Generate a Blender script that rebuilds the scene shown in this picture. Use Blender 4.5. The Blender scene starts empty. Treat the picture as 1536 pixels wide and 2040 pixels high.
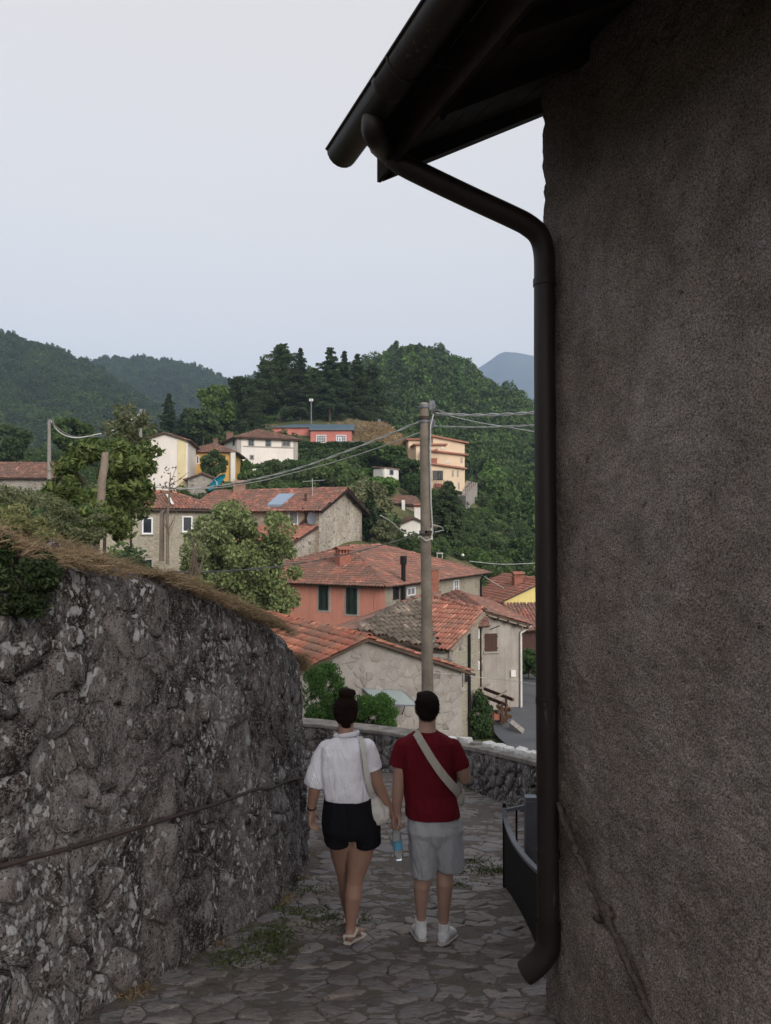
import bpy, math, random
import numpy as np
from mathutils import Vector, Matrix

random.seed(11)
rng = np.random.default_rng(11)
S = bpy.context.scene

# ------------------------------------------------------------------ camera
F, CX, CY = 1530.0, 768.0, 1020.0          # focal length and centre in photo pixels
PITCH = math.atan(40.0 / 1530.0)
cam_d = bpy.data.cameras.new('camera')
cam = bpy.data.objects.new('camera', cam_d)
S.collection.objects.link(cam)
cam_d.sensor_fit = 'VERTICAL'; cam_d.sensor_height = 36.0; cam_d.sensor_width = 36.0
cam_d.lens = 36.0 * F / 2040.0
cam_d.clip_start = 0.05; cam_d.clip_end = 20000
cam.rotation_euler = (math.radians(90) + PITCH, 0, 0)
S.camera = cam

# ------------------------------------------------------------------ sky, sun, exposure
SUN_EL = math.radians(24); SUN_AZ = math.radians(152)      # behind the camera, to the right
W = bpy.data.worlds.new('World'); S.world = W; W.use_nodes = True
wn = W.node_tree; wn.nodes.clear()
sky = wn.nodes.new('ShaderNodeTexSky'); sky.sky_type = 'NISHITA'; sky.sun_disc = False
sky.sun_elevation = SUN_EL; sky.sun_rotation = SUN_AZ
sky.air_density = 1.0; sky.dust_density = 3.0; sky.ozone_density = 1.0
hsv = wn.nodes.new('ShaderNodeHueSaturation'); hsv.inputs['Saturation'].default_value = 0.42
mixw = wn.nodes.new('ShaderNodeMix'); mixw.data_type = 'RGBA'
mixw.inputs[0].default_value = 0.66                        # thin high overcast evens the sky out
mixw.inputs[7].default_value = (6.35, 5.92, 5.5, 1)
bg = wn.nodes.new('ShaderNodeBackground'); bg.inputs['Strength'].default_value = 0.115
wo = wn.nodes.new('ShaderNodeOutputWorld')
wn.links.new(sky.outputs[0], hsv.inputs['Color'])
wn.links.new(hsv.outputs[0], mixw.inputs[6])
wn.links.new(mixw.outputs[2], bg.inputs['Color'])
wn.links.new(bg.outputs[0], wo.inputs['Surface'])

sun_d = bpy.data.lights.new('sun', 'SUN')
sun = bpy.data.objects.new('sun', sun_d); S.collection.objects.link(sun)
sun_d.energy = 1.5; sun_d.angle = math.radians(28); sun_d.color = (1.0, 0.93, 0.86)
_ts = Vector((math.sin(SUN_AZ) * math.cos(SUN_EL), math.cos(SUN_AZ) * math.cos(SUN_EL), math.sin(SUN_EL)))
sun.rotation_euler = _ts.to_track_quat('Z', 'Y').to_euler()
sun.location = (30, -60, 40)

S.view_settings.view_transform = 'Standard'
S.view_settings.look = 'None'
S.view_settings.exposure = 0.66
S.view_settings.gamma = 1.0
S.view_settings.use_curve_mapping = False
S.render.engine = 'CYCLES'
S.cycles.use_denoising = True; S.cycles.use_adaptive_sampling = False; S.cycles.sample_clamp_indirect = 4.0
S.cycles.max_bounces = 6; S.cycles.diffuse_bounces = 3; S.cycles.glossy_bounces = 2
S.cycles.transmission_bounces = 5; S.cycles.transparent_max_bounces = 6
S.cycles.volume_bounces = 1

# ------------------------------------------------------------------ geometry helpers
def ray(px, py):
    u = (px - CX) / F; v = (CY - py) / F
    return Vector((u, math.cos(PITCH) - v * math.sin(PITCH), math.sin(PITCH) + v * math.cos(PITCH)))
def at(px, py, d):
    r = ray(px, py); return r * (d / r.y)
def on_plane(px, py, p0, n):
    r = ray(px, py); n = Vector(n); return r * (Vector(p0).dot(n) / r.dot(n))
def on_wall(px, py, a, b):
    n = Vector((b[1] - a[1], -(b[0] - a[0]), 0)); return on_plane(px, py, (a[0], a[1], 0), n)

def _hash(i, j, k):
    h = (i * 374761393 + j * 668265263 + k * 2147483647 + 1013904223) & 0xffffffff
    h = ((h ^ (h >> 13)) * 1274126177) & 0xffffffff
    h = ((h ^ (h >> 15)) * 2246822519) & 0xffffffff
    return ((h ^ (h >> 16)) & 0xffff) / 65535.0
def vnoise(p):
    p = np.asarray(p, float); f = np.floor(p); t = p - f; t = t * t * (3 - 2 * t)
    i = f.astype(np.int64); r = 0
    for a in (0, 1):
        for b in (0, 1):
            for c in (0, 1):
                w = (t[:, 0] if a else 1 - t[:, 0]) * (t[:, 1] if b else 1 - t[:, 1]) * (t[:, 2] if c else 1 - t[:, 2])
                r = r + w * _hash(i[:, 0] + a, i[:, 1] + b, i[:, 2] + c)
    return r * 2 - 1
def fbm(p, octaves=4, gain=0.5):
    p = np.asarray(p, float); r = 0; a = 1.0
    for o in range(octaves):
        r = r + a * vnoise(p * 2 ** o + 17.3 * o); a *= gain
    return r

WL = {}                                                     # world location of every object made here
def _wl(o): return WL[o.name] if o is not None else Vector((0, 0, 0))
def link(o, parent=None, wloc=None):
    S.collection.objects.link(o)
    wloc = Vector(wloc) if wloc is not None else _wl(parent)
    if parent is not None:
        o.parent = parent; o.location = wloc - _wl(parent)
    else:
        o.location = wloc
    WL[o.name] = wloc
    return o
def tag(o, label=None, cat=None, group=None, kind=None):
    if label: o['label'] = label
    if cat: o['category'] = cat
    if group: o['group'] = group
    if kind: o['kind'] = kind
    return o
def thing(name, label, cat, loc, group=None):
    o = bpy.data.objects.new(name, None); o.empty_display_size = 0.3
    link(o, None, loc); return tag(o, label, cat, group)
def npmesh(name, v, f, mat=None, smooth=False):
    """fast mesh: v (N,3) array, f (M,k) array of one face size"""
    v = np.ascontiguousarray(v, dtype=np.float32); f = np.ascontiguousarray(f, dtype=np.int32)
    me = bpy.data.meshes.new(name)
    me.vertices.add(len(v)); me.vertices.foreach_set('co', v.ravel())
    m, k = f.shape
    me.loops.add(m * k); me.loops.foreach_set('vertex_index', f.ravel())
    me.polygons.add(m); me.polygons.foreach_set('loop_start', np.arange(0, m * k, k, dtype=np.int32))
    me.polygons.foreach_set('use_smooth', np.full(m, smooth))
    me.update(calc_edges=True)
    if mat: me.materials.append(mat)
    return me
def npobj(name, v, f, mat, parent=None, smooth=False, wloc=None):
    v = np.asarray(v, float)
    if wloc is None:
        wloc = _wl(parent) if parent is not None else Vector((v[:, 0].mean(), v[:, 1].mean(), v[:, 2].min()))
    o = bpy.data.objects.new(name, npmesh(name, v - np.array(wloc), f, mat, smooth))
    return link(o, parent, wloc)

class MB:
    """collects shapes and links them as ONE mesh object"""
    def __init__(s): s.v = []; s.f = []; s.sm = []
    def add(s, vs, fs, smooth=False):
        k = len(s.v); s.v += [Vector(p) for p in vs]
        for f in fs: s.f.append([i + k for i in f]); s.sm.append(smooth)
        return s
    def box(s, c, d, rz=0.0, M=None):
        M = M or Matrix.Rotation(rz, 3, 'Z'); c = Vector(c); h = [x / 2 for x in d]
        vs = [c + M @ Vector((x * h[0], y * h[1], z * h[2])) for z in (-1, 1) for x, y in ((-1, -1), (1, -1), (1, 1), (-1, 1))]
        return s.add(vs, [(3, 2, 1, 0), (4, 5, 6, 7), (0, 1, 5, 4), (1, 2, 6, 5), (2, 3, 7, 6), (3, 0, 4, 7)])
    def beam(s, a, b, w, h, up=(0, 0, 1)):
        a = Vector(a); b = Vector(b); y = (b - a); L = y.length; y.normalize()
        x = y.cross(Vector(up)); x.normalize(); z = x.cross(y)
        return s.box((a + b) / 2, (w, L, h), M=Matrix((x, y, z)).transposed())
    def prism(s, pts, vec):
        pts = [Vector(p) for p in pts]; vec = Vector(vec); n = len(pts)
        nrm = sum(((pts[i] - pts[0]).cross(pts[(i + 1) % n] - pts[0]) for i in range(1, n)), Vector())
        if nrm.dot(vec) < 0: pts = pts[::-1]                # front face looks along vec
        vs = pts + [p + vec for p in pts]
        fs = [list(range(n))[::-1], [i + n for i in range(n)]] + [(i, (i + 1) % n, n + (i + 1) % n, n + i) for i in range(n)]
        return s.add(vs, fs)
    def tube(s, pts, r, n=8, cap=True, ry=None, smooth=True):
        pts = [Vector(p) for p in pts]; m = len(pts)
        rs = list(r) if hasattr(r, '__len__') else [r] * m
        rys = list(ry) if ry is not None else rs
        vs = []; x = None
        for i in range(m):
            t = (pts[min(i + 1, m - 1)] - pts[max(i - 1, 0)]).normalized()
            if x is None:
                a = Vector((1, 0, 0)) if abs(t.x) < 0.8 else Vector((0, 1, 0))
                x = (a - t * a.dot(t)).normalized()
            else:
                x = (x - t * x.dot(t)).normalized()
            y = t.cross(x)
            for k in range(n):
                a = 2 * math.pi * k / n
                vs.append(pts[i] + x * math.cos(a) * rs[i] + y * math.sin(a) * rys[i])
        fs = [(i * n + k, i * n + (k + 1) % n, (i + 1) * n + (k + 1) % n, (i + 1) * n + k) for i in range(m - 1) for k in range(n)]
        s.add(vs, fs, smooth)
        if cap:
            s.add(vs[:n], [list(range(n))[::-1]]); s.add(vs[-n:], [list(range(n))])
        return s
    def ball(s, c, r, nu=12, nv=8, M=None):
        c = Vector(c); r = (r, r, r) if not hasattr(r, '__len__') else r
        M = M or Matrix.Identity(3)
        vs = [c + M @ Vector((0, 0, -r[2]))]
        for j in range(1, nv):
            b = -math.pi / 2 + math.pi * j / nv
            for i in range(nu):
                a = 2 * math.pi * i / nu
                vs.append(c + M @ Vector((r[0] * math.cos(b) * math.cos(a), r[1] * math.cos(b) * math.sin(a), r[2] * math.sin(b))))
        vs.append(c + M @ Vector((0, 0, r[2]))); T = len(vs) - 1
        fs = [(0, 1 + (i + 1) % nu, 1 + i) for i in range(nu)]
        for j in range(nv - 2):
            for i in range(nu):
                a = 1 + j * nu + i; b = 1 + j * nu + (i + 1) % nu
                fs.append((a, b, b + nu, a + nu))
        k = 1 + (nv - 2) * nu
        fs += [(k + i, k + (i + 1) % nu, T) for i in range(nu)]
        return s.add(vs, fs, True)
    def rings(s, rs, n=20, p=2.0):
        """closed loft of level super-ellipse rings (x, y, z, rx, ry)"""
        vs = []
        for (x, y, z, rx, ry) in rs:
            for k in range(n):
                a = 2 * math.pi * k / n; ca, sa = math.cos(a), math.sin(a)
                vs.append((x + rx * math.copysign(abs(ca) ** (2 / p), ca), y + ry * math.copysign(abs(sa) ** (2 / p), sa), z))
        m = len(rs)
        fs = [(i * n + k, i * n + (k + 1) % n, (i + 1) * n + (k + 1) % n, (i + 1) * n + k) for i in range(m - 1) for k in range(n)]
        fs += [list(range(n))[::-1], [(m - 1) * n + k for k in range(n)]]
        return s.add(vs, fs, True)
    def build(s, name, mat, parent=None, wloc=None):
        if wloc is None:
            if parent is not None: wloc = _wl(parent)
            else:
                n = len(s.v); wloc = Vector((sum(v.x for v in s.v) / n, sum(v.y for v in s.v) / n, min(v.z for v in s.v)))
        wloc = Vector(wloc)
        me = bpy.data.meshes.new(name)
        me.from_pydata([v - wloc for v in s.v], [], s.f)
        me.polygons.foreach_set('use_smooth', s.sm)
        if mat: me.materials.append(mat)
        me.update()
        return link(bpy.data.objects.new(name, me), parent, wloc)

# ------------------------------------------------------------------ material helpers
class NT:
    def __init__(s, name):
        s.m = bpy.data.materials.new(name); s.m.use_nodes = True
        s.t = s.m.node_tree; s.t.nodes.clear()
        s.out = s.t.nodes.new('ShaderNodeOutputMaterial')
    def n(s, typ, out=0, props=None, **ins):
        nd = s.t.nodes.new('ShaderNode' + typ)
        for k, v in (props or {}).items(): setattr(nd, k, v)
        for k, v in ins.items():
            key = int(k[1:]) if k[0] == '_' and k[1:].isdigit() else k.replace('_', ' ')
            s.put(nd.inputs[key], v)
        return nd if out is None else nd.outputs[out]
    def put(s, sock, v):
        if isinstance(v, bpy.types.NodeSocket): s.t.links.new(v, sock)
        else:
            if sock.type == 'RGBA' and len(v) == 3: v = (*v, 1)
            sock.default_value = v
    def pos(s, scale=(1, 1, 1)):
        g = s.n('NewGeometry', 'Position')
        return s.n('Mapping', Vector=g, Scale=scale) if tuple(scale) != (1, 1, 1) else g
    def noise(s, vec, scale, detail=3, rough=0.55, dist=0.0):
        return s.n('TexNoise', 'Fac', Vector=vec, Scale=scale, Detail=detail, Roughness=rough, Distortion=dist)
    def voro(s, vec, scale, feature='F1', out='Distance', rnd=1.0):
        return s.n('TexVoronoi', out, {'feature': feature}, Vector=vec, Scale=scale, Randomness=rnd)
    def ramp(s, fac, stops, interp='LINEAR'):
        nd = s.t.nodes.new('ShaderNodeValToRGB'); s.put(nd.inputs[0], fac); nd.color_ramp.interpolation = interp
        el = nd.color_ramp.elements
        while len(el) < len(stops): el.new(0.5)
        for e, (p, c) in zip(el, stops):
            e.position = p; e.color = (c, c, c, 1) if not hasattr(c, '__len__') else (*c[:3], 1)
        return nd.outputs[0]
    def step(s, fac, a, b):
        return s.n('MapRange', 0, {'clamp': True}, Value=fac, From_Min=a, From_Max=b)
    def mix(s, fac, a, b, mode='MIX'):
        nd = s.t.nodes.new('ShaderNodeMix'); nd.data_type = 'RGBA'; nd.blend_type = mode
        s.put(nd.inputs[0], fac); s.put(nd.inputs[6], a); s.put(nd.inputs[7], b)
        return nd.outputs[2]
    def math(s, op, a, b=0.0, clamp=False):
        return s.n('Math', 0, {'operation': op, 'use_clamp': clamp}, _0=a, _1=b)
    def rnd(s):
        g = s.n('NewGeometry', 'Random Per Island'); o = s.n('ObjectInfo', 'Random')
        return s.math('FRACT', s.math('ADD', g, s.math('MULTIPLY', o, 7.31)))
    def bump(s, h, strength=0.5, dist=0.02, normal=None):
        nd = s.t.nodes.new('ShaderNodeBump'); s.put(nd.inputs['Height'], h)
        nd.inputs['Strength'].default_value = strength; nd.inputs['Distance'].default_value = dist
        if normal: s.put(nd.inputs['Normal'], normal)
        return nd.outputs[0]
    def done(s, color, rough=0.9, normal=None, spec=0.25, **kw):
        b = s.t.nodes.new('ShaderNodeBsdfPrincipled')
        s.put(b.inputs['Base Color'], color); s.put(b.inputs['Roughness'], rough)
        b.inputs['Specular IOR Level'].default_value = spec
        if normal: s.put(b.inputs['Normal'], normal)
        for k, v in kw.items(): s.put(b.inputs[k.replace('_', ' ')], v)
        s.t.links.new(b.outputs[0], s.out.inputs[0])
        return s.m

def gen(name, c, c2=None, scale=1.2, rough=0.9, bump=0.3, bscale=30, bdist=0.01, island=0.0, spec=0.2, streak=0.0, metal=0.0):
    """weathered plain surface: two tones, fine grain, optional per-piece tone and rain streaks"""
    t = NT(name); p = t.pos()
    c2 = c2 or tuple(x * 0.72 for x in c)
    f = t.step(t.noise(p, scale, 5, 0.62), 0.36, 0.66)
    col = t.mix(f, c, c2)
    fine = t.noise(p, bscale, 3, 0.6)
    col = t.mix(0.35, col, t.mix(fine, (0.25, 0.25, 0.25), (1.0, 1.0, 1.0)), 'OVERLAY')
    if island: col = t.mix(island, col, t.ramp(t.rnd(), [(0, 0.12), (0.5, 0.5), (1, 0.95)]), 'OVERLAY')
    if streak:
        st = t.step(t.noise(t.pos((3.5, 3.5, 0.22)), 1.6, 4, 0.6), 0.47, 0.72)
        col = t.mix(t.math('MULTIPLY', st, streak), col, tuple(x * 0.42 for x in c2))
    return t.done(col, rough, t.bump(fine, bump, bdist), spec, Metallic=metal)
# ------------------------------------------------------------------ materials
M = {}
def _rubble(name, ca, cb, cc, mortar, size=3.2, streak=0.3, plaster=None):
    """far masonry: stones of several tones in wide mortar joints, too far off to build one by one"""
    t = NT(name); p = t.pos((1, 1, 1.45)); w = t.noise(t.pos(), 2.2, 2)
    pv = t.n('VectorMath', 0, {'operation': 'ADD'}, _0=p, _1=t.n('VectorMath', 0, {'operation': 'SCALE'}, _0=t.n('CombineXYZ', 0, X=w, Y=w, Z=w), Scale=0.22))
    e = t.voro(pv, size, 'DISTANCE_TO_EDGE'); cell = t.voro(pv, size, 'F1', 'Color')
    tone = t.ramp(t.n('SeparateColor', 0, Color=cell), [(0.0, ca), (0.4, cb), (0.75, cc), (1.0, tuple(x * 0.55 for x in cb))])
    fine = t.noise(t.pos(), 22, 4, 0.65)
    tone = t.mix(0.45, tone, t.mix(fine, (0.2, 0.2, 0.2), (1, 1, 1)), 'OVERLAY')
    j = t.step(e, 0.035, 0.11)
    col = t.mix(j, mortar, tone)
    big = t.step(t.noise(t.pos(), 0.45, 4, 0.6), 0.42, 0.62)
    col = t.mix(t.math('MULTIPLY', big, 0.35), col, tuple(x * 0.6 for x in cb))
    if plaster:
        pl = t.step(t.noise(t.pos(), 0.33, 5, 0.65), 0.40, 0.50)
        col = t.mix(t.math('MULTIPLY', pl, 0.85), col, plaster)
    st = t.step(t.noise(t.pos((3, 3, 0.2)), 1.5, 3), 0.5, 0.75)
    col = t.mix(t.math('MULTIPLY', st, streak), col, tuple(x * 0.35 for x in cb))
    h = t.math('ADD', t.math('MULTIPLY', j, 0.7), t.math('MULTIPLY', fine, 0.4))
    M[name] = t.done(col, 0.95, t.bump(h, 0.8, 0.04), 0.1)
_rubble('stone_tan', (.40, .32, .23), (.30, .25, .20), (.46, .40, .32), (.42, .36, .29), 2.9)
_rubble('stone_pale', (.48, .44, .38), (.30, .27, .23), (.44, .38, .30), (.52, .48, .42), 3.1)
_rubble('stone_grey', (.30, .27, .24), (.24, .215, .19), (.36, .33, .29), (.31, .285, .255), 2.6, 0.35, (.33, .305, .275))
_rubble('stone_olive', (.33, .29, .22), (.27, .24, .18), (.38, .34, .27), (.34, .31, .25), 4.0, 0.3, (.36, .33, .27))

def _tile(name, ca, cb, cc, moss, mossf=0.35):
    t = NT(name); r = t.rnd(); p = t.pos()
    col = t.ramp(r, [(0.0, ca), (0.35, cb), (0.7, cc), (0.9, ca), (1.0, tuple(min(1, x * 1.5) for x in cc))])
    n1 = t.noise(p, 1.1, 5, 0.65); n2 = t.noise(p, 26, 4, 0.7)
    mo = t.step(t.math('ADD', n1, t.math('MULTIPLY', t.math('SUBTRACT', n2, 0.5), 0.5)), 0.62 - mossf * 0.5, 0.78 - mossf * 0.5)
    col = t.mix(t.math('MULTIPLY', mo, 0.85), col, moss)
    spots = t.step(t.noise(p, 9, 5, 0.75), 0.60, 0.68)
    col = t.mix(t.math('MULTIPLY', spots, 0.55), col, tuple(x * 0.5 + 0.02 for x in moss))
    col = t.mix(0.35, col, t.mix(n2, (0.2, 0.2, 0.2), (1, 1, 1)), 'OVERLAY')
    M[name] = t.done(col, 0.92, t.bump(n2, 0.5, 0.01), 0.15)
_tile('tile_orange', (.38, .145, .095), (.30, .112, .080), (.43, .19, .125), (.20, .13, .10), 0.36)
_tile('tile_red', (.31, .130, .098), (.24, .100, .080), (.38, .185, .14), (.16, .11, .09), 0.46)
_tile('tile_grey', (.19, .155, .13), (.13, .105, .09), (.24, .20, .165), (.085, .075, .062), 0.45)
_tile('tile_brown', (.24, .12, .09), (.18, .09, .07), (.30, .17, .13), (.13, .095, .08), 0.45)
_tile('tile_rust', (.35, .145, .105), (.29, .12, .09), (.39, .185, .135), (.20, .14, .11), 0.28)
M['roof_bed'] = gen('roof_bed', (.10, .065, .05), (.06, .045, .038), bscale=12)

M['plaster_cream'] = gen('plaster_cream', (.74, .685, .63), (.66, .61, .56), 0.5, bscale=14, bump=.15, streak=.10)
M['plaster_white'] = gen('plaster_white', (.70, .68, .64), (.60, .57, .53), 0.8, bscale=14, bump=.15, streak=.18)
M['plaster_ochre'] = gen('plaster_ochre', (.60, .36, .11), (.52, .31, .10), 0.6, bscale=14, bump=.15, streak=.12)
M['plaster_lemon'] = gen('plaster_lemon', (.68, .55, .22), (.62, .50, .20), 0.6, bscale=14, bump=.15, streak=.12)
M['plaster_straw'] = gen('plaster_straw', (.66, .56, .34), (.58, .48, .30), 0.6, bscale=14, bump=.15, streak=.12)
M['plaster_peach'] = gen('plaster_peach', (.70, .54, .39), (.62, .47, .34), 0.35, bscale=14, bump=.12, streak=.12)
M['plaster_coral'] = gen('plaster_coral', (.56, .245, .185), (.47, .205, .155), 0.55, bscale=16, bump=.15, streak=.22)
M['plaster_pink'] = gen('plaster_pink', (.50, .19, .16), (.42, .155, .13), 0.5, bscale=16, bump=.15, streak=.2)
M['plaster_grey'] = gen('plaster_grey', (.36, .33, .30), (.26, .235, .215), 0.7, bscale=18, bump=.3, streak=.3)
M['stone_trim'] = gen('stone_trim', (.36, .33, .30), (.28, .26, .24), 2, bscale=25)
M['wood_dark'] = gen('wood_dark', (.034, .023, .019), (.018, .013, .011), 3, bscale=40)
M['wood_brown'] = gen('wood_brown', (.085, .045, .035), (.06, .035, .03), 3, bscale=30)
M['wood_grey'] = gen('wood_grey', (.27, .22, .175), (.17, .14, .115), 5, bscale=45, bump=.6)
M['shutter_green'] = gen('shutter_green', (.022, .042, .036), (.018, .034, .03), 3, rough=.55)
M['shutter_slate'] = gen('shutter_slate', (.10, .135, .14), (.08, .11, .115), 3, rough=.6)
M['frame_white'] = gen('frame_white', (.72, .74, .77), (.64, .66, .69), 3, rough=.5)
M['frame_dark'] = gen('frame_dark', (.05, .04, .035), None, 3, rough=.6)
M['pane'] = NT('pane').done((.018, .022, .030), 0.08, None, 0.5)
M['pane_pale'] = NT('pane_pale').done((.20, .21, .23), 0.15, None, 0.5)
M['metal_dark'] = gen('metal_dark', (.014, .012, .013), (.009, .008, .008), 5, rough=.7, bump=.15, spec=.15)
M['metal_grey'] = gen('metal_grey', (.13, .145, .17), (.10, .11, .13), 4, rough=.45, bump=.1, spec=.5)
M['metal_rust'] = gen('metal_rust', (.06, .045, .04), (.04, .028, .024), 9, rough=.75, bump=.3)
M['metal_roof'] = gen('metal_roof', (.095, .145, .185), (.075, .115, .15), 0.8, rough=.6, bump=.1, streak=.25)
M['pipe_white'] = gen('pipe_white', (.60, .58, .56), (.48, .46, .44), 3, rough=.5)
M['cable_pale'] = gen('cable_pale', (.46, .47, .46), (.36, .37, .36), 3, rough=.6)
M['cable_dark'] = gen('cable_dark', (.12, .12, .125), (.09, .09, .09), 3, rough=.6)
M['concrete'] = gen('concrete', (.25, .235, .215), (.18, .168, .152), 1.5, bscale=35, bump=.5)
M['solar'] = NT('solar').done((.19, .27, .38), 0.18, None, 0.6)
M['fabric_blue'] = gen('fabric_blue', (.015, .30, .42), (.012, .25, .36), 1, rough=.8)
M['awning'] = gen('awning', (.22, .08, .06), None, 1)
M['pole_wood'] = gen('pole_wood', (.235, .20, .165), (.15, .128, .108), 2.5, bscale=45, bump=.6, streak=.35)
M['cement_dark'] = gen('cement_dark', (.13, .10, .09), (.055, .043, .038), 25, bscale=60, bump=1.0, bdist=.02)
M['mortar_pale'] = gen('mortar_pale', (.31, .29, .27), (.22, .20, .185), 1.5, bscale=30, bump=.6)
M['coping'] = gen('coping', (.27, .25, .23), (.13, .12, .11), 3.5, bscale=45, bump=.8)
M['brick_faded'] = gen('brick_faded', (.33, .20, .155), (.24, .14, .11), 5, bscale=25, bump=.5)
M['asphalt'] = gen('asphalt', (.115, .12, .13), (.085, .09, .098), 0.4, bscale=60)
M['terracotta'] = gen('terracotta', (.30, .125, .085), (.22, .09, .065), 6, bscale=30)
M['paint_white'] = gen('paint_white', (.74, .74, .73), (.52, .51, .49), 7, bscale=35, bump=.5, rough=.8)

def _foliage(name, a, b, c, trans=0.25, rough=0.7):
    if 'forest' in name or name in ('leaf_mid', 'leaf_pine', 'leaf_cypress'):          # far crowns: one tone per tree rather than per leaf
        a, c = tuple(x * .45 + y * .55 for x, y in zip(a, b)), tuple(x * .45 + y * .55 for x, y in zip(c, b))
    t = NT(name); r = t.rnd()
    ob = t.n('ObjectInfo', 'Random')
    col = t.ramp(r, [(0.0, a), (0.45, b), (0.85, c), (1.0, tuple(x * 1.35 for x in c))])
    big = t.noise(t.pos(), 0.35, 3)
    col = t.mix(0.55, col, t.mix(big, (0.22, 0.22, 0.22), (0.85, 0.85, 0.80)), 'OVERLAY')
    col = t.mix(0.65, col, t.ramp(ob, [(0, (.30, .32, .34)), (.5, (.48, .48, .46)), (1, (.74, .72, .56))]), 'OVERLAY')
    d = t.n('BsdfPrincipled', 0, Base_Color=col, Roughness=rough)
    d.node.inputs['Specular IOR Level'].default_value = 0.2
    tr = t.n('BsdfTranslucent', 0, Color=col)
    t.t.links.new(t.n('MixShader', 0, _0=trans, _1=d, _2=tr), t.out.inputs[0])
    M[name] = t.m
_foliage('leaf_forest', (.042, .078, .028), (.066, .110, .036), (.092, .136, .044))
_foliage('leaf_forest_far', (.036, .064, .030), (.050, .082, .036), (.066, .096, .040))
_foliage('leaf_pine', (.032, .054, .025), (.048, .074, .034), (.066, .094, .043), 0.12)
_foliage('leaf_cypress', (.030, .052, .026), (.046, .074, .036), (.062, .094, .044), 0.12)
_foliage('leaf_mid', (.052, .085, .036), (.075, .115, .048), (.10, .14, .058))
_foliage('leaf_bright', (.06, .12, .032), (.085, .16, .042), (.11, .19, .055))
_foliage('leaf_juniper', (.035, .085, .025), (.05, .115, .03), (.075, .15, .04), .2)
_foliage('leaf_hedge', (.030, .060, .022), (.042, .078, .027), (.056, .095, .033), 0.15)
_foliage('leaf_maple', (.085, .115, .050), (.125, .16, .075), (.165, .20, .105), 0.2)
_foliage('leaf_olive', (.11, .135, .065), (.16, .18, .09), (.22, .225, .125), 0.2)
_foliage('leaf_chestnut', (.055, .088, .030), (.085, .125, .042), (.15, .185, .065), 0.25)
_foliage('leaf_dark', (.018, .032, .014), (.028, .046, .018), (.042, .064, .026), 0.15)
_foliage('grass_dry', (.20, .135, .085), (.26, .19, .12), (.33, .25, .16), 0.3)
_foliage('grass_green', (.06, .085, .03), (.085, .115, .04), (.12, .14, .055), 0.25)
_foliage('flower_rust', (.16, .07, .045), (.20, .10, .055), (.15, .13, .06), 0.2)
M['bark'] = gen('bark', (.085, .065, .05), (.05, .04, .032), 4, bscale=25, bump=.7)
M['bark_pale'] = gen('bark_pale', (.26, .21, .17), (.17, .14, .115), 4, bscale=30, bump=.7)

def _ground():
    t = NT('ground_soil'); p = t.pos()
    f = t.noise(p, 0.12, 5, 0.65); g = t.noise(p, 1.8, 4)
    col = t.ramp(f, [(0.3, (.055, .075, .032)), (0.5, (.085, .10, .045)), (0.7, (.16, .13, .075))])
    col = t.mix(0.5, col, t.mix(g, (.15, .15, .15), (1, 1, 1)), 'OVERLAY')
    M['ground_soil'] = t.done(col, 1.0, t.bump(g, 0.8, 0.2), 0.05)
    t = NT('bank_soil'); p = t.pos(); f = t.noise(p, 3.5, 5, 0.65); g = t.noise(p, 40, 4)
    col = t.ramp(f, [(0.3, (.065, .05, .035)), (0.55, (.13, .095, .065)), (0.75, (.07, .075, .035))])
    col = t.mix(0.5, col, t.mix(g, (.15, .15, .15), (1, 1, 1)), 'OVERLAY')
    M['bank_soil'] = t.done(col, 1.0, t.bump(g, 0.8, 0.03), 0.05)
    t = NT('hill_forest_floor'); p = t.pos(); g = t.noise(p, 0.09, 6, 0.7)
    col = t.ramp(g, [(0.3, (.028, .042, .022)), (0.6, (.05, .068, .032)), (0.8, (.07, .088, .042))])
    M['hill_floor'] = t.done(col, 1.0, t.bump(g, 1.0, 3.0), 0.05)
    t = NT('mountain_slope'); p = t.pos(); g = t.noise(p, 0.004, 6, 0.65)
    col = t.ramp(g, [(0.35, (.045, .055, .05)), (0.65, (.075, .08, .07))])
    M['mountain'] = t.done(col, 1.0, None, 0.05)
_ground()

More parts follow.
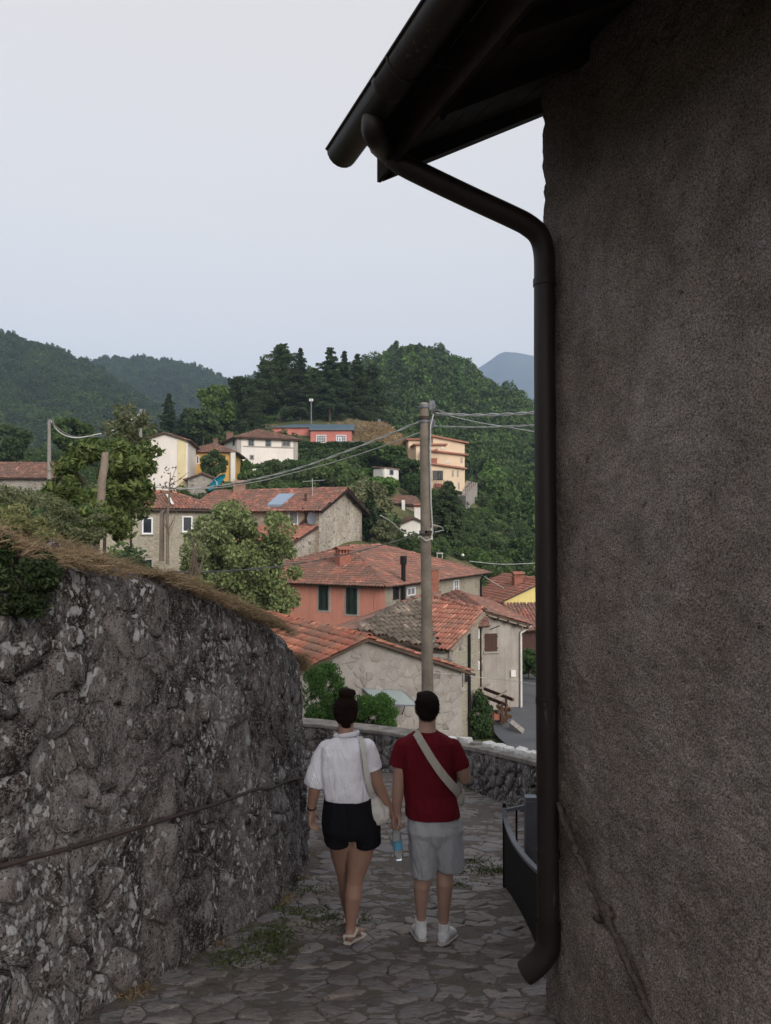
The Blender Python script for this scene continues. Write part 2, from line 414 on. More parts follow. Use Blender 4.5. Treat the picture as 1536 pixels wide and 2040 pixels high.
def _lichen_wall():
    """old mortared rubble: dark brown-black crust, rusty moss, white lichen blotches drawn out downward"""
    t = NT('lichen_wall'); p = t.pos(); ps = t.pos((1, 1, 0.74))
    base = t.ramp(t.noise(p, 2.6, 6, 0.7), [(0.28, (.06, .050, .046)), (0.45, (.20, .172, .163)), (0.58, (.39, .355, .345)), (0.78, (.16, .138, .132))])
    base = t.mix(0.6, base, t.ramp(t.rnd(), [(0, .22), (.5, .52), (1, .85)]), 'OVERLAY')
    moss = t.step(t.noise(t.pos((1.2, 1.2, 0.5)), 2.3, 6, 0.72), 0.50, 0.58)
    base = t.mix(t.math('MULTIPLY', moss, 0.85), base, (.032, .020, .015))
    speck = t.noise(ps, 24, 6, 0.78)
    base = t.mix(t.step(speck, 0.53, 0.60), base, (.44, .42, .42))
    grit = t.noise(p, 75, 4, 0.7)
    base = t.mix(t.step(grit, 0.55, 0.62), base, (.03, .025, .023)); base = t.mix(t.step(grit, 0.46, 0.40), base, (.34, .32, .32))
    base = t.mix(t.step(t.noise(ps, 11, 5, 0.7), 0.56, 0.70), base, (.035, .028, .025))
    dens = t.step(t.noise(p, 0.9, 3, 0.6), 0.40, 0.66)
    d1 = t.n('VectorMath', 0, {'operation': 'ADD'}, _0=ps, _1=t.n('VectorMath', 0, {'operation': 'SCALE'}, _0=t.n('TexNoise', 'Color', Vector=ps, Scale=9.0, Detail=4.0), Scale=0.16))
    v1 = t.voro(d1, 7.0); c1 = t.n('SeparateColor', 0, Color=t.voro(d1, 7.0, 'F1', 'Color'))
    big = t.math('MULTIPLY', t.step(t.math('ADD', v1, t.math('MULTIPLY', t.noise(ps, 40, 4, 0.7), 0.22)), 0.44, 0.36),
                 t.math('GREATER_THAN', c1, t.math('SUBTRACT', 1.0, t.math('MULTIPLY', dens, 0.52))))
    v2 = t.voro(d1, 24.0); c2 = t.n('SeparateColor', 0, Color=t.voro(d1, 24.0, 'F1', 'Color'))
    small = t.math('MULTIPLY', t.step(v2, 0.46, 0.38), t.math('GREATER_THAN', c2, t.math('SUBTRACT', 1.0, t.math('MULTIPLY', dens, 0.85))))
    lich = t.math('MAXIMUM', big, small)
    lcol = t.mix(t.noise(p, 60, 4, 0.7), (.40, .40, .41), (.85, .85, .87))
    col = t.mix(lich, base, lcol)
    h = t.math('ADD', t.math('ADD', t.math('MULTIPLY', t.noise(ps, 9, 6, 0.72), 1.2), t.math('MULTIPLY', speck, 0.9)), t.math('ADD', t.math('MULTIPLY', grit, 0.45), t.math('MULTIPLY', lich, 0.12)))
    M['lichen_wall'] = t.done(col, 0.97, t.bump(h, 1.0, 0.07), 0.12)
_lichen_wall()

def _lane():
    t = NT('lane_stone'); p = t.pos(); ps = t.pos((0.7, 3.2, 1))
    c = t.ramp(t.rnd(), [(0, (.15, .138, .14)), (0.3, (.235, .215, .212)), (0.6, (.18, .172, .182)), (0.85, (.28, .25, .235)), (1, (.20, .175, .165))])
    n1 = t.noise(ps, 7, 6, 0.72); n2 = t.noise(p, 60, 4, 0.7)
    c = t.mix(0.85, c, t.mix(n1, (.10, .10, .10), (1, 1, 1)), 'OVERLAY')
    c = t.mix(t.math('MULTIPLY', t.step(n2, 0.56, 0.68), 0.55), c, (.30, .28, .275))
    br = t.step(t.noise(p, 1.3, 5, 0.65), 0.47, 0.62)
    c = t.mix(t.math('MULTIPLY', br, 0.6), c, (.15, .115, .095))
    n3 = t.noise(t.pos((1, 3.5, 1)), 22, 5, 0.75); c = t.mix(t.step(n3, 0.55, 0.64), c, (.06, .052, .05)); c = t.mix(t.math('MULTIPLY', t.step(n3, 0.45, 0.36), 0.6), c, (.36, .335, .33))
    M['lane_stone'] = t.done(c, t.math('ADD', 0.52, t.math('MULTIPLY', n1, 0.4)), t.bump(t.math('ADD', n1, t.math('MULTIPLY', n2, 0.3)), 0.9, 0.03), 0.3)
    t = NT('lane_earth'); p = t.pos(); n1 = t.noise(p, 4, 5, 0.7); n2 = t.noise(p, 70, 4, 0.7)
    c = t.ramp(n1, [(0.3, (.085, .072, .065)), (0.5, (.15, .13, .12)), (0.7, (.115, .11, .08))])
    c = t.mix(0.6, c, t.mix(n2, (.1, .1, .1), (1, 1, 1)), 'OVERLAY')
    M['lane_earth'] = t.done(c, 1.0, t.bump(n2, 0.9, 0.02), 0.1)
_lane()

def _roughcast():
    t = NT('roughcast'); p = t.pos()
    m1 = t.noise(p, 0.9, 5, 0.62); m2 = t.noise(p, 5.5, 5, 0.65); f = t.noise(p, 120, 4, 0.7); g = t.voro(p, 70, 'SMOOTH_F1')
    c = t.ramp(m1, [(0.30, (.145, .115, .098)), (0.5, (.235, .195, .172)), (0.7, (.305, .262, .238))])
    c = t.mix(0.7, c, t.mix(m2, (.10, .10, .10), (.95, .95, .95)), 'OVERLAY')
    pit = t.step(t.noise(p, 13, 5, 0.75), 0.62, 0.70); c = t.mix(t.math('MULTIPLY', pit, 0.8), c, (.05, .038, .034))
    pale = t.step(t.noise(t.pos((1.4, 1.4, .8)), 1.5, 5, 0.7), 0.52, 0.68); c = t.mix(t.math('MULTIPLY', pale, 0.55), c, (.33, .285, .275))
    c = t.mix(0.85, c, t.mix(t.step(f, .36, .64), (.12, .12, .12), (.92, .92, .92)), 'OVERLAY')
    st = t.step(t.noise(t.pos((5, 5, 1.0)), 1.1, 5, 0.7), 0.54, 0.70)
    c = t.mix(t.math('MULTIPLY', st, 0.3), c, (.09, .068, .058))
    h = t.math('ADD', t.math('MULTIPLY', f, 0.9), t.math('SUBTRACT', t.math('MULTIPLY', m2, 0.9), t.math('ADD', t.math('MULTIPLY', g, 0.5), t.math('MULTIPLY', pit, 0.5))))
    M['roughcast'] = t.done(c, 0.95, t.bump(h, 0.8, 0.018), 0.12)
_roughcast()

def _copper():
    t = NT('gutter_brown'); p = t.pos()
    n = t.noise(p, 6, 4, 0.6)
    c = t.mix(n, (.016, .011, .010), (.030, .021, .019))
    dr = t.math('MULTIPLY', t.step(t.noise(t.pos((16, 16, 2.2)), 2.2, 4, 0.6), 0.60, 0.68), t.step(t.noise(p, 1.4, 2), 0.5, 0.62))
    c = t.mix(t.math('MULTIPLY', dr, 0.45), c, (.16, .15, .12))
    M['gutter'] = t.done(c, 0.5, t.bump(n, 0.15, 0.01), 0.35)
_copper()

def _fabric(name, c, c2, rough=0.95, weave=420, fold=(9, 9, 3), trans=0.0):
    t = NT(name); p = t.pos(); w = t.noise(p, weave, 2)
    fo = t.noise(t.pos(fold), 1.4, 4, 0.6, 0.6)
    col = t.mix(t.noise(p, 12, 4), c, c2)
    col = t.mix(0.25, col, t.mix(w, (.2, .2, .2), (.9, .9, .9)), 'OVERLAY')
    M[name] = t.done(col, rough, t.bump(t.math('ADD', t.math('MULTIPLY', fo, 2.2), t.math('MULTIPLY', w, 0.06)), 0.8, 0.017), 0.1)
_fabric('shirt_white', (.80, .81, .90), (.72, .73, .82))
_fabric('shirt_red', (.125, .009, .016), (.095, .007, .013))
_fabric('shorts_black', (.007, .007, .010), (.011, .011, .014))
_fabric('shorts_grey', (.38, .395, .43), (.32, .335, .37))
_fabric('canvas_white', (.58, .57, .55), (.50, .49, .47))
_fabric('strap_beige', (.42, .395, .36), (.36, .34, .31))
_fabric('shoe_white', (.74, .76, .80), (.62, .64, .68))
_fabric('sandal_cream', (.55, .50, .44), (.48, .43, .38))
_fabric('sole_pale', (.50, .48, .46), (.42, .40, .38))
def _skin(name, c):
    t = NT(name); p = t.pos(); n = t.noise(p, 14, 4, 0.6)
    col = t.mix(n, tuple(x * 0.82 for x in c), tuple(min(1, x * 1.12) for x in c))
    M[name] = t.done(col, 0.55, t.bump(t.noise(p, 180, 2), 0.1, 0.002), 0.3, Subsurface_Weight=0.08, Subsurface_Radius=(0.02, 0.008, 0.005), Subsurface_Scale=0.3)
_skin('skin_tan', (.35, .212, .162)); _skin('skin_light', (.39, .25, .198))
def _hair(name, c):
    t = NT(name); n = t.noise(t.pos((40, 40, 260)), 1.0, 4, 0.7); n2 = t.noise(t.pos((200, 60, 40)), 1.0, 4, 0.7)
    col = t.mix(n, tuple(x * 0.5 for x in c), tuple(x * 1.6 for x in c))
    M[name] = t.done(col, 0.8, t.bump(t.math('ADD', n, n2), 0.9, 0.012), 0.10)
_hair('hair_brown', (.018, .009, .008)); _hair('hair_dark', (.013, .008, .007))
M['eye'] = NT('eye').done((.5, .5, .5), .2)
M['bottle_clear'] = NT('bottle_clear').done((.9, .95, .97), 0.06, None, 0.5, Transmission_Weight=0.9, IOR=1.2)
M['bottle_label'] = NT('bottle_label').done((.12, .38, .58), 0.4)
M['glass_canopy'] = NT('glass_canopy').done((.42, .50, .50), 0.12, None, 0.5, Alpha=0.62)
# ------------------------------------------------------------------ the lane's shape
def lane_z(x, y):
    return np.where(np.asarray(y) < 9.0, -1.6 - 0.235 * np.asarray(y), -3.715 - 0.17 * (np.asarray(y) - 9.0)) + 0 * np.asarray(x)
def lz(y): return float(lane_z(0.0, y))

# ------------------------------------------------------------------ ground sheet through surveyed spot heights
_cp = [(600,1560,18),(780,1560,20),(960,1560,20),(1060,1500,27),(1050,1480,30),(1050,1400,42),(1050,1335,55),(700,1480,30),(560,1400,30),(800,1420,36),
       (480,1260,38),(420,1240,34),(300,1190,36),(100,1190,36),(620,1290,43),(700,1260,52),(900,1330,42),(960,1330,50),(320,1130,50),(220,1130,50),(400,1120,54),(-100,1080,50),
       (520,1110,58),(640,1100,58),(760,1110,60),(890,1105,68),(960,1150,70),(1030,1250,66),(1100,1300,66),(1000,1110,90),(1060,1130,100),
       (320,995,80),(420,985,82),(400,975,90),(60,985,70),(-200,970,80),(180,985,78),(560,980,85),(650,1000,80),(770,955,92),(800,1000,85),(820,1085,72),
       (520,935,100),(450,940,100),(590,930,100),(620,884,114),(700,884,115),(760,856,120),(820,890,120),(860,985,110),(930,995,108),(990,1040,130),(1060,1070,140),
       (480,850,125),(560,838,130),(640,836,132),(740,838,130),(350,870,120),(250,900,130),(100,920,130),(0,925,130),(-200,930,130),(1200,1120,140),(1300,1200,80)]
_P = np.array([tuple(at(*c)) for c in _cp] + [(6, 18, -8.2), (14, 30, -8.5), (25, 40, -8.6), (-30, 20, -3.0), (-60, 40, -2.0), (45, 90, -9), (60, 130, -8)])
_A = np.sqrt(((_P[:, None, :2] - _P[None, :, :2]) ** 2).sum(-1)) + np.eye(len(_P)) * -0.6
_B = np.c_[np.ones(len(_P)), _P[:, :2]]
_sol = np.linalg.solve(np.block([[_A, _B], [_B.T, np.zeros((3, 3))]]), np.r_[_P[:, 2], 0, 0, 0])
def ground_z(x, y):
    x = np.atleast_1d(np.asarray(x, float)); y = np.atleast_1d(np.asarray(y, float))
    d = np.sqrt((x[:, None] - _P[None, :, 0]) ** 2 + (y[:, None] - _P[None, :, 1]) ** 2)
    z = d @ _sol[:len(_P)] + _sol[-3] + _sol[-2] * x + _sol[-1] * y
    r = np.hypot(x, y - 60)
    t = np.clip((r - 85) / 60.0, 0, 1); z = z * (1 - t) + (-16.0) * t
    near = np.clip((19.0 - y) / 1.5, 0, 1) * np.clip((9 - np.abs(x)) / 3.0, 0, 1)      # under the lane and the houses at its top
    z = z * (1 - near) + np.minimum(z, lane_z(x, np.clip(y, -40, 18)) - 0.6) * near
    back = np.clip((4 - y) / 10.0, 0, 1); z = z * (1 - back) + (-2.2 - 0.1 * np.clip(y, -40, 0)) * back * 0.5 + z * back * 0.5
    return z
def gz(x, y): return float(ground_z(x, y)[0])
_xs = np.r_[-3600, -1200, -600, -300, -180, np.linspace(-130, 130, 175), 180, 300, 600, 1200, 3600]
_ys = np.r_[-500, -200, -80, np.linspace(-30, 170, 150), 220, 300, 500, 900, 1600, 4700]
_X, _Y = np.meshgrid(_xs, _ys); _gx, _gy = _X.ravel(), _Y.ravel()
_Z = np.concatenate([ground_z(a, b) for a, b in zip(np.array_split(_gx, 12), np.array_split(_gy, 12))])
_Z += 0.25 * fbm(np.c_[_gx * .35, _gy * .35, _gx * 0], 3) * np.clip((_gy - 20) / 10, 0, 1)
def grid_faces(nr, nc):
    i = np.arange(nr - 1)[:, None] * nc + np.arange(nc - 1)[None, :]
    return np.stack([i, i + 1, i + nc + 1, i + nc], -1).reshape(-1, 4)
o = npobj('ground', np.c_[_gx, _gy, _Z], grid_faces(len(_ys), len(_xs)), M['ground_soil'], smooth=True, wloc=(0, 0, 0)); tag(o, kind='structure')

# ------------------------------------------------------------------ hills and the far mountain
class Hill:
    def __init__(s, name, sil, d_base, d_top, base_py, mat, rough=4.0, lift=0.0, nf=(0.02, 3), nu=140, nt=46, steep=1.0):
        s.px = np.array([p[0] for p in sil], float); s.py = np.array([p[1] for p in sil], float) + lift
        s.db, s.dt, s.bpy, s.rough, s.nf, s.steep = d_base, d_top, base_py, rough, nf, steep
        px = np.linspace(s.px[0], s.px[-1], nu); tt = np.r_[np.linspace(0, 1, nt), 1.12, 1.3, 1.6]
        P = np.array([s.pos(px, np.full(nu, t)) for t in tt]); v = P.reshape(-1, 3)
        o = npobj(name, v, grid_faces(len(tt), nu), mat, smooth=True, wloc=(0, 0, 0)); tag(o, kind='structure')
    def pos(s, px, t):
        py = np.interp(px, s.px, s.py); u = (px - CX) / F
        d = s.db + (s.dt - s.db) * t
        zt = (1060 - py) / F * s.dt; zb = (1060 - np.interp(px, [s.px[0], s.px[-1]], s.bpy)) / F * s.db
        tc = np.clip(t, 0, 1); k = tc ** s.steep
        z = zb + (zt - zb) * (0.85 * k + 0.15 * (3 * tc ** 2 - 2 * tc ** 3)) - np.clip(t - 1, 0, 9) * (zt - zb) * 0.7
        x = u * d
        z = z + s.rough * fbm(np.c_[x * s.nf[0], d * s.nf[0], x * 0 + 3.3], s.nf[1]) * (1 - 0.65 * tc ** 4)
        return np.c_[x, d, z]
    def sample(s, n, tmin=0.0, pxr=None):
        a, b = pxr or (s.px[0], s.px[-1])
        px = rng.uniform(a, b, n); t = tmin + (1 - tmin) * rng.uniform(0, 1, n) ** 0.9
        return s.pos(px, t)
hill_c = Hill('hill', [(540,770),(620,752),(700,735),(740,720),(780,700),(815,690),(835,687),(870,699),(905,722),(940,748),(970,768),(1005,786),(1035,806),(1070,830),(1130,862),(1250,915),(1400,960)],
              150, 310, (985, 1150), M['hill_floor'], 3.0, 30)
hill_l = Hill('hill', [(-420,560),(-200,590),(-60,630),(0,660),(40,672),(70,684),(110,694),(150,716),(200,740),(240,768),(280,792),(330,828),(400,872),(470,910)],
              300, 560, (990, 990), M['hill_floor'], 9.0, 26, (0.012, 4))
hill_m = Hill('hill', [(60,800),(120,750),(170,722),(210,709),(260,706),(320,713),(380,724),(430,739),(460,754),(480,748),(520,736),(570,728),(640,740),(720,760),(800,790)],
              560, 900, (960, 960), M['hill_floor'], 12.0, 20, (0.008, 4))
mountain = Hill('mountain', [(700,880),(820,830),(900,772),(945,740),(975,722),(993,709),(1005,704),(1030,706),(1062,712),(1120,728),(1200,760),(1350,820),(1500,880)],
              2250, 3600, (1010, 1010), M['mountain'], 38.0, 0, (0.0015, 4), 160, 40)

# ------------------------------------------------------------------ foliage tools
def leaf_mesh(centers, size, droop=0.0, aspect=1.8, up=0.0, jitter=0.35, dirs=None):
    """one bent lozenge of two triangles per leaf"""
    n = len(centers); c = np.asarray(centers, float)
    d = rng.normal(size=(n, 3)) if dirs is None else np.asarray(dirs, float) + 0.45 * rng.normal(size=(n, 3))
    d[:, 2] -= droop; d /= np.linalg.norm(d, axis=1)[:, None]
    r = rng.normal(size=(n, 3)); r[:, 2] += up
    s = np.cross(d, r); s /= (np.linalg.norm(s, axis=1)[:, None] + 1e-9)
    L = size * (1 + jitter * rng.uniform(-1, 1, n))[:, None] if not hasattr(size, '__len__') else np.asarray(size)[:, None]
    nrm = np.cross(d, s)
    v = np.stack([c - d * L * .5, c + s * L / aspect * .5 + nrm * L * .08, c + d * L * .5, c - s * L / aspect * .5 + nrm * L * .08], 1).reshape(-1, 3)
    f = np.arange(4 * n).reshape(n, 4)
    return v, f
def sphere_dirs(n):
    d = rng.normal(size=(n, 3)); return d / np.linalg.norm(d, axis=1)[:, None]
def crown_pts(n, center, rad, clumps=26, crad=0.34, hollow=0.55, flat=0.8):
    """leaf positions gathered in clumps spread through an ellipsoid, with gaps between them"""
    center = np.array(center); rad = np.array(rad)
    cd = sphere_dirs(clumps); cr = rng.uniform(hollow, 1.0, clumps) ** 0.7
    cc = cd * cr[:, None] * (1 - crad * 0.55)
    w = rng.uniform(0.5, 1.2, clumps); k = rng.choice(clumps, n, p=w / w.sum())
    q = sphere_dirs(n) * (rng.uniform(0.25, 1.0, n) ** 0.5)[:, None]; q[:, 2] *= flat
    p = cc[k] + q * (crad * w[k])[:, None]
    return center + p * rad
_lib = []
def lib_tree(kind, mat):
    """a tree for the woods: radius about 1, base at 0; never linked to the scene itself"""
    if kind == 'round':
        p = crown_pts(760, (0, 0, .95), (.95, .95, .85), 13, .50, .5); v, f = leaf_mesh(p, .22, aspect=1.35, up=1.6)
    elif kind == 'tall':
        p = crown_pts(760, (0, 0, 1.35), (.75, .75, 1.25), 15, .44, .45); v, f = leaf_mesh(p, .21, aspect=1.4, up=1.6)
    elif kind == 'bush':
        p = crown_pts(520, (0, 0, .5), (1, 1, .6), 14, .46, .4); v, f = leaf_mesh(p, .19, aspect=1.5, up=1.0)
    else:
        h = rng.uniform(0, 1, 460) ** 1.4; a = rng.uniform(0, 6.283, 460); r = (1 - h) * .75 * rng.uniform(.35, 1, 460) + .04
        v, f = leaf_mesh(np.c_[r * np.cos(a), r * np.sin(a), .3 + h * 2.6 - r * .25], .34, droop=.4, aspect=2.2, dirs=np.c_[np.cos(a), np.sin(a), a * 0 - .3])
    me = npmesh(kind + '_tree', v, f, mat); o = bpy.data.objects.new(kind + '_tree', me); return o
def variants(name, specs):
    c = bpy.data.collections.new(name)
    for k, m in specs: c.objects.link(lib_tree(k, M[m]))
    return c
def scatter(name, pts, scales, coll, label=None, cat=None):
    """woods that read as one mass: one object whose trees are instances on points"""
    n = len(pts)
    me = bpy.data.meshes.new(name); me.vertices.add(n); me.vertices.foreach_set('co', np.asarray(pts, np.float32).ravel())
    a = me.attributes.new('tree_size', 'FLOAT', 'POINT'); a.data.foreach_set('value', np.asarray(scales, np.float32))
    b = me.attributes.new('tree_turn', 'FLOAT_VECTOR', 'POINT')
    b.data.foreach_set('vector', np.c_[rng.normal(0, .08, n), rng.normal(0, .08, n), rng.uniform(0, 6.283, n)].astype(np.float32).ravel())
    o = bpy.data.objects.new(name, me); link(o, None, (0, 0, 0)); tag(o, label, cat, kind='stuff')
    g = bpy.data.node_groups.new(name, 'GeometryNodeTree')
    g.interface.new_socket('Geometry', in_out='INPUT', socket_type='NodeSocketGeometry')
    g.interface.new_socket('Geometry', in_out='OUTPUT', socket_type='NodeSocketGeometry')
    gi = g.nodes.new('NodeGroupInput'); go = g.nodes.new('NodeGroupOutput'); ip = g.nodes.new('GeometryNodeInstanceOnPoints')
    ci = g.nodes.new('GeometryNodeCollectionInfo'); ci.inputs['Collection'].default_value = coll
    ci.inputs['Separate Children'].default_value = True; ci.inputs['Reset Children'].default_value = True
    def attr(nm, ty):
        x = g.nodes.new('GeometryNodeInputNamedAttribute'); x.data_type = ty; x.inputs['Name'].default_value = nm
        return [q for q in x.outputs if q.enabled and q.name == 'Attribute'][0]
    ip.inputs['Pick Instance'].default_value = True
    er = g.nodes.new('FunctionNodeEulerToRotation')
    L = g.links.new
    L(gi.outputs[0], ip.inputs['Points']); L(ci.outputs[0], ip.inputs['Instance'])
    L(attr('tree_turn', 'FLOAT_VECTOR'), er.inputs[0]); L(er.outputs[0], ip.inputs['Rotation'])
    L(attr('tree_size', 'FLOAT'), ip.inputs['Scale']); L(ip.outputs[0], go.inputs[0])
    md = o.modifiers.new('trees', 'NODES'); md.node_group = g
    return o
v_near = variants('wood_near', [('round', 'leaf_forest'), ('tall', 'leaf_forest'), ('round', 'leaf_mid'), ('tall', 'leaf_forest'), ('round', 'leaf_forest'), ('round', 'leaf_hedge'), ('round', 'leaf_mid'), ('tall', 'leaf_bright')])
v_far = variants('wood_far', [('round', 'leaf_forest_far'), ('tall', 'leaf_forest_far'), ('round', 'leaf_forest'), ('round', 'leaf_forest_far'), ('tall', 'leaf_forest')])
v_bush = variants('bushes', [('bush', 'leaf_mid'), ('bush', 'leaf_forest'), ('bush', 'leaf_hedge'), ('bush', 'leaf_bright'), ('round', 'leaf_mid')])
p = hill_c.sample(5200, 0.0, (520, 1240)); scatter('woods', p, rng.uniform(2.0, 4.4, len(p)) * rng.choice([1, 1, 1.25], len(p)), v_near, 'dense broadleaf wood covering the steep conical hill behind the village', 'woods')
p = hill_l.sample(7000, 0.0, (-160, 480)); scatter('woods', p, rng.uniform(3.0, 5.6, len(p)), v_far, 'bluish dark wood covering the long slope on the left', 'woods')
p = hill_m.sample(6000, 0.1, (100, 700)); scatter('woods', p, rng.uniform(3.6, 6.4, len(p)), v_far, 'hazy blue green wood on the rounded ridge in the gap', 'woods')
# the wooded slope falling to the right of the knoll
n = 1500; px = rng.uniform(905, 1230, n); t = rng.uniform(0, 1, n)
dd = 112 + t * 70; pts = np.array([tuple(at(a, 1075 - 130 * b + 18 * math.sin(a * .05), c)) for a, b, c in zip(px, t, dd)])
keep = (px > 940) | (dd > 135)
scatter('woods', pts[keep], rng.uniform(1.5, 3.3, keep.sum()), v_near, 'bright green trees filling the gully right of the peach building', 'woods')

# ------------------------------------------------------------------ air
hz = MB().box((0, 2100, 410), (7400, 5400, 900)); o = hz.build('haze', None, None, (0, 2100, -40))
t = NT('haze_air'); vol = t.t.nodes.new('ShaderNodeVolumePrincipled')
vol.inputs['Color'].default_value = (0.55, 0.72, 1.0, 1); vol.inputs['Density'].default_value = 0.00026; vol.inputs['Anisotropy'].default_value = 0.0
t.t.links.new(vol.outputs[0], t.out.inputs['Volume']); o.data.materials.append(t.m)
tag(o, 'pale bluish air between the camera and the far hills', 'haze', kind='stuff')

# ------------------------------------------------------------------ irregular stones
def voronoi(seeds, box, k=22):
    """cells of a 2-D Voronoi pattern, each a list of points"""
    P = np.asarray(seeds, float); cells = []
    for i, p in enumerate(P):
        d2 = ((P - p) ** 2).sum(1); nb = np.argsort(d2)[1:k + 1]
        poly = [(box[0], box[1]), (box[2], box[1]), (box[2], box[3]), (box[0], box[3])]
        for j in nb:
            m = (P[j] + p) / 2; nx, ny = P[j] - p; out = []
            for a, b in zip(poly, poly[1:] + poly[:1]):
                da = (a[0] - m[0]) * nx + (a[1] - m[1]) * ny; db = (b[0] - m[0]) * nx + (b[1] - m[1]) * ny
                if da <= 0: out.append(a)
                if (da < 0) != (db < 0) and da != db:
                    s = da / (da - db); out.append((a[0] + (b[0] - a[0]) * s, a[1] + (b[1] - a[1]) * s))
            poly = out
            if not poly: break
        cells.append(poly)
    return cells
def stone_shape(poly, gap, cut=0.24, maxn=11):
    c = np.mean(poly, 0); q = []
    for a, b in zip(poly, poly[1:] + poly[:1]):
        a, b = np.array(a), np.array(b)
        if np.linalg.norm(b - a) < gap * 0.8: continue
        q += [a + (b - a) * cut, b + (a - b) * cut]
    if len(q) < 4: return None
    if len(q) > maxn: q = [q[i] for i in np.linspace(0, len(q) - 1, maxn).astype(int)]
    q = np.array(q); r = np.linalg.norm(q - c, axis=1)
    if r.mean() < gap * 1.5: return None
    q = c + (q - c) * np.clip((r - gap) / r, .3, 1)[:, None]
    return c, q
def stone_verts(c, q, h, sink, tilt=0.3, top=0.74):
    n = len(q); a, b = random.uniform(-tilt, tilt), random.uniform(-tilt, tilt)
    ex = max(np.abs(q - c).max(), 1e-3)
    def w(p, base): return base + h * (a * (p[0] - c[0]) + b * (p[1] - c[1])) / ex
    vs = [(p[0], p[1], -sink) for p in q]
    vs += [(p[0], p[1], w(p, h * .45)) for p in q]
    for p in q:
        s = top + random.uniform(-.10, .08); t = c + (p - c) * s; vs.append((t[0], t[1], w(t, h * random.uniform(.85, 1.1))))
    vs.append((c[0], c[1], h * random.uniform(.9, 1.1)))
    fs = [(i, (i + 1) % n, n + (i + 1) % n, n + i) for i in range(n)]
    fs += [(n + i, n + (i + 1) % n, 2 * n + (i + 1) % n, 2 * n + i) for i in range(n)]
    fs += [(2 * n + i, 2 * n + (i + 1) % n, 3 * n) for i in range(n)]
    return vs, fs
def lay_stones(parent, cells, gap, hfun, mapf, mat, n_ind, name, ok=None, sink=0.05, rest='stone_field', flip=False, tilt=.3, top=.74, cut=.24):
    """the nearest n_ind stones become objects, the rest one part of real stones"""
    items = []
    for poly in cells:
        if len(poly) < 3: continue
        if ok and not ok(np.mean(poly, 0)): continue
        ss = stone_shape(poly, gap, cut)
        if ss is None: continue
        c, q = ss
        a = 0.5 * abs(sum(p[0] * r[1] - r[0] * p[1] for p, r in zip(q, np.roll(q, -1, 0))))
        w0 = mapf(c[0], c[1], 0); items.append((a / max(w0.length, .5) ** 2, c, q, w0))
    items.sort(key=lambda x: -x[0]); bulk = MB()
    for i, (_, c, q, w0) in enumerate(items):
        vs, fs = stone_verts(c, q, hfun(c), sink, tilt, top)
        vs = [mapf(*p) for p in vs]
        if flip: fs = [tuple(f[::-1]) for f in fs]
        if i < n_ind:
            mb = MB().add(vs, fs, True); mb.build(name, mat, parent, w0)
        else: bulk.add(vs, fs, True)
    if bulk.v:
        o = bulk.build(rest, mat, parent); o['kind'] = 'stuff'

def jitter_grid(x0, y0, x1, y1, sx, sy, j=0.42, var=None):
    out = []; y = y0; r = 0
    while y < y1:
        x = x0 + (r % 2) * sx(y) * .5
        while x < x1:
            out.append((x + random.uniform(-j, j) * sx(y), y + random.uniform(-j, j) * sy(y))); x += sx(y) * random.uniform(.75, 1.3)
        y += sy(y); r += 1
    return out

# ------------------------------------------------------------------ left retaining wall
_wb = [(-3.3, -6), (-2.85, -2.5), (-2.45, 0), (-2.10, 2.0), (-1.86, 3.2), (-1.56, 4.29), (-1.29, 5.1), (-1.06, 5.97), (-.90, 6.9), (-.83, 7.8), (-.86, 8.7), (-1.05, 9.6), (-1.5, 10.7), (-2.3, 12.0), (-3.4, 13.3), (-5.0, 14.6)]
def _cr(pts, n=12):
    P = [Vector(p) for p in pts]; out = []
    for i in range(len(P) - 1):
        a, b, c, d = P[max(i - 1, 0)], P[i], P[i + 1], P[min(i + 2, len(P) - 1)]
        for k in range(n):
            s = k / n
            out.append(0.5 * ((2 * b) + (c - a) * s + (2 * a - 5 * b + 4 * c - d) * s * s + (3 * b - a - 3 * c + d) * s ** 3))
    out.append(P[-1]); return out
_wp = np.array([tuple(p) for p in _cr(_wb)])
_wu = np.r_[0, np.cumsum(np.linalg.norm(np.diff(_wp, axis=0), axis=1))]
_tan = np.gradient(_wp, axis=0); _tan /= np.linalg.norm(_tan, axis=1)[:, None]
_nx, _ny = _tan[:, 1], -_tan[:, 0]                         # the side of the lane
def wall_at(u):
    return (np.interp(u, _wu, _wp[:, 0]), np.interp(u, _wu, _wp[:, 1]), np.interp(u, _wu, _nx), np.interp(u, _wu, _ny))
def wall_top(u):
    y = np.interp(u, _wu, _wp[:, 1])
    return np.interp(y, [-6, 2, 3.2, 4.2, 5, 6, 7, 8.4, 10, 15], [2.45, 2.5, 2.46, 2.48, 2.52, 2.44, 2.42, 2.27, 2.1, 1.9])
def wall_map(u, v, w):
    x, y, nx, ny = wall_at(u); k = 0.16 * v / 2.4
    return Vector((x + nx * (w - k), y + ny * (w - k), lz(y) + v))
retaining = thing('retaining_wall', 'tall dark rubble wall with white lichen spots along the left of the lane', 'wall', (_wp[60, 0], _wp[60, 1], lz(_wp[60, 1])))
uu = np.r_[np.arange(0, 5.5, 0.06), np.arange(5.5, 16.5, 0.017), np.arange(16.5, _wu[-1], 0.06)]; nv = 140; vg = np.linspace(-0.15, 1, nv)
x, y, nx, ny = wall_at(uu); T = wall_top(uu) + 0.045 * fbm(np.c_[uu * 1.3, uu * 0, uu * 0], 3)
V = vg[:, None] * T[None, :]; X = np.broadcast_to(x, V.shape); Y = np.broadcast_to(y, V.shape)
base = lane_z(x, y)[None, :] + V
q = np.c_[X.ravel(), Y.ravel(), base.ravel()]
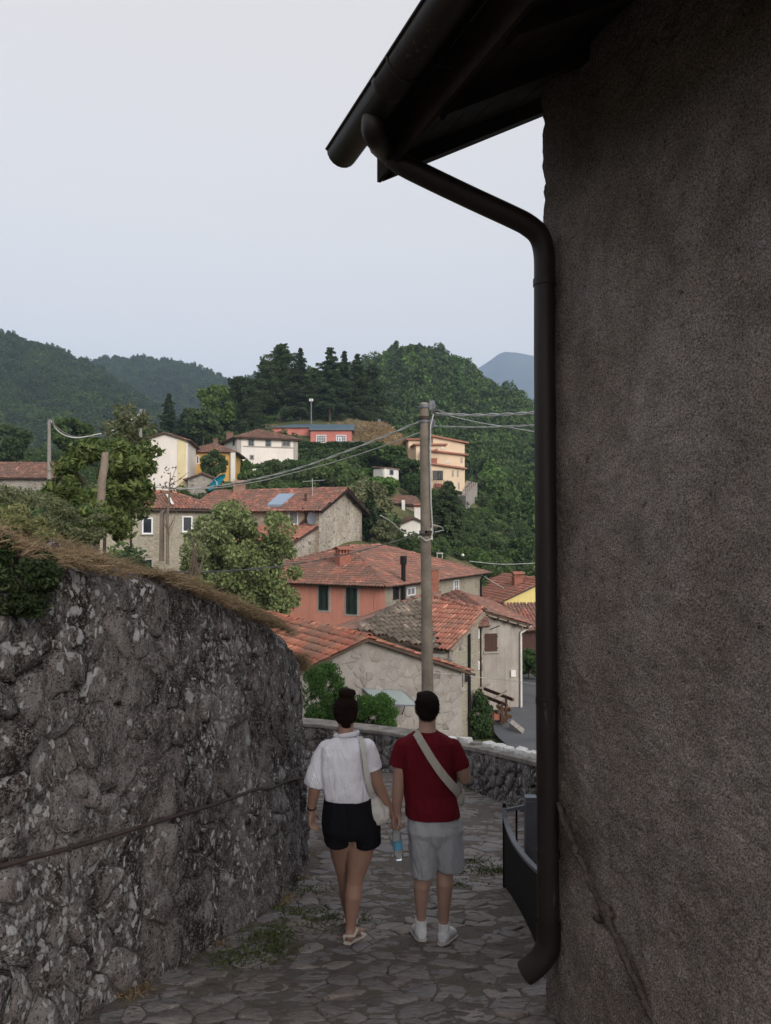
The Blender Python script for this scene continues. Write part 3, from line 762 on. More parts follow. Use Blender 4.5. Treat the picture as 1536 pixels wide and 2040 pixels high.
disp = 0.034 * fbm(q * np.array([3.2, 3.2, 2.6]), 4, .55) + 0.024 * fbm(q * np.array([13, 13, 9.]), 4, .66) + 0.006
disp = disp.reshape(V.shape) * (1 - .6 * np.clip((vg[:, None] - .9) / .1, 0, 1)) - 0.16 * V / 2.4 - 0.12 * np.clip((vg[:, None] - .93) / .07, 0, 1) ** 2
v = np.c_[(X + nx * disp).ravel(), (Y + ny * disp).ravel(), base.ravel()]
npobj('mortar_face', v, grid_faces(nv, len(uu)), M['lichen_wall'], retaining, True)
u0, u1 = np.interp(2.6, _wp[:120, 1], _wu[:120]), _wu[-1] - 5.0
seeds = jitter_grid(u0, 0, u1, 2.5, lambda v: .25, lambda v: .155, .46)
seeds = [s for s in seeds if random.random() < 0.9]
_rough_u = np.interp(4.6, _wp[:120, 1], _wu[:120])
def _wh(c):
    near = np.clip((_rough_u - c[0]) / 1.0, 0, 1)           # the near stones stand further out of the mortar
    return 0.004 + 0.040 * near + random.uniform(-.022, .036) * (1 + .9 * near)
lay_stones(retaining, voronoi(seeds, (u0, -.1, u1, 2.62)), 0.012, _wh, wall_map, M['lichen_wall'], 300, 'stone',
           ok=lambda c: c[1] < float(wall_top(c[0])) - 0.12, tilt=.8, rest='stone_field', flip=True, top=.84, cut=.13)
# bank behind the wall
nb = 40; S_ = np.linspace(0, 1, nb) ** 1.3 * 7.0
top = lane_z(x, y) + T - 0.04
ext = np.interp(y, [-6, 2, 3.6, 4.6, 6, 8, 12], [.72, .68, .56, .40, .24, .10, -.02])
BX = x[None, :] - nx[None, :] * (0.31 + S_[:, None]); BY = y[None, :] - ny[None, :] * (0.31 + S_[:, None])
rise = ext[None, :] * np.minimum(S_[:, None], 2.0) - 0.16 * np.clip(S_[:, None] - 2.2, 0, 9)
BZ = top[None, :] + rise + 0.10 * np.clip(S_[:, None] * 2, 0, 1) * fbm(np.c_[BX.ravel() * 1.6, BY.ravel() * 1.6, BX.ravel() * 0], 4).reshape(BX.shape)
ok = np.broadcast_to((uu > 0.2)[None, :], BX.shape)
o = npobj('bank', np.c_[BX.ravel(), BY.ravel(), BZ.ravel()], grid_faces(nb, len(uu))[:, ::-1], M['bank_soil'], None, True, (0, 0, 0)); tag(o, kind='structure')
def bank_pt(u, s):
    i = np.clip(np.searchsorted(uu, u), 0, len(uu) - 1); j = np.clip(np.searchsorted(S_, s), 0, nb - 1)
    return np.c_[BX[j, i], BY[j, i], BZ[j, i]]

# ------------------------------------------------------------------ the lane
lane = None
lx = np.r_[np.linspace(-5.5, -2.2, 30), np.linspace(-2.18, 1.6, 220), np.linspace(1.65, 4.2, 40)]; ly = np.r_[np.linspace(-7, 3.3, 60), np.linspace(3.32, 9, 340), np.linspace(9.05, 18.2, 220)]; LX, LY = np.meshgrid(lx, ly)
LZ = lane_z(LX, LY) + (0.008 * fbm(np.c_[LX.ravel() * 5, LY.ravel() * 7, LX.ravel() * 0], 3) + 0.007 * fbm(np.c_[LX.ravel() * 16, LY.ravel() * 26, LX.ravel() * 0], 3)).reshape(LX.shape) + 0.001
_par = [(-4.6, 17.9), (-1.73, 17.1), (-.73, 16.4), (.12, 15.6), (1.14, 14.2), (1.63, 13.0), (2.16, 11.0), (2.5, 9.4), (2.6, 7.6)]
_pp = np.array([tuple(p) for p in _cr(_par, 10)]); _pu = np.r_[0, np.cumsum(np.linalg.norm(np.diff(_pp, axis=0), axis=1))]
_ptan = np.gradient(_pp, axis=0); _ptan /= np.linalg.norm(_ptan, axis=1)[:, None]
def par_at(u):
    px, py = np.interp(u, _pu, _pp[:, 0]), np.interp(u, _pu, _pp[:, 1]); tx, ty = np.interp(u, _pu, _ptan[:, 0]), np.interp(u, _pu, _ptan[:, 1])
    return px, py, ty, -tx                                   # normal away from the lane is (-ty, tx); towards it (ty, -tx)
def in_lane(x, y, m=0.0):
    if y < 3: return False
    xl = np.interp(y, _wp[:, 1], _wp[:, 0])
    if x < xl + .02 - m: return False
    d2 = (_pp[:, 0] - x) ** 2 + (_pp[:, 1] - y) ** 2; i = int(d2.argmin())
    return (x - _pp[i, 0]) * _ptan[i, 1] - (y - _pp[i, 1]) * _ptan[i, 0] > -0.05 - m
mask = np.array([True if yy < 3.5 else in_lane(xx, yy, .5) for xx, yy in zip(LX.ravel(), LY.ravel())])
gf = grid_faces(len(ly), len(lx)); gf = gf[mask[gf].all(1)]
lane = npobj('lane', np.c_[LX.ravel(), LY.ravel(), LZ.ravel()], gf, M['lane_earth'], None, True, (0, 0, 0)); tag(lane, kind='structure')
seeds = jitter_grid(-3.0, 3.2, 2.7, 17.2, lambda y: .215 if y < 8 else .32, lambda y: .10 if y < 8 else .18, .5)
seeds = [s for s in seeds if random.random() < .78]
def lane_map(x, y, w): return Vector((x, y, lz(y) + w))
lay_stones(lane, voronoi(seeds, (-3.4, 3.0, 3.0, 17.5)), 0.007, lambda c: random.uniform(-.006, .013), lane_map, M['lane_stone'], 300, 'flagstone',
           ok=lambda c: in_lane(c[0], c[1]) and not (c[1] < 4.6 and c[0] > 1.15), sink=.04, rest='flagstone_field', tilt=.8, top=.90, cut=.13)

# ------------------------------------------------------------------ parapet at the bend
parapet = thing('parapet_wall', 'low dark stone parapet round the bend with white stones on its right end', 'wall', (0.12, 15.6, lz(15.6)))
ptop_px = [(300, 1421), (612, 1437), (700, 1446), (780, 1455), (890, 1475), (960, 1487), (1068, 1512), (1160, 1560), (1240, 1640)]
def par_top(u):
    px, py, _, _ = par_at(u); sx = CX + F * px / py
    return (1060 - np.interp(sx, [p[0] for p in ptop_px], [p[1] for p in ptop_px])) / F * py
pu = np.arange(0, _pu[-1], 0.05); nvv = 22; px_, py_, pnx, pny = par_at(pu); zt = par_top(pu); zb = lane_z(px_, py_)
tt = np.linspace(-.1, 1, nvv); PZ = zb[None, :] + tt[:, None] * (zt - .06 - zb)[None, :]
dsp = 0.035 * fbm(np.c_[np.tile(px_, nvv) * 4, np.tile(py_, nvv) * 4, PZ.ravel() * 4], 4).reshape(PZ.shape)
front = np.c_[(px_ + pnx * dsp).ravel(), (py_ + pny * dsp).ravel(), PZ.ravel()]
npobj('rubble_face', front, grid_faces(nvv, len(pu)), M['lichen_wall'], parapet, True)
bk = MB()
for i in range(0, len(pu) - 8, 8):
    a = Vector((px_[i], py_[i], 0)); b = Vector((px_[i + 8], py_[i + 8], 0)); n1 = Vector((pnx[i], pny[i], 0)); n2 = Vector((pnx[i + 8], pny[i + 8], 0))
    za, zc = zt[i] - .1, zt[i + 8] - .1
    bk.add([a - n1 * .04 + Vector((0, 0, za)), b - n2 * .04 + Vector((0, 0, zc)), b - n2 * .38 + Vector((0, 0, zc)), a - n1 * .38 + Vector((0, 0, za)),
            b - n2 * .38 + Vector((0, 0, zc - 4.5)), a - n1 * .38 + Vector((0, 0, za - 4.5))], [(0, 1, 2, 3), (3, 2, 4, 5)])
bk.build('wall_core', M['plaster_grey'], parapet)
pe = _pu[-1] - 1.2
lay_stones(parapet, voronoi(jitter_grid(1.5, 0, pe, .85, lambda v: .27, lambda v: .16), (1.4, -.05, pe + .1, .85)), 0.018, lambda c: random.uniform(.03, .06),
           lambda u, v, w: (lambda p: Vector((p[0] + p[2] * w, p[1] + p[3] * w, lz(p[1]) + v)))(par_at(u)), M['lichen_wall'], 170, 'stone',
           ok=lambda c: c[1] < float(par_top(c[0]) - lane_z(*par_at(c[0])[:2])) - .14, flip=True, tilt=.5)
u = 0.4; ue = np.interp(.9, _pp[:, 0], _pu)
while u < pe:                                               # coping slabs
    L = random.uniform(.55, .95); m = 5; ring = []
    for s in np.linspace(u + .008, u + L - .008, m):
        a, b, n1, n2 = par_at(s); z = float(par_top(s)); ring.append([(a + n1 * w, b + n2 * w, z + dz) for w, dz in ((.045, -.07), (.05, -.012), (.035, 0), (-.40, 0.004), (-.42, -.012), (-.42, -.07))])
    vs = [q for r in ring for q in r]; k = 6
    fs = [(i * k + j, i * k + (j + 1) % k, (i + 1) * k + (j + 1) % k, (i + 1) * k + j) for i in range(m - 1) for j in range(k)]
    fs += [list(range(k))[::-1], [(m - 1) * k + j for j in range(k)]]
    MB().add(vs, fs).build('coping_slab', M['coping'], parapet); u += L
for i, (sx, w, h, white) in enumerate([(884, .22, .05, 1), (912, .27, .09, 1), (932, .22, .04, 0), (957, .32, .07, 1), (978, .27, .07, 1), (993, .26, .06, 1), (1018, .29, .08, 1), (1034, .32, .06, 1), (1051, .34, .075, 1), (1068, .28, .075, 1), (1090, .3, .07, 1)]):
    us = np.interp(sx, CX + F * _pp[25:, 0] / _pp[25:, 1], _pu[25:]); a, b, n1, n2 = par_at(us); z = float(par_top(us))
    c = np.array([0, 0]); k = 9
    poly = [(w * .44 * math.cos(6.283 * j / k + .3) * random.uniform(.75, 1.15), .11 * math.sin(6.283 * j / k + .3) * random.uniform(.85, 1.15)) for j in range(k)]
    vs, fs = stone_verts(c, np.array(poly), h, .005, .12, .90)
    ang = math.atan2(n2, n1) + math.pi / 2 + random.uniform(-.3, .3)
    ca, sa = math.cos(ang), math.sin(ang)
    o = MB().add([(a - n1 * .16 + p[0] * ca - p[1] * sa, b - n2 * .16 + p[0] * sa + p[1] * ca, z + .004 + p[2] + .005) for p in vs], fs, False).build('painted_stone' if white else 'bare_stone', M['paint_white'] if white else M['concrete'], parapet)

# ------------------------------------------------------------------ roughcast building on the right
Cn = Vector((.885, 4.30, 0)); Dv = Vector((-.371, .9286, 0)); Nv = Vector((-.9286, -.371, 0)); UP = Vector((0, 0, 1))
bldg = thing('roughcast_house', 'dark roughcast house wall with deep eave close on the right', 'building', Cn + UP * lz(4.3))
ns, nz = 190, 470; ss = np.linspace(0, 2.3, ns); zz = np.linspace(-3.1, 2.62, nz); SS, ZZ = np.meshgrid(ss, zz)
ground_w = lane_z(0, Cn.y - SS * .9286); hgt = ZZ - ground_w
flare = 0.17 * np.clip((0.85 - hgt) / .85, 0, 1) ** 1.5 * np.clip(SS / .5, 0, 1)
bx = Cn.x - Dv.x * SS; by = Cn.y - Dv.y * SS; q = np.c_[bx.ravel(), by.ravel(), ZZ.ravel()]
dsp = (0.022 * fbm(q * 1.3, 3) * np.clip(SS.ravel() / .5, .1, 1) + 0.008 * fbm(q * 7.0, 3) + 0.0055 * fbm(q * 42.0, 3, .75)).reshape(SS.shape) + flare - .008
edge = 0.010 * fbm(np.c_[zz * 22, zz * 0, zz * 0], 4, .75)
shift = np.exp(-(SS / .03) ** 2) * edge[:, None]
v = np.c_[(bx + Nv.x * dsp + Dv.x * shift).ravel(), (by + Nv.y * dsp + Dv.y * shift).ravel(), ZZ.ravel()]
npobj('wall_face', v, grid_faces(nz, ns)[:, ::-1], M['roughcast'], bldg, True)
mb = MB()                                                   # end wall, hidden face and the run behind the camera
far = [Vector(p) for p in v.reshape(nz, ns, 3)[::4, 0]]
for a, b in zip(far, far[1:]):
    off = -Nv * 6.5 + Dv * .01
    mb.add([a, b, b + off, a + off], [(0, 1, 2, 3)])
A2 = Cn - Dv * 2.29; B2 = Cn - Dv * 11
mb.prism([A2 + UP * -3.2, B2 + UP * -3.2, B2 + UP * 2.6, A2 + UP * 2.6], -Nv * .3)
mb.prism([B2 + UP * -3.2, B2 - Nv * 6.5 + UP * -3.2, B2 - Nv * 6.5 + UP * 5.4, B2 + UP * 2.6], Dv * .3)
mb.prism([Cn - Nv * .1 + UP * 2.45, Cn - Nv * 6.5 + UP * 2.45, Cn - Nv * 6.5 + UP * 6.2], -Dv * .3)
mb.build('wall_return', M['roughcast'], bldg)
# eave: slope 29 degrees, boards, rafters, tiles, gutter
SL = math.tan(math.radians(29))
def ev(w, s, up=0.0): return Cn + Nv * w + Dv * s + UP * (1.97 + SL * (.86 - w) + up)
E0, E1 = .30, -9.5
roof = MB().prism([ev(.84, E0, .11), ev(.84, E1, .11), ev(-6.5, E1, .11), ev(-6.5, E0, .11)], UP * .05).build('roof', M['roof_bed'], bldg)
k = 0; w = .86
while w > -.25:                                             # eave boards
    MB().prism([ev(w, E0 - .004, .072), ev(w, E1, .072), ev(w - .155, E1, .072), ev(w - .155, E0 - .004, .072)], UP * .03).build('eave_board', M['wood_dark'], roof); w -= .161
s = E0 - .09
while s > -4.2:
    a, b = ev(.83, s, .03), ev(-.4, s, .03); MB().beam(a, b, .075, .085).build('rafter', M['wood_dark'], roof); s -= .62
MB().prism([ev(.862, E0, -.01), ev(.862, E1, -.01), ev(.862, E1, .24), ev(.862, E0, .24)], Nv * .022).build('fascia_board', M['wood_dark'], roof)
MB().prism([ev(.884, E0, .225), ev(.884, E1, .225), ev(1.05, E1, .262), ev(1.05, E0, .262)], UP * .004).build('drip_flashing', M['gutter'], roof)
MB().prism([ev(.84, E0 + .006, .0), ev(-1.6, E0 + .006, .0), ev(-1.6, E0 + .006, .15), ev(.84, E0 + .006, .15)], Dv * .025).build('verge_board', M['wood_dark'], roof)
tb = MB()
for i in range(46):
    s = E0 + .02 - i * .2
    for j in range(4):
        w0 = .89 - j * .36
        a, b = ev(w0, s, .235 + .0), ev(w0 - .42, s, .235 + .012)
        tb.tube([a, b], [.085, .07], 8, True)
o = tb.build('roof_tiles', M['tile_grey'], roof); o['kind'] = 'stuff'
L0 = at(651, 297, 4.2); GC = L0 - Nv * .088; gm = MB(); NG = 10    # half-round gutter
def gut(s, r, i):
    a = math.pi * i / NG; return GC - Dv * s + Nv * (r * math.cos(a)) - UP * (r * 1.02 * math.sin(a))
prof = []
for s in np.r_[0, .7, .706, .74, .746, np.arange(1.4, 9.5, .8)]:
    e = .006 if s in (.706, .74) else 0
    prof.append([gut(s, .088 + e, i) for i in range(NG + 1)] + [gut(s, .080, i) for i in range(NG, -1, -1)])
m = len(prof); k = len(prof[0])
gm.add([p for r in prof for p in r], [(i * k + j, i * k + (j + 1) % k, (i + 1) * k + (j + 1) % k, (i + 1) * k + j) for i in range(m - 1) for j in range(k)], True)
gm.add([gut(0.002, .082, i) for i in range(NG + 1)], [list(range(NG + 1))])
gutter = gm.build('gutter', M['gutter'], bldg)
gb = MB()
gb.tube([gut(s, .09, 0) for s in np.arange(0, 9.3, .4)], .008, 6); gb.build('gutter_bead', M['gutter'], gutter)
for s in (.9, 1.6, 2.4, 3.2): MB().tube([gut(s, .093, i) for i in range(NG + 1)] + [ev(.8, E0 - s - .1, .05)], .006, 5).build('gutter_bracket', M['gutter'], gutter)
PX = Vector((.857, 4.165, 0))
oc = GC - Dv * .50 - UP * .08
pts = [oc + UP * .03, oc - UP * .06, at(770, 300, 4.05), at(800, 326, 4.06), at(850, 352, 4.07)]
pts += [at(940, 395, 4.10), at(1020, 432, 4.12), at(1052, 449, 4.13), at(1074, 470, 4.15), at(1084, 505, 4.165), at(1085, 560, 4.165)]
pts = _cr([tuple(p) for p in pts], 5)
zb_ = at(1092, 1845, 4.165).z
pipe = MB().tube(pts + [Vector((at(1085 + i * .9, 700 + 140 * i, 4.165))) for i in range(8)] + [at(1092, 1848, 4.165)], .058, 16).build('downpipe', M['gutter'], bldg)
pz = [at(1092, 1835, 4.165), at(1093, 1862, 4.165), at(1091, 1885, 4.165), at(1080, 1908, 4.165), at(1064, 1925, 4.17), at(1046, 1938, 4.18)]
MB().tube(_cr([tuple(p) for p in pz], 4), .064, 16, cap=False).build('pipe_shoe', M['gutter'], pipe)
for yy in (563, 1395, 1700):
    c = at(1085 + (yy - 560) * .0064, yy, 4.165); MB().tube([c - UP * .018, c + UP * .018], .064, 16).build('pipe_collar', M['gutter'], pipe)
def on_rw(px, py, off=0.0):
    return on_plane(px, py, Cn + Nv * off, Nv)
bd = [(1112, 1600), (1130, 1650), (1150, 1700), (1172, 1752), (1194, 1798), (1212, 1835), (1236, 1888), (1262, 1945), (1290, 2010), (1312, 2060)]
pts = _cr([tuple(on_rw(a, b, .030 + (.015 if b < 1850 else .06))) for a, b in bd], 6)
pts = [p + Vector(rng.normal(0, .0035, 3)) for p in pts]
bead = MB().tube(pts, [.017 + random.uniform(-.006, .006) for _ in pts], 8).build('cemented_cable', M['cement_dark'], bldg)
lump = MB()
for _ in range(9): lump.ball(on_rw(1203 + random.uniform(-14, 14), 1815 + random.uniform(-18, 18), .03), [random.uniform(.014, .026) for _ in range(3)], 8, 6)
lump.build('mortar_lump', M['cement_dark'], bead)
# ------------------------------------------------------------------ building tools
def wall(parent, a, b, z0, za, zb, mat, apex=None, thick=.28, name='wall'):
    """upright slab from a to b (outside on the right hand side of a>b seen from above), optional gable apex (fraction, z)"""
    A = Vector((a[0], a[1], 0)); B = Vector((b[0], b[1], 0)); d = (B - A).normalized(); n = Vector((d.y, -d.x, 0))
    A2, B2 = A + d * .004, B - d * .004
    pts = [A2 + UP * z0, B2 + UP * z0, B2 + UP * zb]
    if apex: pts.append(A + (B - A) * apex[0] + UP * apex[1])
    pts.append(A2 + UP * za)
    return MB().prism(pts, -n * thick).build(name, mat, parent)
def frame_of(a, b):
    d = Vector((b[0] - a[0], b[1] - a[1], 0)).normalized(); return d, Vector((d.y, -d.x, 0))
def rect_on(a, b, px0, py0, px1, py1):
    """photo rectangle on the wall a-b > centre point, width, height"""
    m = (py0 + py1) / 2; L = on_wall(px0, m, a, b); R = on_wall(px1, m, a, b); c = (px0 + px1) / 2
    T = on_wall(c, py0, a, b); Bo = on_wall(c, py1, a, b)
    return (L + R) / 2 * .5 + (T + Bo) / 2 * .5, (R - L).length, (T - Bo).length
def window(parent, a, b, rect, frame='frame_white', pane='pane', fw=.07, bars=(1, 1), sill=None, surround=None, name='window'):
    d, n = frame_of(a, b); c, w, h = rect_on(a, b, *rect) if len(rect) == 4 else rect
    Mx = Matrix((d, n, UP)).transposed(); mb = MB()
    if surround:
        s = MB()
        for sx in (-1, 1): s.box(c + d * sx * (w / 2 + .07) + n * .012, (.14, .06, h + .28), M=Mx)
        for sz in (-1, 1): s.box(c + UP * sz * (h / 2 + .07) + n * .012, (w - .002, .06, .138), M=Mx)
    for sx in (-1, 1): mb.box(c + d * sx * (w / 2 - fw / 2) + n * .02, (fw, .10, h), M=Mx)
    for sz in (-1, 1): mb.box(c + UP * sz * (h / 2 - fw / 2) + n * .02, (w - 2 * fw - .002, .096, fw), M=Mx)
    for i in range(1, bars[0] + 1 if bars[0] > 1 else 1): mb.box(c + d * (-w / 2 + w * i / (bars[0] + 0.0)) + n * .02, (.03, .08, h - 2 * fw), M=Mx) if i < bars[0] else None
    for i in range(1, bars[1]): mb.box(c + UP * (-h / 2 + h * i / bars[1]) + n * .02, (w - 2 * fw, .076, .03), M=Mx)
    win = mb.build(name, M[frame], parent)
    MB().box(c + n * .006, (w - 2 * fw + .02, .03, h - 2 * fw + .02), M=Mx).build('pane', M[pane], win)
    if sill: MB().box(c - UP * (h / 2 + .035) + n * .06, (w + .16, .16, .06), M=Mx).build('sill', M[sill], win)
    if surround: s.build('surround', M[surround], win)
    return win
def shutters(parent, a, b, rect, mat, surround=None, leaves=2, slats=11):
    d, n = frame_of(a, b); c, w, h = rect_on(a, b, *rect); Mx = Matrix((d, n, UP)).transposed()
    if surround:
        s = MB()
        for sx in (-1, 1): s.box(c + d * sx * (w / 2 + .06) + n * .010, (.12, .05, h + .24), M=Mx)
        for sz in (-1, 1): s.box(c + UP * sz * (h / 2 + .06) + n * .010, (w - .002, .05, .118), M=Mx)
        so = s.build('window_surround', M[surround], parent)
    lw = w / leaves
    for i in range(leaves):
        cc = c + d * (-w / 2 + lw * (i + .5)); mb = MB()
        for sx in (-1, 1): mb.box(cc + d * sx * (lw / 2 - .04) + n * .05, (.07, .05, h), M=Mx)
        for z in (-h / 2 + .04, 0.02, h / 2 - .04): mb.box(cc + UP * z + n * .05, (lw - .142, .048, .08), M=Mx)
        sh = mb.build('shutter', mat, parent)
        sl = MB(); tilt = Matrix((d, (n * .75 + UP * -.6).normalized(), (UP * .75 + n * .6).normalized())).transposed()
        for k in range(slats * 2): sl.box(cc + UP * (-h / 2 + .09 + (h - .18) * (k + .5) / (slats * 2)) + n * .045, (lw - .15, .012, (h / slats) * .42), M=tilt)
        so = sl.build('slats', mat, sh); so['kind'] = 'stuff'
def _arc_tile(w, L, n=5, lift=.0):
    vs = []; m = n + 1
    for s, r in ((-.5, 1.0), (.5, .82)):
        for k in range(m):
            a = math.pi * k / n; vs.append((math.cos(a) * w / 2 * r, s * L, math.sin(a) * w * .42 * r + (.022 if s < 0 else 0) + lift))
    fs = [(k, k + 1, m + k + 1, m + k) for k in range(n)]
    vs += [(v[0] * .8, v[1] + .012, v[2] * .8) for v in vs[:m]]
    fs += [(k + 1, k, 2 * m + k, 2 * m + k + 1) for k in range(n)]
    return np.array(vs), [tuple(f) for f in fs]
def roof_plane(parent, poly, mat, tw=.2, tl=.36, n_ind=0, slab=.10, down=None, wob=.012, name='roof_tiles', skip=0.0):
    """one pitch: a slab with rows of curved tiles laid on it; poly is a flat convex polygon"""
    P = [Vector(p) for p in poly]; n = (P[1] - P[0]).cross(P[2] - P[0]).normalized()
    if n.z < 0: n = -n
    dn = Vector(down) if down is not None else (n * n.z - UP); dn = (dn - n * dn.dot(n)).normalized(); ac = dn.cross(n).normalized()
    MB().prism([p - n * slab for p in P], n * (slab - .015)).build('roof_bed', M['roof_bed'], parent)
    o0 = P[0]; q = np.array([((p - o0).dot(ac), (p - o0).dot(dn)) for p in P])
    x0, y0 = q.min(0); x1, y1 = q.max(0)
    xs = np.arange(x0 + tw * .5, x1, tw); ys = np.arange(y0 + tl * .4, y1 + .05, tl); GX, GY = np.meshgrid(xs, ys)
    GX = GX.ravel(); GY = GY.ravel(); ins = np.ones(len(GX), bool); ar = sum(a[0] * b[1] - b[0] * a[1] for a, b in zip(q, np.roll(q, -1, 0)))
    for a, b in zip(q, np.roll(q, -1, 0)):
        c = (b[0] - a[0]) * (GY - a[1]) - (b[1] - a[1]) * (GX - a[0]); ins &= (c * np.sign(ar)) > -.04 * np.hypot(*(b - a))
    if skip: ins &= rng.random(len(GX)) > skip
    GX, GY = GX[ins], GY[ins]; m = len(GX)
    if not m: return
    tv, tf = _arc_tile(tw * .97, tl * 1.22)
    rot = rng.normal(0, .035, m); off = rng.normal(0, wob, (m, 3)); off[:, 2] = abs(off[:, 2]) * .8
    A = np.array(ac); D = np.array(dn); N = np.array(n); O = np.array(o0)
    cen = O + GX[:, None] * A + GY[:, None] * D
    order = np.argsort(np.linalg.norm(cen, axis=1))
    ind = order[:n_ind]; bulk = order[n_ind:]
    if n_ind:
        me = bpy.data.meshes.new('roof_tile'); me.from_pydata([tuple(x) for x in tv], [], tf); me.polygons.foreach_set('use_smooth', [True] * len(tf)); me.materials.append(mat)
        for i in ind:
            o = bpy.data.objects.new('roof_tile', me); w = Vector(cen[i] + off[i, 0] * A + off[i, 1] * D + off[i, 2] * N)
            link(o, parent, w); y = -(dn * math.cos(rot[i]) + ac * math.sin(rot[i])); x = y.cross(n).normalized()
            o.rotation_euler = Matrix((x, y, n)).transposed().to_euler()
    if len(bulk):
        c, s = np.cos(rot[bulk]), np.sin(rot[bulk]); cb = cen[bulk] + off[bulk] @ np.stack([A, D, N])
        y = -(D[None] * c[:, None] + A[None] * s[:, None]); x = np.cross(y, N)
        v = cb[:, None] + tv[None, :, 0:1] * x[:, None] + tv[None, :, 1:2] * y[:, None] + tv[None, :, 2:3] * N
        f = (np.array(tf)[None] + (np.arange(len(bulk)) * len(tv))[:, None, None]).reshape(-1, 4)
        o = npobj(name, v.reshape(-1, 3), f, mat, parent, True); o['kind'] = 'stuff'
def ridge(parent, a, b, mat, w=.24, L=.4):
    a, b = Vector(a), Vector(b); d = (b - a); n = max(1, int(d.length / L)); d.normalize(); x = d.cross(UP).normalized(); z = x.cross(d)
    mb = MB(); tv, tf = _arc_tile(w, L * 1.15)
    for i in range(n):
        c = a + d * (L * (i + .5)) + Vector(rng.normal(0, .012, 3)) + z * .03
        mb.add([c + x * v[0] + d * v[1] + z * v[2] for v in tv], tf, True)
    o = mb.build('ridge_tiles', mat, parent); o['kind'] = 'stuff'; return o
def pt(c, z): return Vector((c[0], c[1], z))
def roof_part(parent, z):
    o = bpy.data.objects.new('roof', None); link(o, parent, _wl(parent)); return o
def gable_roof(parent, c, z, pitch, mat, oh=.35, ohg=.25, tw=.22, tl=.4, n_ind=0, front=(0, 1), lift=.06):
    """c: four corners, the gables stand on c0-c1 and c2-c3"""
    rf = roof_part(parent, z); c = [Vector((p[0], p[1], 0)) for p in c]
    g = (c[1] - c[0]).normalized(); r = (c[3] - c[0]).normalized(); w = (c[1] - c[0]).length; h = w / 2 * pitch
    m0, m1 = (c[0] + c[1]) / 2 - r * ohg + UP * (z + h + lift), (c[2] + c[3]) / 2 + r * ohg + UP * (z + h + lift)
    dz = -oh * pitch + lift
    roof_plane(rf, [c[0] - g * oh - r * ohg + UP * (z + dz), m0, m1, c[3] - g * oh + r * ohg + UP * (z + dz)], mat, tw, tl, n_ind)
    roof_plane(rf, [c[1] + g * oh - r * ohg + UP * (z + dz), m0, m1, c[2] + g * oh + r * ohg + UP * (z + dz)], mat, tw, tl)
    ridge(rf, m0, m1, mat); return rf, h
def hip_roof(parent, c, z, pitch, mat, oh=.4, tw=.24, tl=.42, lift=.05):
    rf = roof_part(parent, z); c = [Vector((p[0], p[1], 0)) for p in c]
    a = (c[1] - c[0]); b = (c[3] - c[0]); la, lb = a.length, b.length; ua, ub = a.normalized(), b.normalized()
    e = [c[0] - ua * oh - ub * oh, c[1] + ua * oh - ub * oh, c[2] + ua * oh + ub * oh, c[3] - ua * oh + ub * oh]
    s = min(la, lb) / 2 + oh; zr = z + lift + s * pitch - oh * pitch; ze = z + lift - oh * pitch
    E = [p + UP * ze for p in e]; mid = (e[0] + e[1] + e[2] + e[3]) / 4
    if la >= lb: k = ua * ((la - lb) / 2 + .02); r0, r1 = mid - k + UP * zr, mid + k + UP * zr; F4 = [[E[0], E[1], r1, r0], [E[1], E[2], r1], [E[2], E[3], r0, r1], [E[3], E[0], r0]]
    else: k = ub * ((lb - la) / 2 + .02); r0, r1 = mid - k + UP * zr, mid + k + UP * zr; F4 = [[E[0], E[1], r0], [E[1], E[2], r1, r0], [E[2], E[3], r1], [E[3], E[0], r0, r1]]
    for f in F4: roof_plane(rf, f, mat, tw, tl)
    ridge(rf, r0, r1, mat)
    hips = [(E[0], r0), (E[1], r1 if la >= lb else r0), (E[2], r1), (E[3], r0 if la >= lb else r1)]
    for p, q in hips: ridge(rf, p, q, mat)
    return rf
def chimney(parent, c, z0, z1, w, d, rz, mat, cap='terracotta', pots=True):
    mb = MB().box(Vector(c) + UP * ((z0 + z1) / 2), (w, d, z1 - z0), rz).box(Vector(c) + UP * (z1 + .03), (w + .10, d + .10, .06), rz)
    ch = mb.build('chimney', mat, parent); R = Matrix.Rotation(rz, 3, 'Z')
    if pots:
        cb = MB()
        for x in (-.38, -.13, .13, .38):
            for y in (-.36, .36): cb.box(Vector(c) + R @ Vector((x * w, y * d, 0)) + UP * (z1 + .16), (w * .13, d * .16, .2), rz)
        for s in (-1, 1):
            a = [R @ Vector((-w * .62, s * d * .7, 0)), R @ Vector((w * .62, s * d * .7, 0)), R @ Vector((w * .62, 0, .16)), R @ Vector((-w * .62, 0, .16))]
            cb.prism([Vector(c) + p + UP * (z1 + .27) for p in a], UP * .05)
        cb.build('chimney_cap', M[cap], ch)
    return ch
def quad_from(p0, wdir, w, ddir, d):
    p0 = Vector((p0[0], p0[1])); a = Vector(wdir).normalized(); b = Vector(ddir).normalized()
    return [p0, p0 + a * w, p0 + a * w + b * d, p0 + b * d]
def box_house(name, label, c, z0, z1, mats, group=None, cat='house'):
    t = thing(name, label, cat, ((c[0][0] + c[2][0]) / 2, (c[0][1] + c[2][1]) / 2, z0), group)
    for i in range(4): wall(t, c[i], c[(i + 1) % 4], z0, z1, z1, mats[i] if isinstance(mats, (list, tuple)) else mats)
    return t
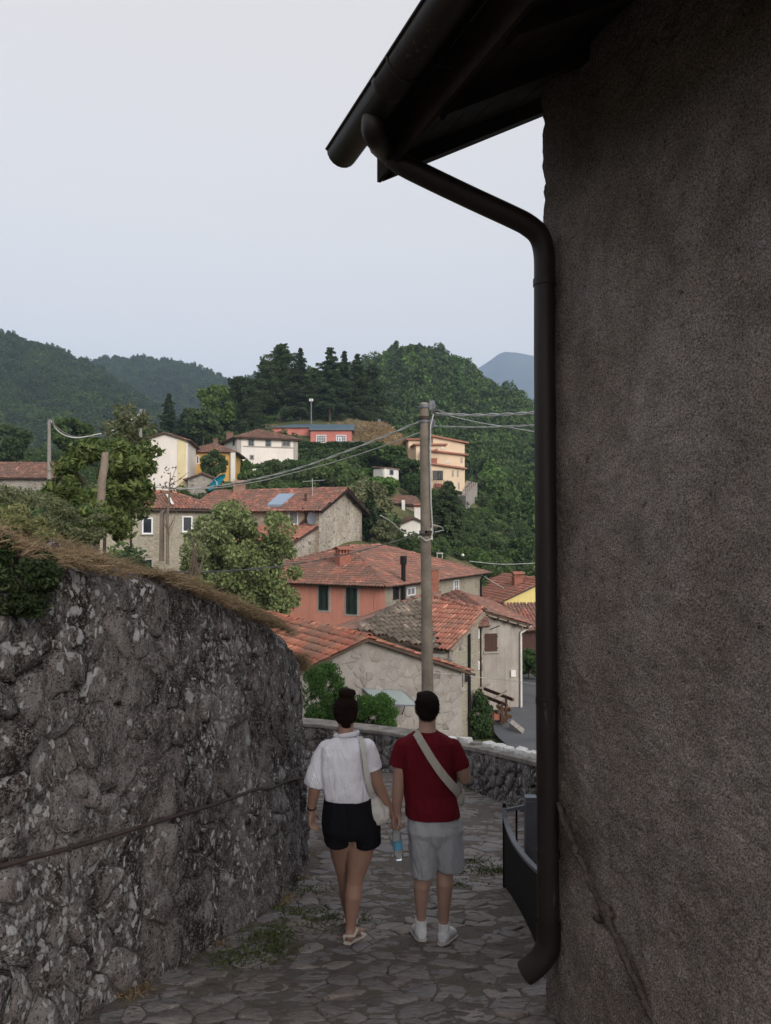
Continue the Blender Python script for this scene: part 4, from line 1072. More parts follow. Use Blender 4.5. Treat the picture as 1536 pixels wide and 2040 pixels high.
def gable_house(name, label, c, z0, z1, pitch, mats, group=None, cat='house'):
    t = thing(name, label, cat, ((c[0][0] + c[2][0]) / 2, (c[0][1] + c[2][1]) / 2, z0), group)
    for i in range(4):
        w = (Vector(c[(i + 1) % 4]) - Vector(c[i])).length
        wall(t, c[i], c[(i + 1) % 4], z0, z1, z1, mats[i] if isinstance(mats, (list, tuple)) else mats, (0.5, z1 + w / 2 * pitch) if i in (0, 2) else None)
    return t
def downpipe(parent, pts, r, mat): return MB().tube(pts, r, 8).build('downpipe', mat, parent)

# ------------------------------------------------------------------ the near stone house with the orange roof
gA, rA = Vector((.857, .515)), Vector((-.515, .857)); apA = at(726, 1268, 24.0); w2 = 3.75
cA = [Vector((apA.x, apA.y)) - gA * w2, Vector((apA.x, apA.y)) + gA * w2]; cA += [cA[1] + rA * 10.6, cA[0] + rA * 10.6]
pA = math.tan(math.radians(19.5)); zA = apA.z - w2 * pA - .12
hA = thing('stone_house', 'near stone gable house with orange tile roof just below the parapet', 'house', (apA.x, apA.y, -9.2))
for i, ap in ((0, (0.5, zA + w2 * pA)), (1, None), (2, (0.5, zA + w2 * pA)), (3, None)): wall(hA, cA[i], cA[(i + 1) % 4], -9.4, zA, zA, M['mortar_pale'] if i == 0 else M['stone_grey'], ap)
gable_roof(hA, cA, zA, pA, M['tile_orange'], oh=.42, ohg=.24, tw=.205, tl=.36, n_ind=300, lift=.10)
dA, nA = frame_of(cA[0], cA[1]); OA = Vector((cA[0].x, cA[0].y, 0))
def mapA(u, v, w): return OA + dA * u + UP * v + nA * w
seeds = jitter_grid(0.1, -7.6, 2 * w2, zA + w2 * pA, lambda v: .29, lambda v: .165, .48); seeds = [s for s in seeds if random.random() < .85]
M['stone_block'] = None
def _stone_block():
    t = NT('stone_block'); p = t.pos(); n1 = t.noise(p, 3, 5, .65); n2 = t.noise(p, 24, 4, .7)
    c = t.ramp(t.rnd(), [(0, (.24, .21, .18)), (.3, (.30, .28, .26)), (.6, (.27, .25, .23)), (.85, (.33, .31, .285)), (1, (.15, .13, .115))])
    c = t.mix(.65, c, t.mix(n2, (.12, .12, .12), (1, 1, 1)), 'OVERLAY'); c = t.mix(t.math('MULTIPLY', t.step(n1, .46, .54), .7), c, (.30, .282, .265)); c = t.mix(t.math('MULTIPLY', t.step(t.noise(p, 8, 5, .75), .57, .66), .6), c, (.13, .112, .10))
    M['stone_block'] = t.done(c, .95, t.bump(n2, .7, .02), .1)
_stone_block()
lay_stones(hA, voronoi(seeds, (0.02, -8, 2 * w2 - .02, zA + w2 * pA)), .006, lambda c: random.uniform(-.014, .022), mapA, M['stone_block'], 300, 'stone',
           ok=lambda c: .18 < c[0] < 2 * w2 - .18 and c[1] < zA + (w2 - abs(c[0] - w2)) * pA - .16, sink=.05, rest='stone_field', tilt=.7, top=.86, cut=.14)
# glass canopy over its door, on iron brackets
cn = [on_wall(712, 1392, cA[0], cA[1]) , on_wall(778, 1364, cA[0], cA[1]), on_wall(812, 1402, cA[0], cA[1])]
Lw, Rw = on_wall(722, 1372, cA[0], cA[1]), on_wall(800, 1376, cA[0], cA[1]); out = nA * 1.0 - UP * .28
cnp = MB().prism([Lw, Rw, Rw + out, Lw + out], UP * .015).build('glass_canopy', M['glass_canopy'], hA)
MB().beam(Lw, Rw, .03, .04).beam(Lw + out - UP * .01, Rw + out - UP * .01, .03, .04).beam(Lw, Lw + out, .03, .04).beam(Rw, Rw + out, .03, .04).beam((Lw + Rw) / 2, (Lw + Rw) / 2 + out, .02, .03).build('canopy_frame', M['metal_grey'], cnp)
for e in (Lw, Rw):
    b = MB().tube([e - UP * .75 + nA * .03, e - UP * .40 + nA * .22, e - UP * .28 + nA * .55, e + out - UP * .02], .014, 6)
    for k, rr in ((.35, .12), (.62, .085)): b.tube([e + nA * k - UP * (.18 + .12 * k) + nA * rr * math.cos(a) + UP * rr * math.sin(a) for a in np.linspace(0, 5.5, 12)], .010, 5)
    b.build('iron_bracket', M['metal_dark'], cnp)

# ------------------------------------------------------------------ the house with two roof slopes meeting in a valley
hB = thing('stone_house', 'stone house with grey and red roof slopes behind the near gable', 'house', tuple(at(880, 1300, 31).xy) + (-9.2,))
nR = Vector((.6 * .375, .8 * .375, -.927)) * -1; pR = at(896, 1292, 29.5)
nR = Vector((-.6 * .375, -.8 * .375, .927)); nG = Vector((.5 * .34, -.87 * .34, .94))
R_ = lambda x, y: on_plane(x, y, pR, nR)
vT, vB = R_(846, 1204), R_(882, 1291)
nG = (vB - vT).cross(R_(800, 1206) + UP * -.05 - vT); nG = nG if nG.z > 0 else -nG; nG.normalize()
gP = at(700, 1250, 31.5)
G1 = on_plane(800, 1204, vT, (.5 * .34, -.87 * .34, .94)); G_ = lambda x, y: on_plane(x, y, vT, (.5 * .34, -.87 * .34, .94))
rB = roof_part(hB, -4)
roof_plane(rB, [R_(846, 1186), R_(964, 1217), pR + (R_(890, 1300) - pR) * .3, vB, vT], M['tile_rust'], .17, .40, 0, wob=.006)
roof_plane(rB, [vT + UP * .03, G_(884, 1292), G_(862, 1294), G_(712, 1254), G_(800, 1203)], M['tile_grey'], .225, .34, 300, wob=.02)
back = [G_(800, 1203) + UP * .02, G_(712, 1254) + UP * .02, G_(690, 1250) + Vector((-.6, 1.6, -.15)), R_(846, 1186) + Vector((-.2, .4, 0.02))]
mb = MB()
for tri in ((0, 1, 2), (0, 2, 3)): mb.prism([back[i] - UP * .12 for i in tri], UP * .1)
mb.build('roof_bed', M['tile_brown'], rB)
ridge(rB, G_(800, 1203), G_(712, 1254), M['tile_grey']); ridge(rB, R_(846, 1186), R_(964, 1217), M['tile_rust']); ridge(rB, G_(800, 1203), R_(846, 1186), M['tile_brown'])
vr = R_(964, 1217); aB = (pR.x + .05, pR.y + .1); bB = (vr.x - .25, vr.y - .12); fB = at(948, 1350, vr.y + .6)
wB = wall(hB, aB, bB, -9.6, pR.z - .18, vr.z - .22, M['stone_olive'])
l0 = G_(760, 1270); wall(hB, (l0.x, l0.y + .4), (aB[0], aB[1]), -9.6, pR.z - .25, pR.z - .25, M['stone_grey'])
MB().beam(pR + Vector((.06, .0, -.10)), vr + Vector((.0, -.06, -.10)), .10, .13).build('verge_board', M['wood_grey'], rB)
dB, nB = frame_of(aB, bB)
for px0, y0, x1, y1 in ((896.5, 1294, 901, 1310), (915.5, 1276, 920, 1288), (916, 1336, 921.5, 1372), (897, 1338, 900, 1350)):
    window(hB, aB, bB, (px0, y0, x1, y1), 'stone_trim', 'pane', .05, sill='stone_trim')
e = on_wall(931.5, 1262, aB, bB) + nB * .08; f = on_wall(935, 1450, aB, bB) + nB * .08; f.x, f.y = e.x + .02, e.y; downpipe(hB, [e, Vector((e.x, e.y, -9.4))], .055, M['metal_dark'])
for (a_, b_) in (((908, 1361), (912, 1381)), ((927, 1333), (925, 1358))): MB().beam(on_wall(*a_, aB, bB) + nB * .05, on_wall(*b_, aB, bB) + nB * .12, .10, .10).build('wall_tie', M['metal_dark'], hB)

# ------------------------------------------------------------------ tall narrow brick strip and the grey house with the brown shutter
rC0 = at(966, 1220, 36.5); aC = Vector((rC0.x - .55, rC0.y - .10)); gC = Vector((.985, .17)); bC = Vector((at(1040, 1300, 37.0).x, at(1040, 1300, 37.0).y)); gC = (bC - aC).normalized()
zeC = on_wall(1040, 1243, aC, bC).z; zrC = on_wall(966, 1221, aC, bC).z
hC = thing('grey_house', 'grey plastered house with brown shutter and white downpipe beside the road', 'house', (aC.x, aC.y, -9.6))
rdC = Vector((-.02, 1.0)).normalized(); mC = aC + gC * ((Vector((rC0.x, rC0.y)) - aC).dot(gC))
lC = mC - gC * (bC - mC).length; LC = 12.0
wall(hC, aC, bC, -9.9, zrC - .03, zeC, M['plaster_grey'], (max(.02, (mC - aC).length / (bC - aC).length), zrC))
wall(hC, bC, bC + rdC * LC, -9.9, zeC, zeC, M['plaster_grey'])
rfC = roof_part(hC, 0); wr = (bC - mC).length; pch = (zrC - zeC) / wr; ohc = .40
E_ = lambda s, o_=0.0: Vector((*(mC + gC * s + rdC * o_), zrC + .12 - s * pch))
roof_plane(rfC, [E_(0, -.3), E_(wr + ohc, -.3), E_(wr + ohc, LC), E_(0, LC)], M['tile_red'], .21, .36, wob=.02)
El = lambda s, o_=0.0: Vector((*(mC - gC * s + rdC * o_), zrC + .12 - s * pch))
roof_plane(rfC, [El(0, 1.8), El(wr, 1.8), El(wr, LC), El(0, LC)], M['tile_red'], .21, .36)
ridge(rfC, E_(0, -.3), E_(0, LC), M['tile_red'])
for s in np.linspace(.6, wr + .2, 4): MB().beam(E_(s, -.34) - UP * .2, E_(s, .2) - UP * .2, .13, .13).build('purlin', M['wood_dark'], rfC)
MB().beam(E_(.1, -.28) - UP * .16, E_(wr + ohc, -.28) - UP * .16, .10, .07).build('verge_board', M['wood_grey'], rfC)
dC, nC = frame_of(aC, bC)
c_, w_, h_ = rect_on(aC, bC, 966, 1262, 990, 1297)
sh = MB()
for i in range(5): sh.box(c_ + dC * (-w_ / 2 + w_ * (i + .5) / 5) + nC * (.03 + .004 * (i % 2)), (w_ / 5 - .008, .05, h_), M=Matrix((dC, nC, UP)).transposed())
for s in (-.33, .33): sh.box(c_ + UP * s * h_ + nC * .062, (w_ + .06, .02, .06), M=Matrix((dC, nC, UP)).transposed())
shC = sh.build('shutter', M['wood_brown'], hC)
MB().box(c_ - UP * (h_ / 2 + .05) + nC * .05, (w_ + .2, .14, .07), M=Matrix((dC, nC, UP)).transposed()).build('sill', M['stone_trim'], shC)
MB().box(on_wall(1021, 1341, aC, bC) + nC * .06, (.24, .12, .3), M=Matrix((dC, nC, UP)).transposed()).build('meter_box', M['plaster_white'], hC)
MB().beam(on_wall(975, 1254, aC, bC) + nC * .05, on_wall(995, 1246, aC, bC) + nC * .05, .03, .03).build('iron_bar', M['metal_dark'], hC)
t0 = E_(wr + ohc + .05, -.25) - UP * .05; t1 = on_wall(1036, 1262, aC, bC) + nC * .1; t2 = Vector((t1.x, t1.y, t1.z)); tb_ = on_wall(1034, 1425, aC, bC); 
downpipe(hC, [t0, t1 + UP * .05, t1 - UP * .15, Vector((t1.x, t1.y, tb_.z))], .06, M['pipe_white'])
MB().tube([Vector((t1.x, t1.y, tb_.z + .02)), Vector((t1.x, t1.y, -9.6))], .068, 8).build('pipe_foot', M['metal_dark'], hC)
MB().tube([E_(wr + ohc + .06, -.3) - UP * .06, E_(wr + ohc + .06, LC) - UP * .06], .07, 8).build('gutter', M['metal_grey'], rfC)
# brick strip: a narrow wing between the two
sW = Vector((at(949, 1300, 35.2).x, 35.2)); eW = Vector((at(962, 1300, 35.5).x, 35.5))
tw_ = thing('brick_wing', 'narrow brick stair wing with its own tiny tile roof left of the grey house', 'house', (sW.x, sW.y, -9.6))
zt_ = at(955, 1246, 35.3).z
wall(tw_, sW, eW, -9.8, zt_, zt_, M['stone_tan']); wall(tw_, eW, eW + Vector((.1, 1.3)), -9.8, zt_, zt_, M['stone_tan'])
rf_ = roof_part(tw_, zt_); pz_ = zt_ + .02
roof_plane(rf_, [(sW.x - .15, sW.y - .35, pz_), (eW.x + .28, eW.y - .35, pz_), (eW.x + .28, eW.y + 1.0, pz_ + .4), (sW.x - .15, sW.y + 1.0, pz_ + .4)], M['tile_brown'], .17, .3)
for y0, y1 in ((1253, 1272), (1317, 1334)):
    window(tw_, sW, eW, (945.5 + 2, y0, 953, y1), 'frame_white', 'pane', .06)
downpipe(tw_, [Vector((eW.x - .12, eW.y - .1, zt_ - .05)), Vector((eW.x - .12, eW.y - .1, -9.6))], .05, M['metal_dark'])

# ------------------------------------------------------------------ coral house
D0 = at(767, 1162, 43.0); D0 = Vector((D0.x, D0.y)); vD = Vector((.46, .89)).normalized(); uD = Vector((-vD.y, vD.x))
cD = [D0 + uD * 11.0, D0, D0 + vD * 15.4, D0 + vD * 15.4 + uD * 11.0]; zD = at(767, 1163, 43.0).z
hD = box_house('coral_house', 'coral plastered house with green shutters and large red hip roof', cD, -9.5, zD, [M['plaster_coral'], M['stone_olive'], M['plaster_grey'], M['plaster_grey']])
hip_roof(hD, cD, zD, math.tan(math.radians(19)), M['tile_red'], oh=.45, tw=.21, tl=.34)
shutters(hD, cD[0], cD[1], (636, 1164, 655, 1215), M['shutter_green'], 'stone_trim')
shutters(hD, cD[0], cD[1], (690.5, 1171, 712, 1223), M['shutter_green'], 'stone_trim')
window(hD, cD[1], cD[2], (810, 1170, 826, 1186), 'frame_white', 'pane_pale', .06, (2, 1), surround='stone_trim')
window(hD, cD[1], cD[2], (903, 1155, 913, 1197), 'frame_white', 'pane_pale', .07, (2, 3))
window(hD, cD[1], cD[2], (783, 1166, 793, 1194), 'wood_dark', 'pane', .07)
rtD = hD.children[-1]
dD, nD = frame_of(cD[1], cD[2])
fx = on_wall(797, 1160, cD[1], cD[2]) + nD * .22; MB().tube([Vector((fx.x, fx.y, zD - 2.0)), Vector((fx.x, fx.y, zD + 1.05))], .13, 10).tube([Vector((fx.x, fx.y, zD + 1.0)), Vector((fx.x, fx.y, zD + 1.5))], .19, 10).build('flue_pipe', M['metal_dark'], hD)
ch = at(683, 1125, 47.2); chimney(hD, (ch.x, ch.y, 0), at(683, 1142, 47.2).z - .5, at(683, 1104, 47.2).z, .82, .62, .6, M['terracotta'])
e0 = cD[2] + Vector((.1, -.25)); downpipe(hD, [Vector((*(cD[2] - vD * .4 + Vector((nD.x, nD.y)) * .5), zD - .05)), Vector((*(cD[2] - vD * .3 + Vector((nD.x, nD.y)) * .1), zD - .6)), Vector((*(cD[2] - vD * .3 + Vector((nD.x, nD.y)) * .1), -9.4))], .07, M['metal_dark'])
MB().tube([Vector((*(cD[1] + Vector((nD.x, nD.y)) * .50), zD - .14)), Vector((*(cD[2] + Vector((nD.x, nD.y)) * .50), zD - .14))], .07, 8).build('gutter', M['metal_dark'], hD)
cx_ = on_wall(748, 1168, cD[0], cD[1]); nd_ = frame_of(cD[0], cD[1])[1]
MB().tube([on_wall(766, 1171, cD[0], cD[1]) + nd_ * .03, on_wall(747, 1171, cD[0], cD[1]) + nd_ * .03, on_wall(746, 1213, cD[0], cD[1]) + nd_ * .03], .02, 6).build('wall_conduit', M['plaster_coral'], hD)
b_ = at(870, 1140, 42.0)
ch2 = thing('brick_chimney', 'crumbling small brick chimney just right of the utility pole above the red roof', 'chimney', tuple(at(866, 1172, 38)))
mb = MB(); z_ = at(866, 1180, 38).z; zt2 = at(866, 1138, 38).z; p_ = at(866, 1160, 38)
k = 0
while z_ < zt2:
    mb.box((p_.x + random.uniform(-.03, .03), p_.y, z_ + .045), (.42 * random.uniform(.75, 1.1), .4, .085), random.uniform(-.06, .06)); z_ += .092
mb.build('brick_stack', M['terracotta'], ch2)
MB().box((p_.x, p_.y, zt2 + .1), (.52, .5, .06)).box((p_.x, p_.y, at(866, 1188, 38).z), (.62, .55, .5)).build('chimney_cap', M['tile_brown'], ch2)

# ------------------------------------------------------------------ lemon house and brown shed by the road
aE = Vector((at(1004, 1215, 60).x, 60.0)); gE = Vector((.97, .25)).normalized(); rE = Vector((-.25, .97))
zE = at(1004, 1196, 60).z
cE = [aE, aE + gE * 7.0, aE + gE * 7.0 + rE * 9, aE + rE * 9]
hE = gable_house('lemon_house', 'lemon yellow house with white verge beside the dark downpipe', cE, -9.8, zE, .42, M['plaster_lemon'])
rfE, hh = gable_roof(hE, cE, zE, .42, M['tile_rust'], .5, .25)
MB().beam(Vector((*(aE - gE * .45 - rE * .05), zE - .16)), Vector((*((aE + gE * 3.5) - rE * .05), zE + 3.5 * .42 - .02)), .12, .18).build('verge_board', M['plaster_white'], rfE)
cc = at(1031, 1172, 63); chimney(hE, (cc.x, cc.y, 0), cc.z - .8, at(1031, 1150, 63).z, .75, .65, .2, M['terracotta'])
hS = thing('brown_shed', 'dark red brown shed with low tile roof by the road', 'shed', tuple(at(1052, 1300, 50).xy) + (-9.6,))
s0 = Vector((at(1034, 1280, 50).x, 50.0)); cS = quad_from(s0, (1, .05), 4.5, (-.05, 1), 4)
for i in range(4): wall(hS, cS[i], cS[(i + 1) % 4], -9.8, at(1050, 1256, 50).z, at(1050, 1256, 50).z, M['wood_brown'])
zS = at(1050, 1254, 50).z; rs = roof_part(hS, zS)
roof_plane(rs, [(cS[0].x - .3, cS[0].y - .4, zS), (cS[1].x + .3, cS[1].y - .4, zS), (cS[2].x + .3, cS[2].y, zS + 1.3), (cS[3].x - .3, cS[3].y, zS + 1.3)], M['tile_red'], .24, .4)

# ------------------------------------------------------------------ rubble house with solar panel
F0 = at(636, 1012, 58); F0 = Vector((F0.x, F0.y)); uF, vF = Vector((-.93, .37)).normalized(), Vector((.42, .91)).normalized()
gwF = 7.2; cF = [F0, F0 + vF * gwF, F0 + vF * gwF + uF * 11.5, F0 + uF * 11.5]; zF = at(636, 1013, 58).z + .05; pF = .44
hF = gable_house('rubble_house', 'rubble stone house with solar panel on its red roof and pale stone gable', cF, -6.0, zF, pF, [M['stone_pale'], M['stone_tan'], M['stone_tan'], M['stone_tan']])
rfF, hF_ = gable_roof(hF, cF, zF, pF, M['tile_red'], oh=.55, ohg=.5, tw=.23, tl=.4)
g3 = Vector((vF.x, vF.y, 0)); r3 = Vector((-uF.x, -uF.y, 0)); mF = Vector((*((cF[0] + cF[1]) / 2), zF + gwF / 2 * pF)) + r3 * .5
for s in (-1, 1): MB().beam(mF + UP * -.12, mF + g3 * s * (gwF / 2 + .55) - UP * ((gwF / 2 + .55) * pF + .12), .09, .20).build('verge_board', M['wood_dark'], rfF)
for s in (-.98, -.5, 0, .5, .98):
    p = mF + g3 * s * (gwF / 2 + .3) - UP * (abs(s) * (gwF / 2 + .3) * pF + .20); MB().beam(p - r3 * .02, p - r3 * .7, .14, .14).build('purlin', M['wood_dark'], rfF)
nrm = Vector((-vF.x * pF, -vF.y * pF, 1)).normalized(); ep = Vector((*cF[0], zF))
def rp(px, py, off): return on_plane(px, py, ep + nrm * off, nrm)
MB().prism([rp(532, 1007, .2), rp(562, 1007, .2), rp(588, 985, .2), rp(556, 985, .2)], nrm * .08).build('solar_panel', M['solar'], rfF)
MB().prism([rp(531, 1012, .17), rp(560, 1012, .17), rp(563, 1006, .17), rp(534, 1006, .17)], nrm * .1).build('panel_tank', M['metal_grey'], rfF)
window(hF, cF[3], cF[0], (576, 1018, 594, 1044), 'frame_white', 'pane_pale', .05, sill='plaster_white', surround='stone_trim')
p = on_wall(608, 1010, cF[3], cF[0]); n_ = frame_of(cF[3], cF[0])[1]
downpipe(hF, [p + n_ * .5 - UP * .1, on_wall(611, 1024, cF[3], cF[0]) + n_ * .1, on_wall(610, 1035, cF[3], cF[0]) + n_ * .1, on_wall(599, 1046, cF[3], cF[0]) + n_ * .12], .11, M['wood_brown'])
MB().tube([rp(609, 1000, .1), rp(609, 1000, .1) + UP * .65], .10, 8).build('flue_pipe', M['wood_brown'], rfF)
cc = Vector((*(F0 + uF * 9.3 + vF * 3.3), 0)); chimney(hF, cc, zF + .8, at(495, 968, cc.y).z, .80, .65, -.38, M['brick_faded'], 'brick_faded')
an = MB(); ab = rp(623, 990, .05); at_ = at(622, 953, ab.y); an.tube([ab, at_], .025, 6)
an.tube([at_ - UP * .25 + Vector((-.75, 0, 0)), at_ - UP * .25 + Vector((1.0, 0, .12))], .016, 5)
for k in range(6): an.tube([at_ - UP * (.25 - .01 * k) + Vector((-.6 + .28 * k, -.3, 0)), at_ - UP * (.25 - .01 * k) + Vector((-.6 + .28 * k, .3, 0))], .010, 4)
an.build('aerial', M['cable_pale'], rfF)
dc = on_wall(628, 1033, cF[3], cF[0]) + n_ * .45; ds = MB(); Rm = n_.to_track_quat('Z', 'Y').to_matrix(); vs = []; K = 18
for j in range(4):
    r = .42 * j / 3
    for k in range(K): vs.append(dc + Rm @ Vector((r * math.cos(6.283 * k / K), r * 1.12 * math.sin(6.283 * k / K), .10 * (j / 3) ** 2)))
ds.add(vs, [(j * K + k, j * K + (k + 1) % K, (j + 1) * K + (k + 1) % K, (j + 1) * K + k) for j in range(3) for k in range(K)], True); ds.tube([dc, dc - n_ * .45 - UP * .1], .025, 6)
ds.build('satellite_dish', M['metal_grey'], hF)
# lean-to in front of it
lw = [F0 + uF * .1, F0 + uF * 6.2]; fo = Vector((-vF.x, -vF.y)); zl = on_wall(600, 1050, cF[3], cF[0]).z
rl = roof_part(hF, zl); z2 = zl - 1.15
fr = [Vector((*(lw[0] + fo * 4.0), z2)), Vector((*(lw[1] + fo * 4.0), z2)), Vector((*(lw[1] + fo * .02), zl + .12)), Vector((*(lw[0] + fo * .02), zl + .12))]
roof_plane(rl, fr, M['tile_rust'], .23, .4)
MB().beam(fr[0] - UP * .15 + Vector((.03, -.02, 0)), fr[3] - UP * .15 + Vector((.03, -.02, 0)), .10, .14).build('verge_board', M['wood_brown'], rl)
q0, q1 = lw[0] + fo * 3.7 + uF * .25, lw[0] + uF * .25 - fo * .02
wall(hF, q0, q1, -6, z2 - .06, zl - .08, M['stone_pale'], name='lean_to_wall'); wall(hF, q0 + uF * 5.6, q0, -6, z2 - .08, z2 - .08, M['stone_tan'], name='lean_to_wall')

# ------------------------------------------------------------------ olive grey stone house on the left with white windows
G0 = at(425, 1012, 50); cG = quad_from(at(198, 1012, 47).xy, at(425, 1012, 50.5).xy - at(198, 1012, 47).xy, 7.6, (-.3, 1), 6.5)
cG = [cG[0], cG[1], cG[2], cG[3]]; zG = at(300, 1013, 48.5).z
hG = box_house('olive_stone_house', 'olive grey stone house with two white framed windows and orange roof corner', cG, -4.5, zG, M['stone_olive'])
hip_roof(hG, cG, zG, math.tan(math.radians(20)), M['tile_red'], oh=.3, tw=.21, tl=.36)
window(hG, cG[0], cG[1], (282.5, 1031, 304, 1064), 'frame_white', 'pane', .085, sill='stone_trim', surround=None)
window(hG, cG[0], cG[1], (362.5, 1028, 383, 1060), 'frame_white', 'pane', .085, sill='stone_trim')
window(hG, cG[0], cG[1], (288, 1113, 304, 1134), 'stone_trim', 'pane', .07)
dG, nG_ = frame_of(cG[0], cG[1])
MB().tube([Vector((cG[0].x, cG[0].y, zG - .12)) + nG_ * .42, Vector((cG[1].x, cG[1].y, zG - .12)) + nG_ * .42], .055, 8).build('gutter', M['metal_rust'], hG)
MB().beam(on_wall(246, 1089, cG[0], cG[1]) + nG_ * .05, on_wall(270, 1102, cG[0], cG[1]) + nG_ * .05, .05, .05).build('wall_tie', M['metal_dark'], hG)
sk = on_wall(340, 1000, cG[0], cG[1]); sk1 = at(333, 985, 50.6); sk2 = at(344, 1004, 49.2)
MB().beam(sk1, sk2, .16, .05).build('ridge_flashing', M['paint_white'], hG)

# ------------------------------------------------------------------ cream gable house, ochre house, shed, umbrella
H0 = at(283, 900, 78); cH = quad_from(H0.xy, (1, .0), (374 - 283) / F * 78, (-.12, 1), 10); zH = at(283, 878, 78).z; pH = .31
hH = gable_house('cream_gable_house', 'tall cream gable house with straw yellow right edge', cH, 2.0, zH, pH, M['plaster_cream'])
gable_roof(hH, cH, zH, pH, M['tile_brown'], .25, .3)
k0, k1 = on_wall(353.5, 925, cH[0], cH[1]), on_wall(371, 925, cH[0], cH[1]); wH = zH + (cH[1].x - (k0.x + k1.x) / 2) * pH
MB().prism([Vector((k0.x, k0.y - .02, 2.2)), Vector((k1.x, k1.y - .02, 2.2)), Vector((k1.x, k1.y - .02, zH + .1)), Vector((k0.x, k0.y - .02, zH + .36))], Vector((0, -.05, 0))).build('corner_strip', M['plaster_straw'], hH)
I0 = at(373, 905, 85); cI = quad_from(I0.xy, (1, .05), (464 - 373) / F * 85, (-.05, 1), 7); zI = at(418, 899, 85).z
hI = box_house('ochre_house', 'small ochre yellow house with hip roof behind the round bush', cI, 3.0, zI, M['plaster_ochre'])
hip_roof(hI, cI, zI, .42, M['tile_brown'], .35)
window(hI, cI[0], cI[1], (391, 907, 397, 925), 'plaster_white', 'pane', .1)
MB().box((on_wall(463.5, 930, cI[0], cI[1]).x + .12, cI[0].y - .1, (zI + 2.5) / 2 + .0), (.5, .3, zI - 2.6)).build('corner_post', M['plaster_white'], hI)
chimney(hI, Vector((*(cI[0] + Vector((2.4, 3.4))), 0)), zI + .9, zI + 1.75, .5, .45, 0, M['tile_brown'], pots=False)
J0 = at(374, 960, 77); cJ = quad_from(J0.xy, (1, .1), (432 - 374) / F * 77, (-.1, 1), 4); zJ = at(432, 953, 77).z
hJ = gable_house('stone_shed', 'low stone shed with mossy tile roof below the ochre house', cJ, 1.5, zJ - .1, .38, M['stone_grey'], cat='shed')
gable_roof(hJ, cJ, zJ - .1, .38, M['tile_brown'], .35, .3)
hJ2 = gable_house('stone_outbuilding', 'small stone outbuilding tucked between the two red roofs', quad_from(at(418, 985, 66).xy, (1, .05), 2.3, (-.05, 1), 4), -1, at(418, 992, 66).z, .5, M['stone_grey'], cat='shed')
gable_roof(hJ2, quad_from(at(418, 985, 66).xy, (1, .05), 2.3, (-.05, 1), 4), at(418, 992, 66).z, .5, M['tile_brown'], .45, .3)
um = thing('parasol', 'turquoise tilted parasol standing by the stone shed', 'umbrella', tuple(at(418, 985, 73)))
ta, tb2, tc = at(449, 943, 73.2), at(415, 978, 72.6), at(424, 953, 72.0); mid = (ta + tb2) / 2
mb = MB(); hub = at(437, 962, 74.0)
Lv = (ta - tb2) / 2; Sv = Vector((-.16, -.8, .10)); rim = [mid + Lv * math.cos(6.283 * k / 8) + Sv * math.sin(6.283 * k / 8) for k in range(8)]; hub = mid + Vector((.30, .1, -.30)) * -.9
mb.add([hub] + rim, [(0, i + 1, (i + 1) % 8 + 1) for i in range(8)]); cano = mb.build('canopy', M['fabric_blue'], um)
MB().tube([at(432, 990, 73), mid, hub], .03, 6).build('pole', M['frame_white'], um)

# ------------------------------------------------------------------ villa, pink school
K0 = at(472, 900, 97); cK = [at(443, 900, 104).xy, at(473, 900, 97).xy, at(592, 900, 99.5).xy]; cK.append(cK[0] + (cK[2] - cK[1])); cK = [cK[1], cK[2], cK[3], cK[0]]
zK = at(473, 870, 97).z
hK = box_house('cream_villa', 'cream villa with brown hip roof and slate shutters on the hill', cK, 6.0, zK, M['plaster_cream'])
hip_roof(hK, cK, zK, .38, M['tile_brown'], .55)
dK, nK = frame_of(cK[0], cK[1])
for r in ((495.5, 876, 505, 889), (530, 877, 539, 889.5)): shutters(hK, cK[0], cK[1], r, M['shutter_slate'], 'stone_trim', 2, 6)
window(hK, cK[0], cK[1], (561, 877, 579, 890.5), 'stone_trim', 'pane', .14, (2, 1))
for r in ((497, 906, 506, 916),): window(hK, cK[0], cK[1], r, 'stone_trim', 'pane', .1)
for x in (476, 589): 
    p = on_wall(x, 900, cK[0], cK[1]); MB().box(Vector((p.x, p.y, (zK + 6) / 2)) + nK * .02, (.55, .12, zK - 6.02), math.atan2(dK.y, dK.x)).build('pilaster', M['stone_trim'], hK)
p = on_wall(535, 890.5, cK[0], cK[1]); MB().box(Vector((p.x, p.y, p.z)) + nK * .03, ((cK[1] - cK[0]).length - 1.2, .10, .13), math.atan2(dK.y, dK.x)).build('string_course', M['stone_trim'], hK)
for r in ((441.5, 880, 446.5, 889), (464, 876, 468.5, 888)): window(hK, cK[3], cK[0], r, 'stone_trim', 'pane', .1)
chimney(hK, Vector((*(cK[3] + Vector((1.2, -1.0))), 0)), zK + .3, at(467, 858, 101).z, .9, .7, .2, M['tile_brown'], pots=False)

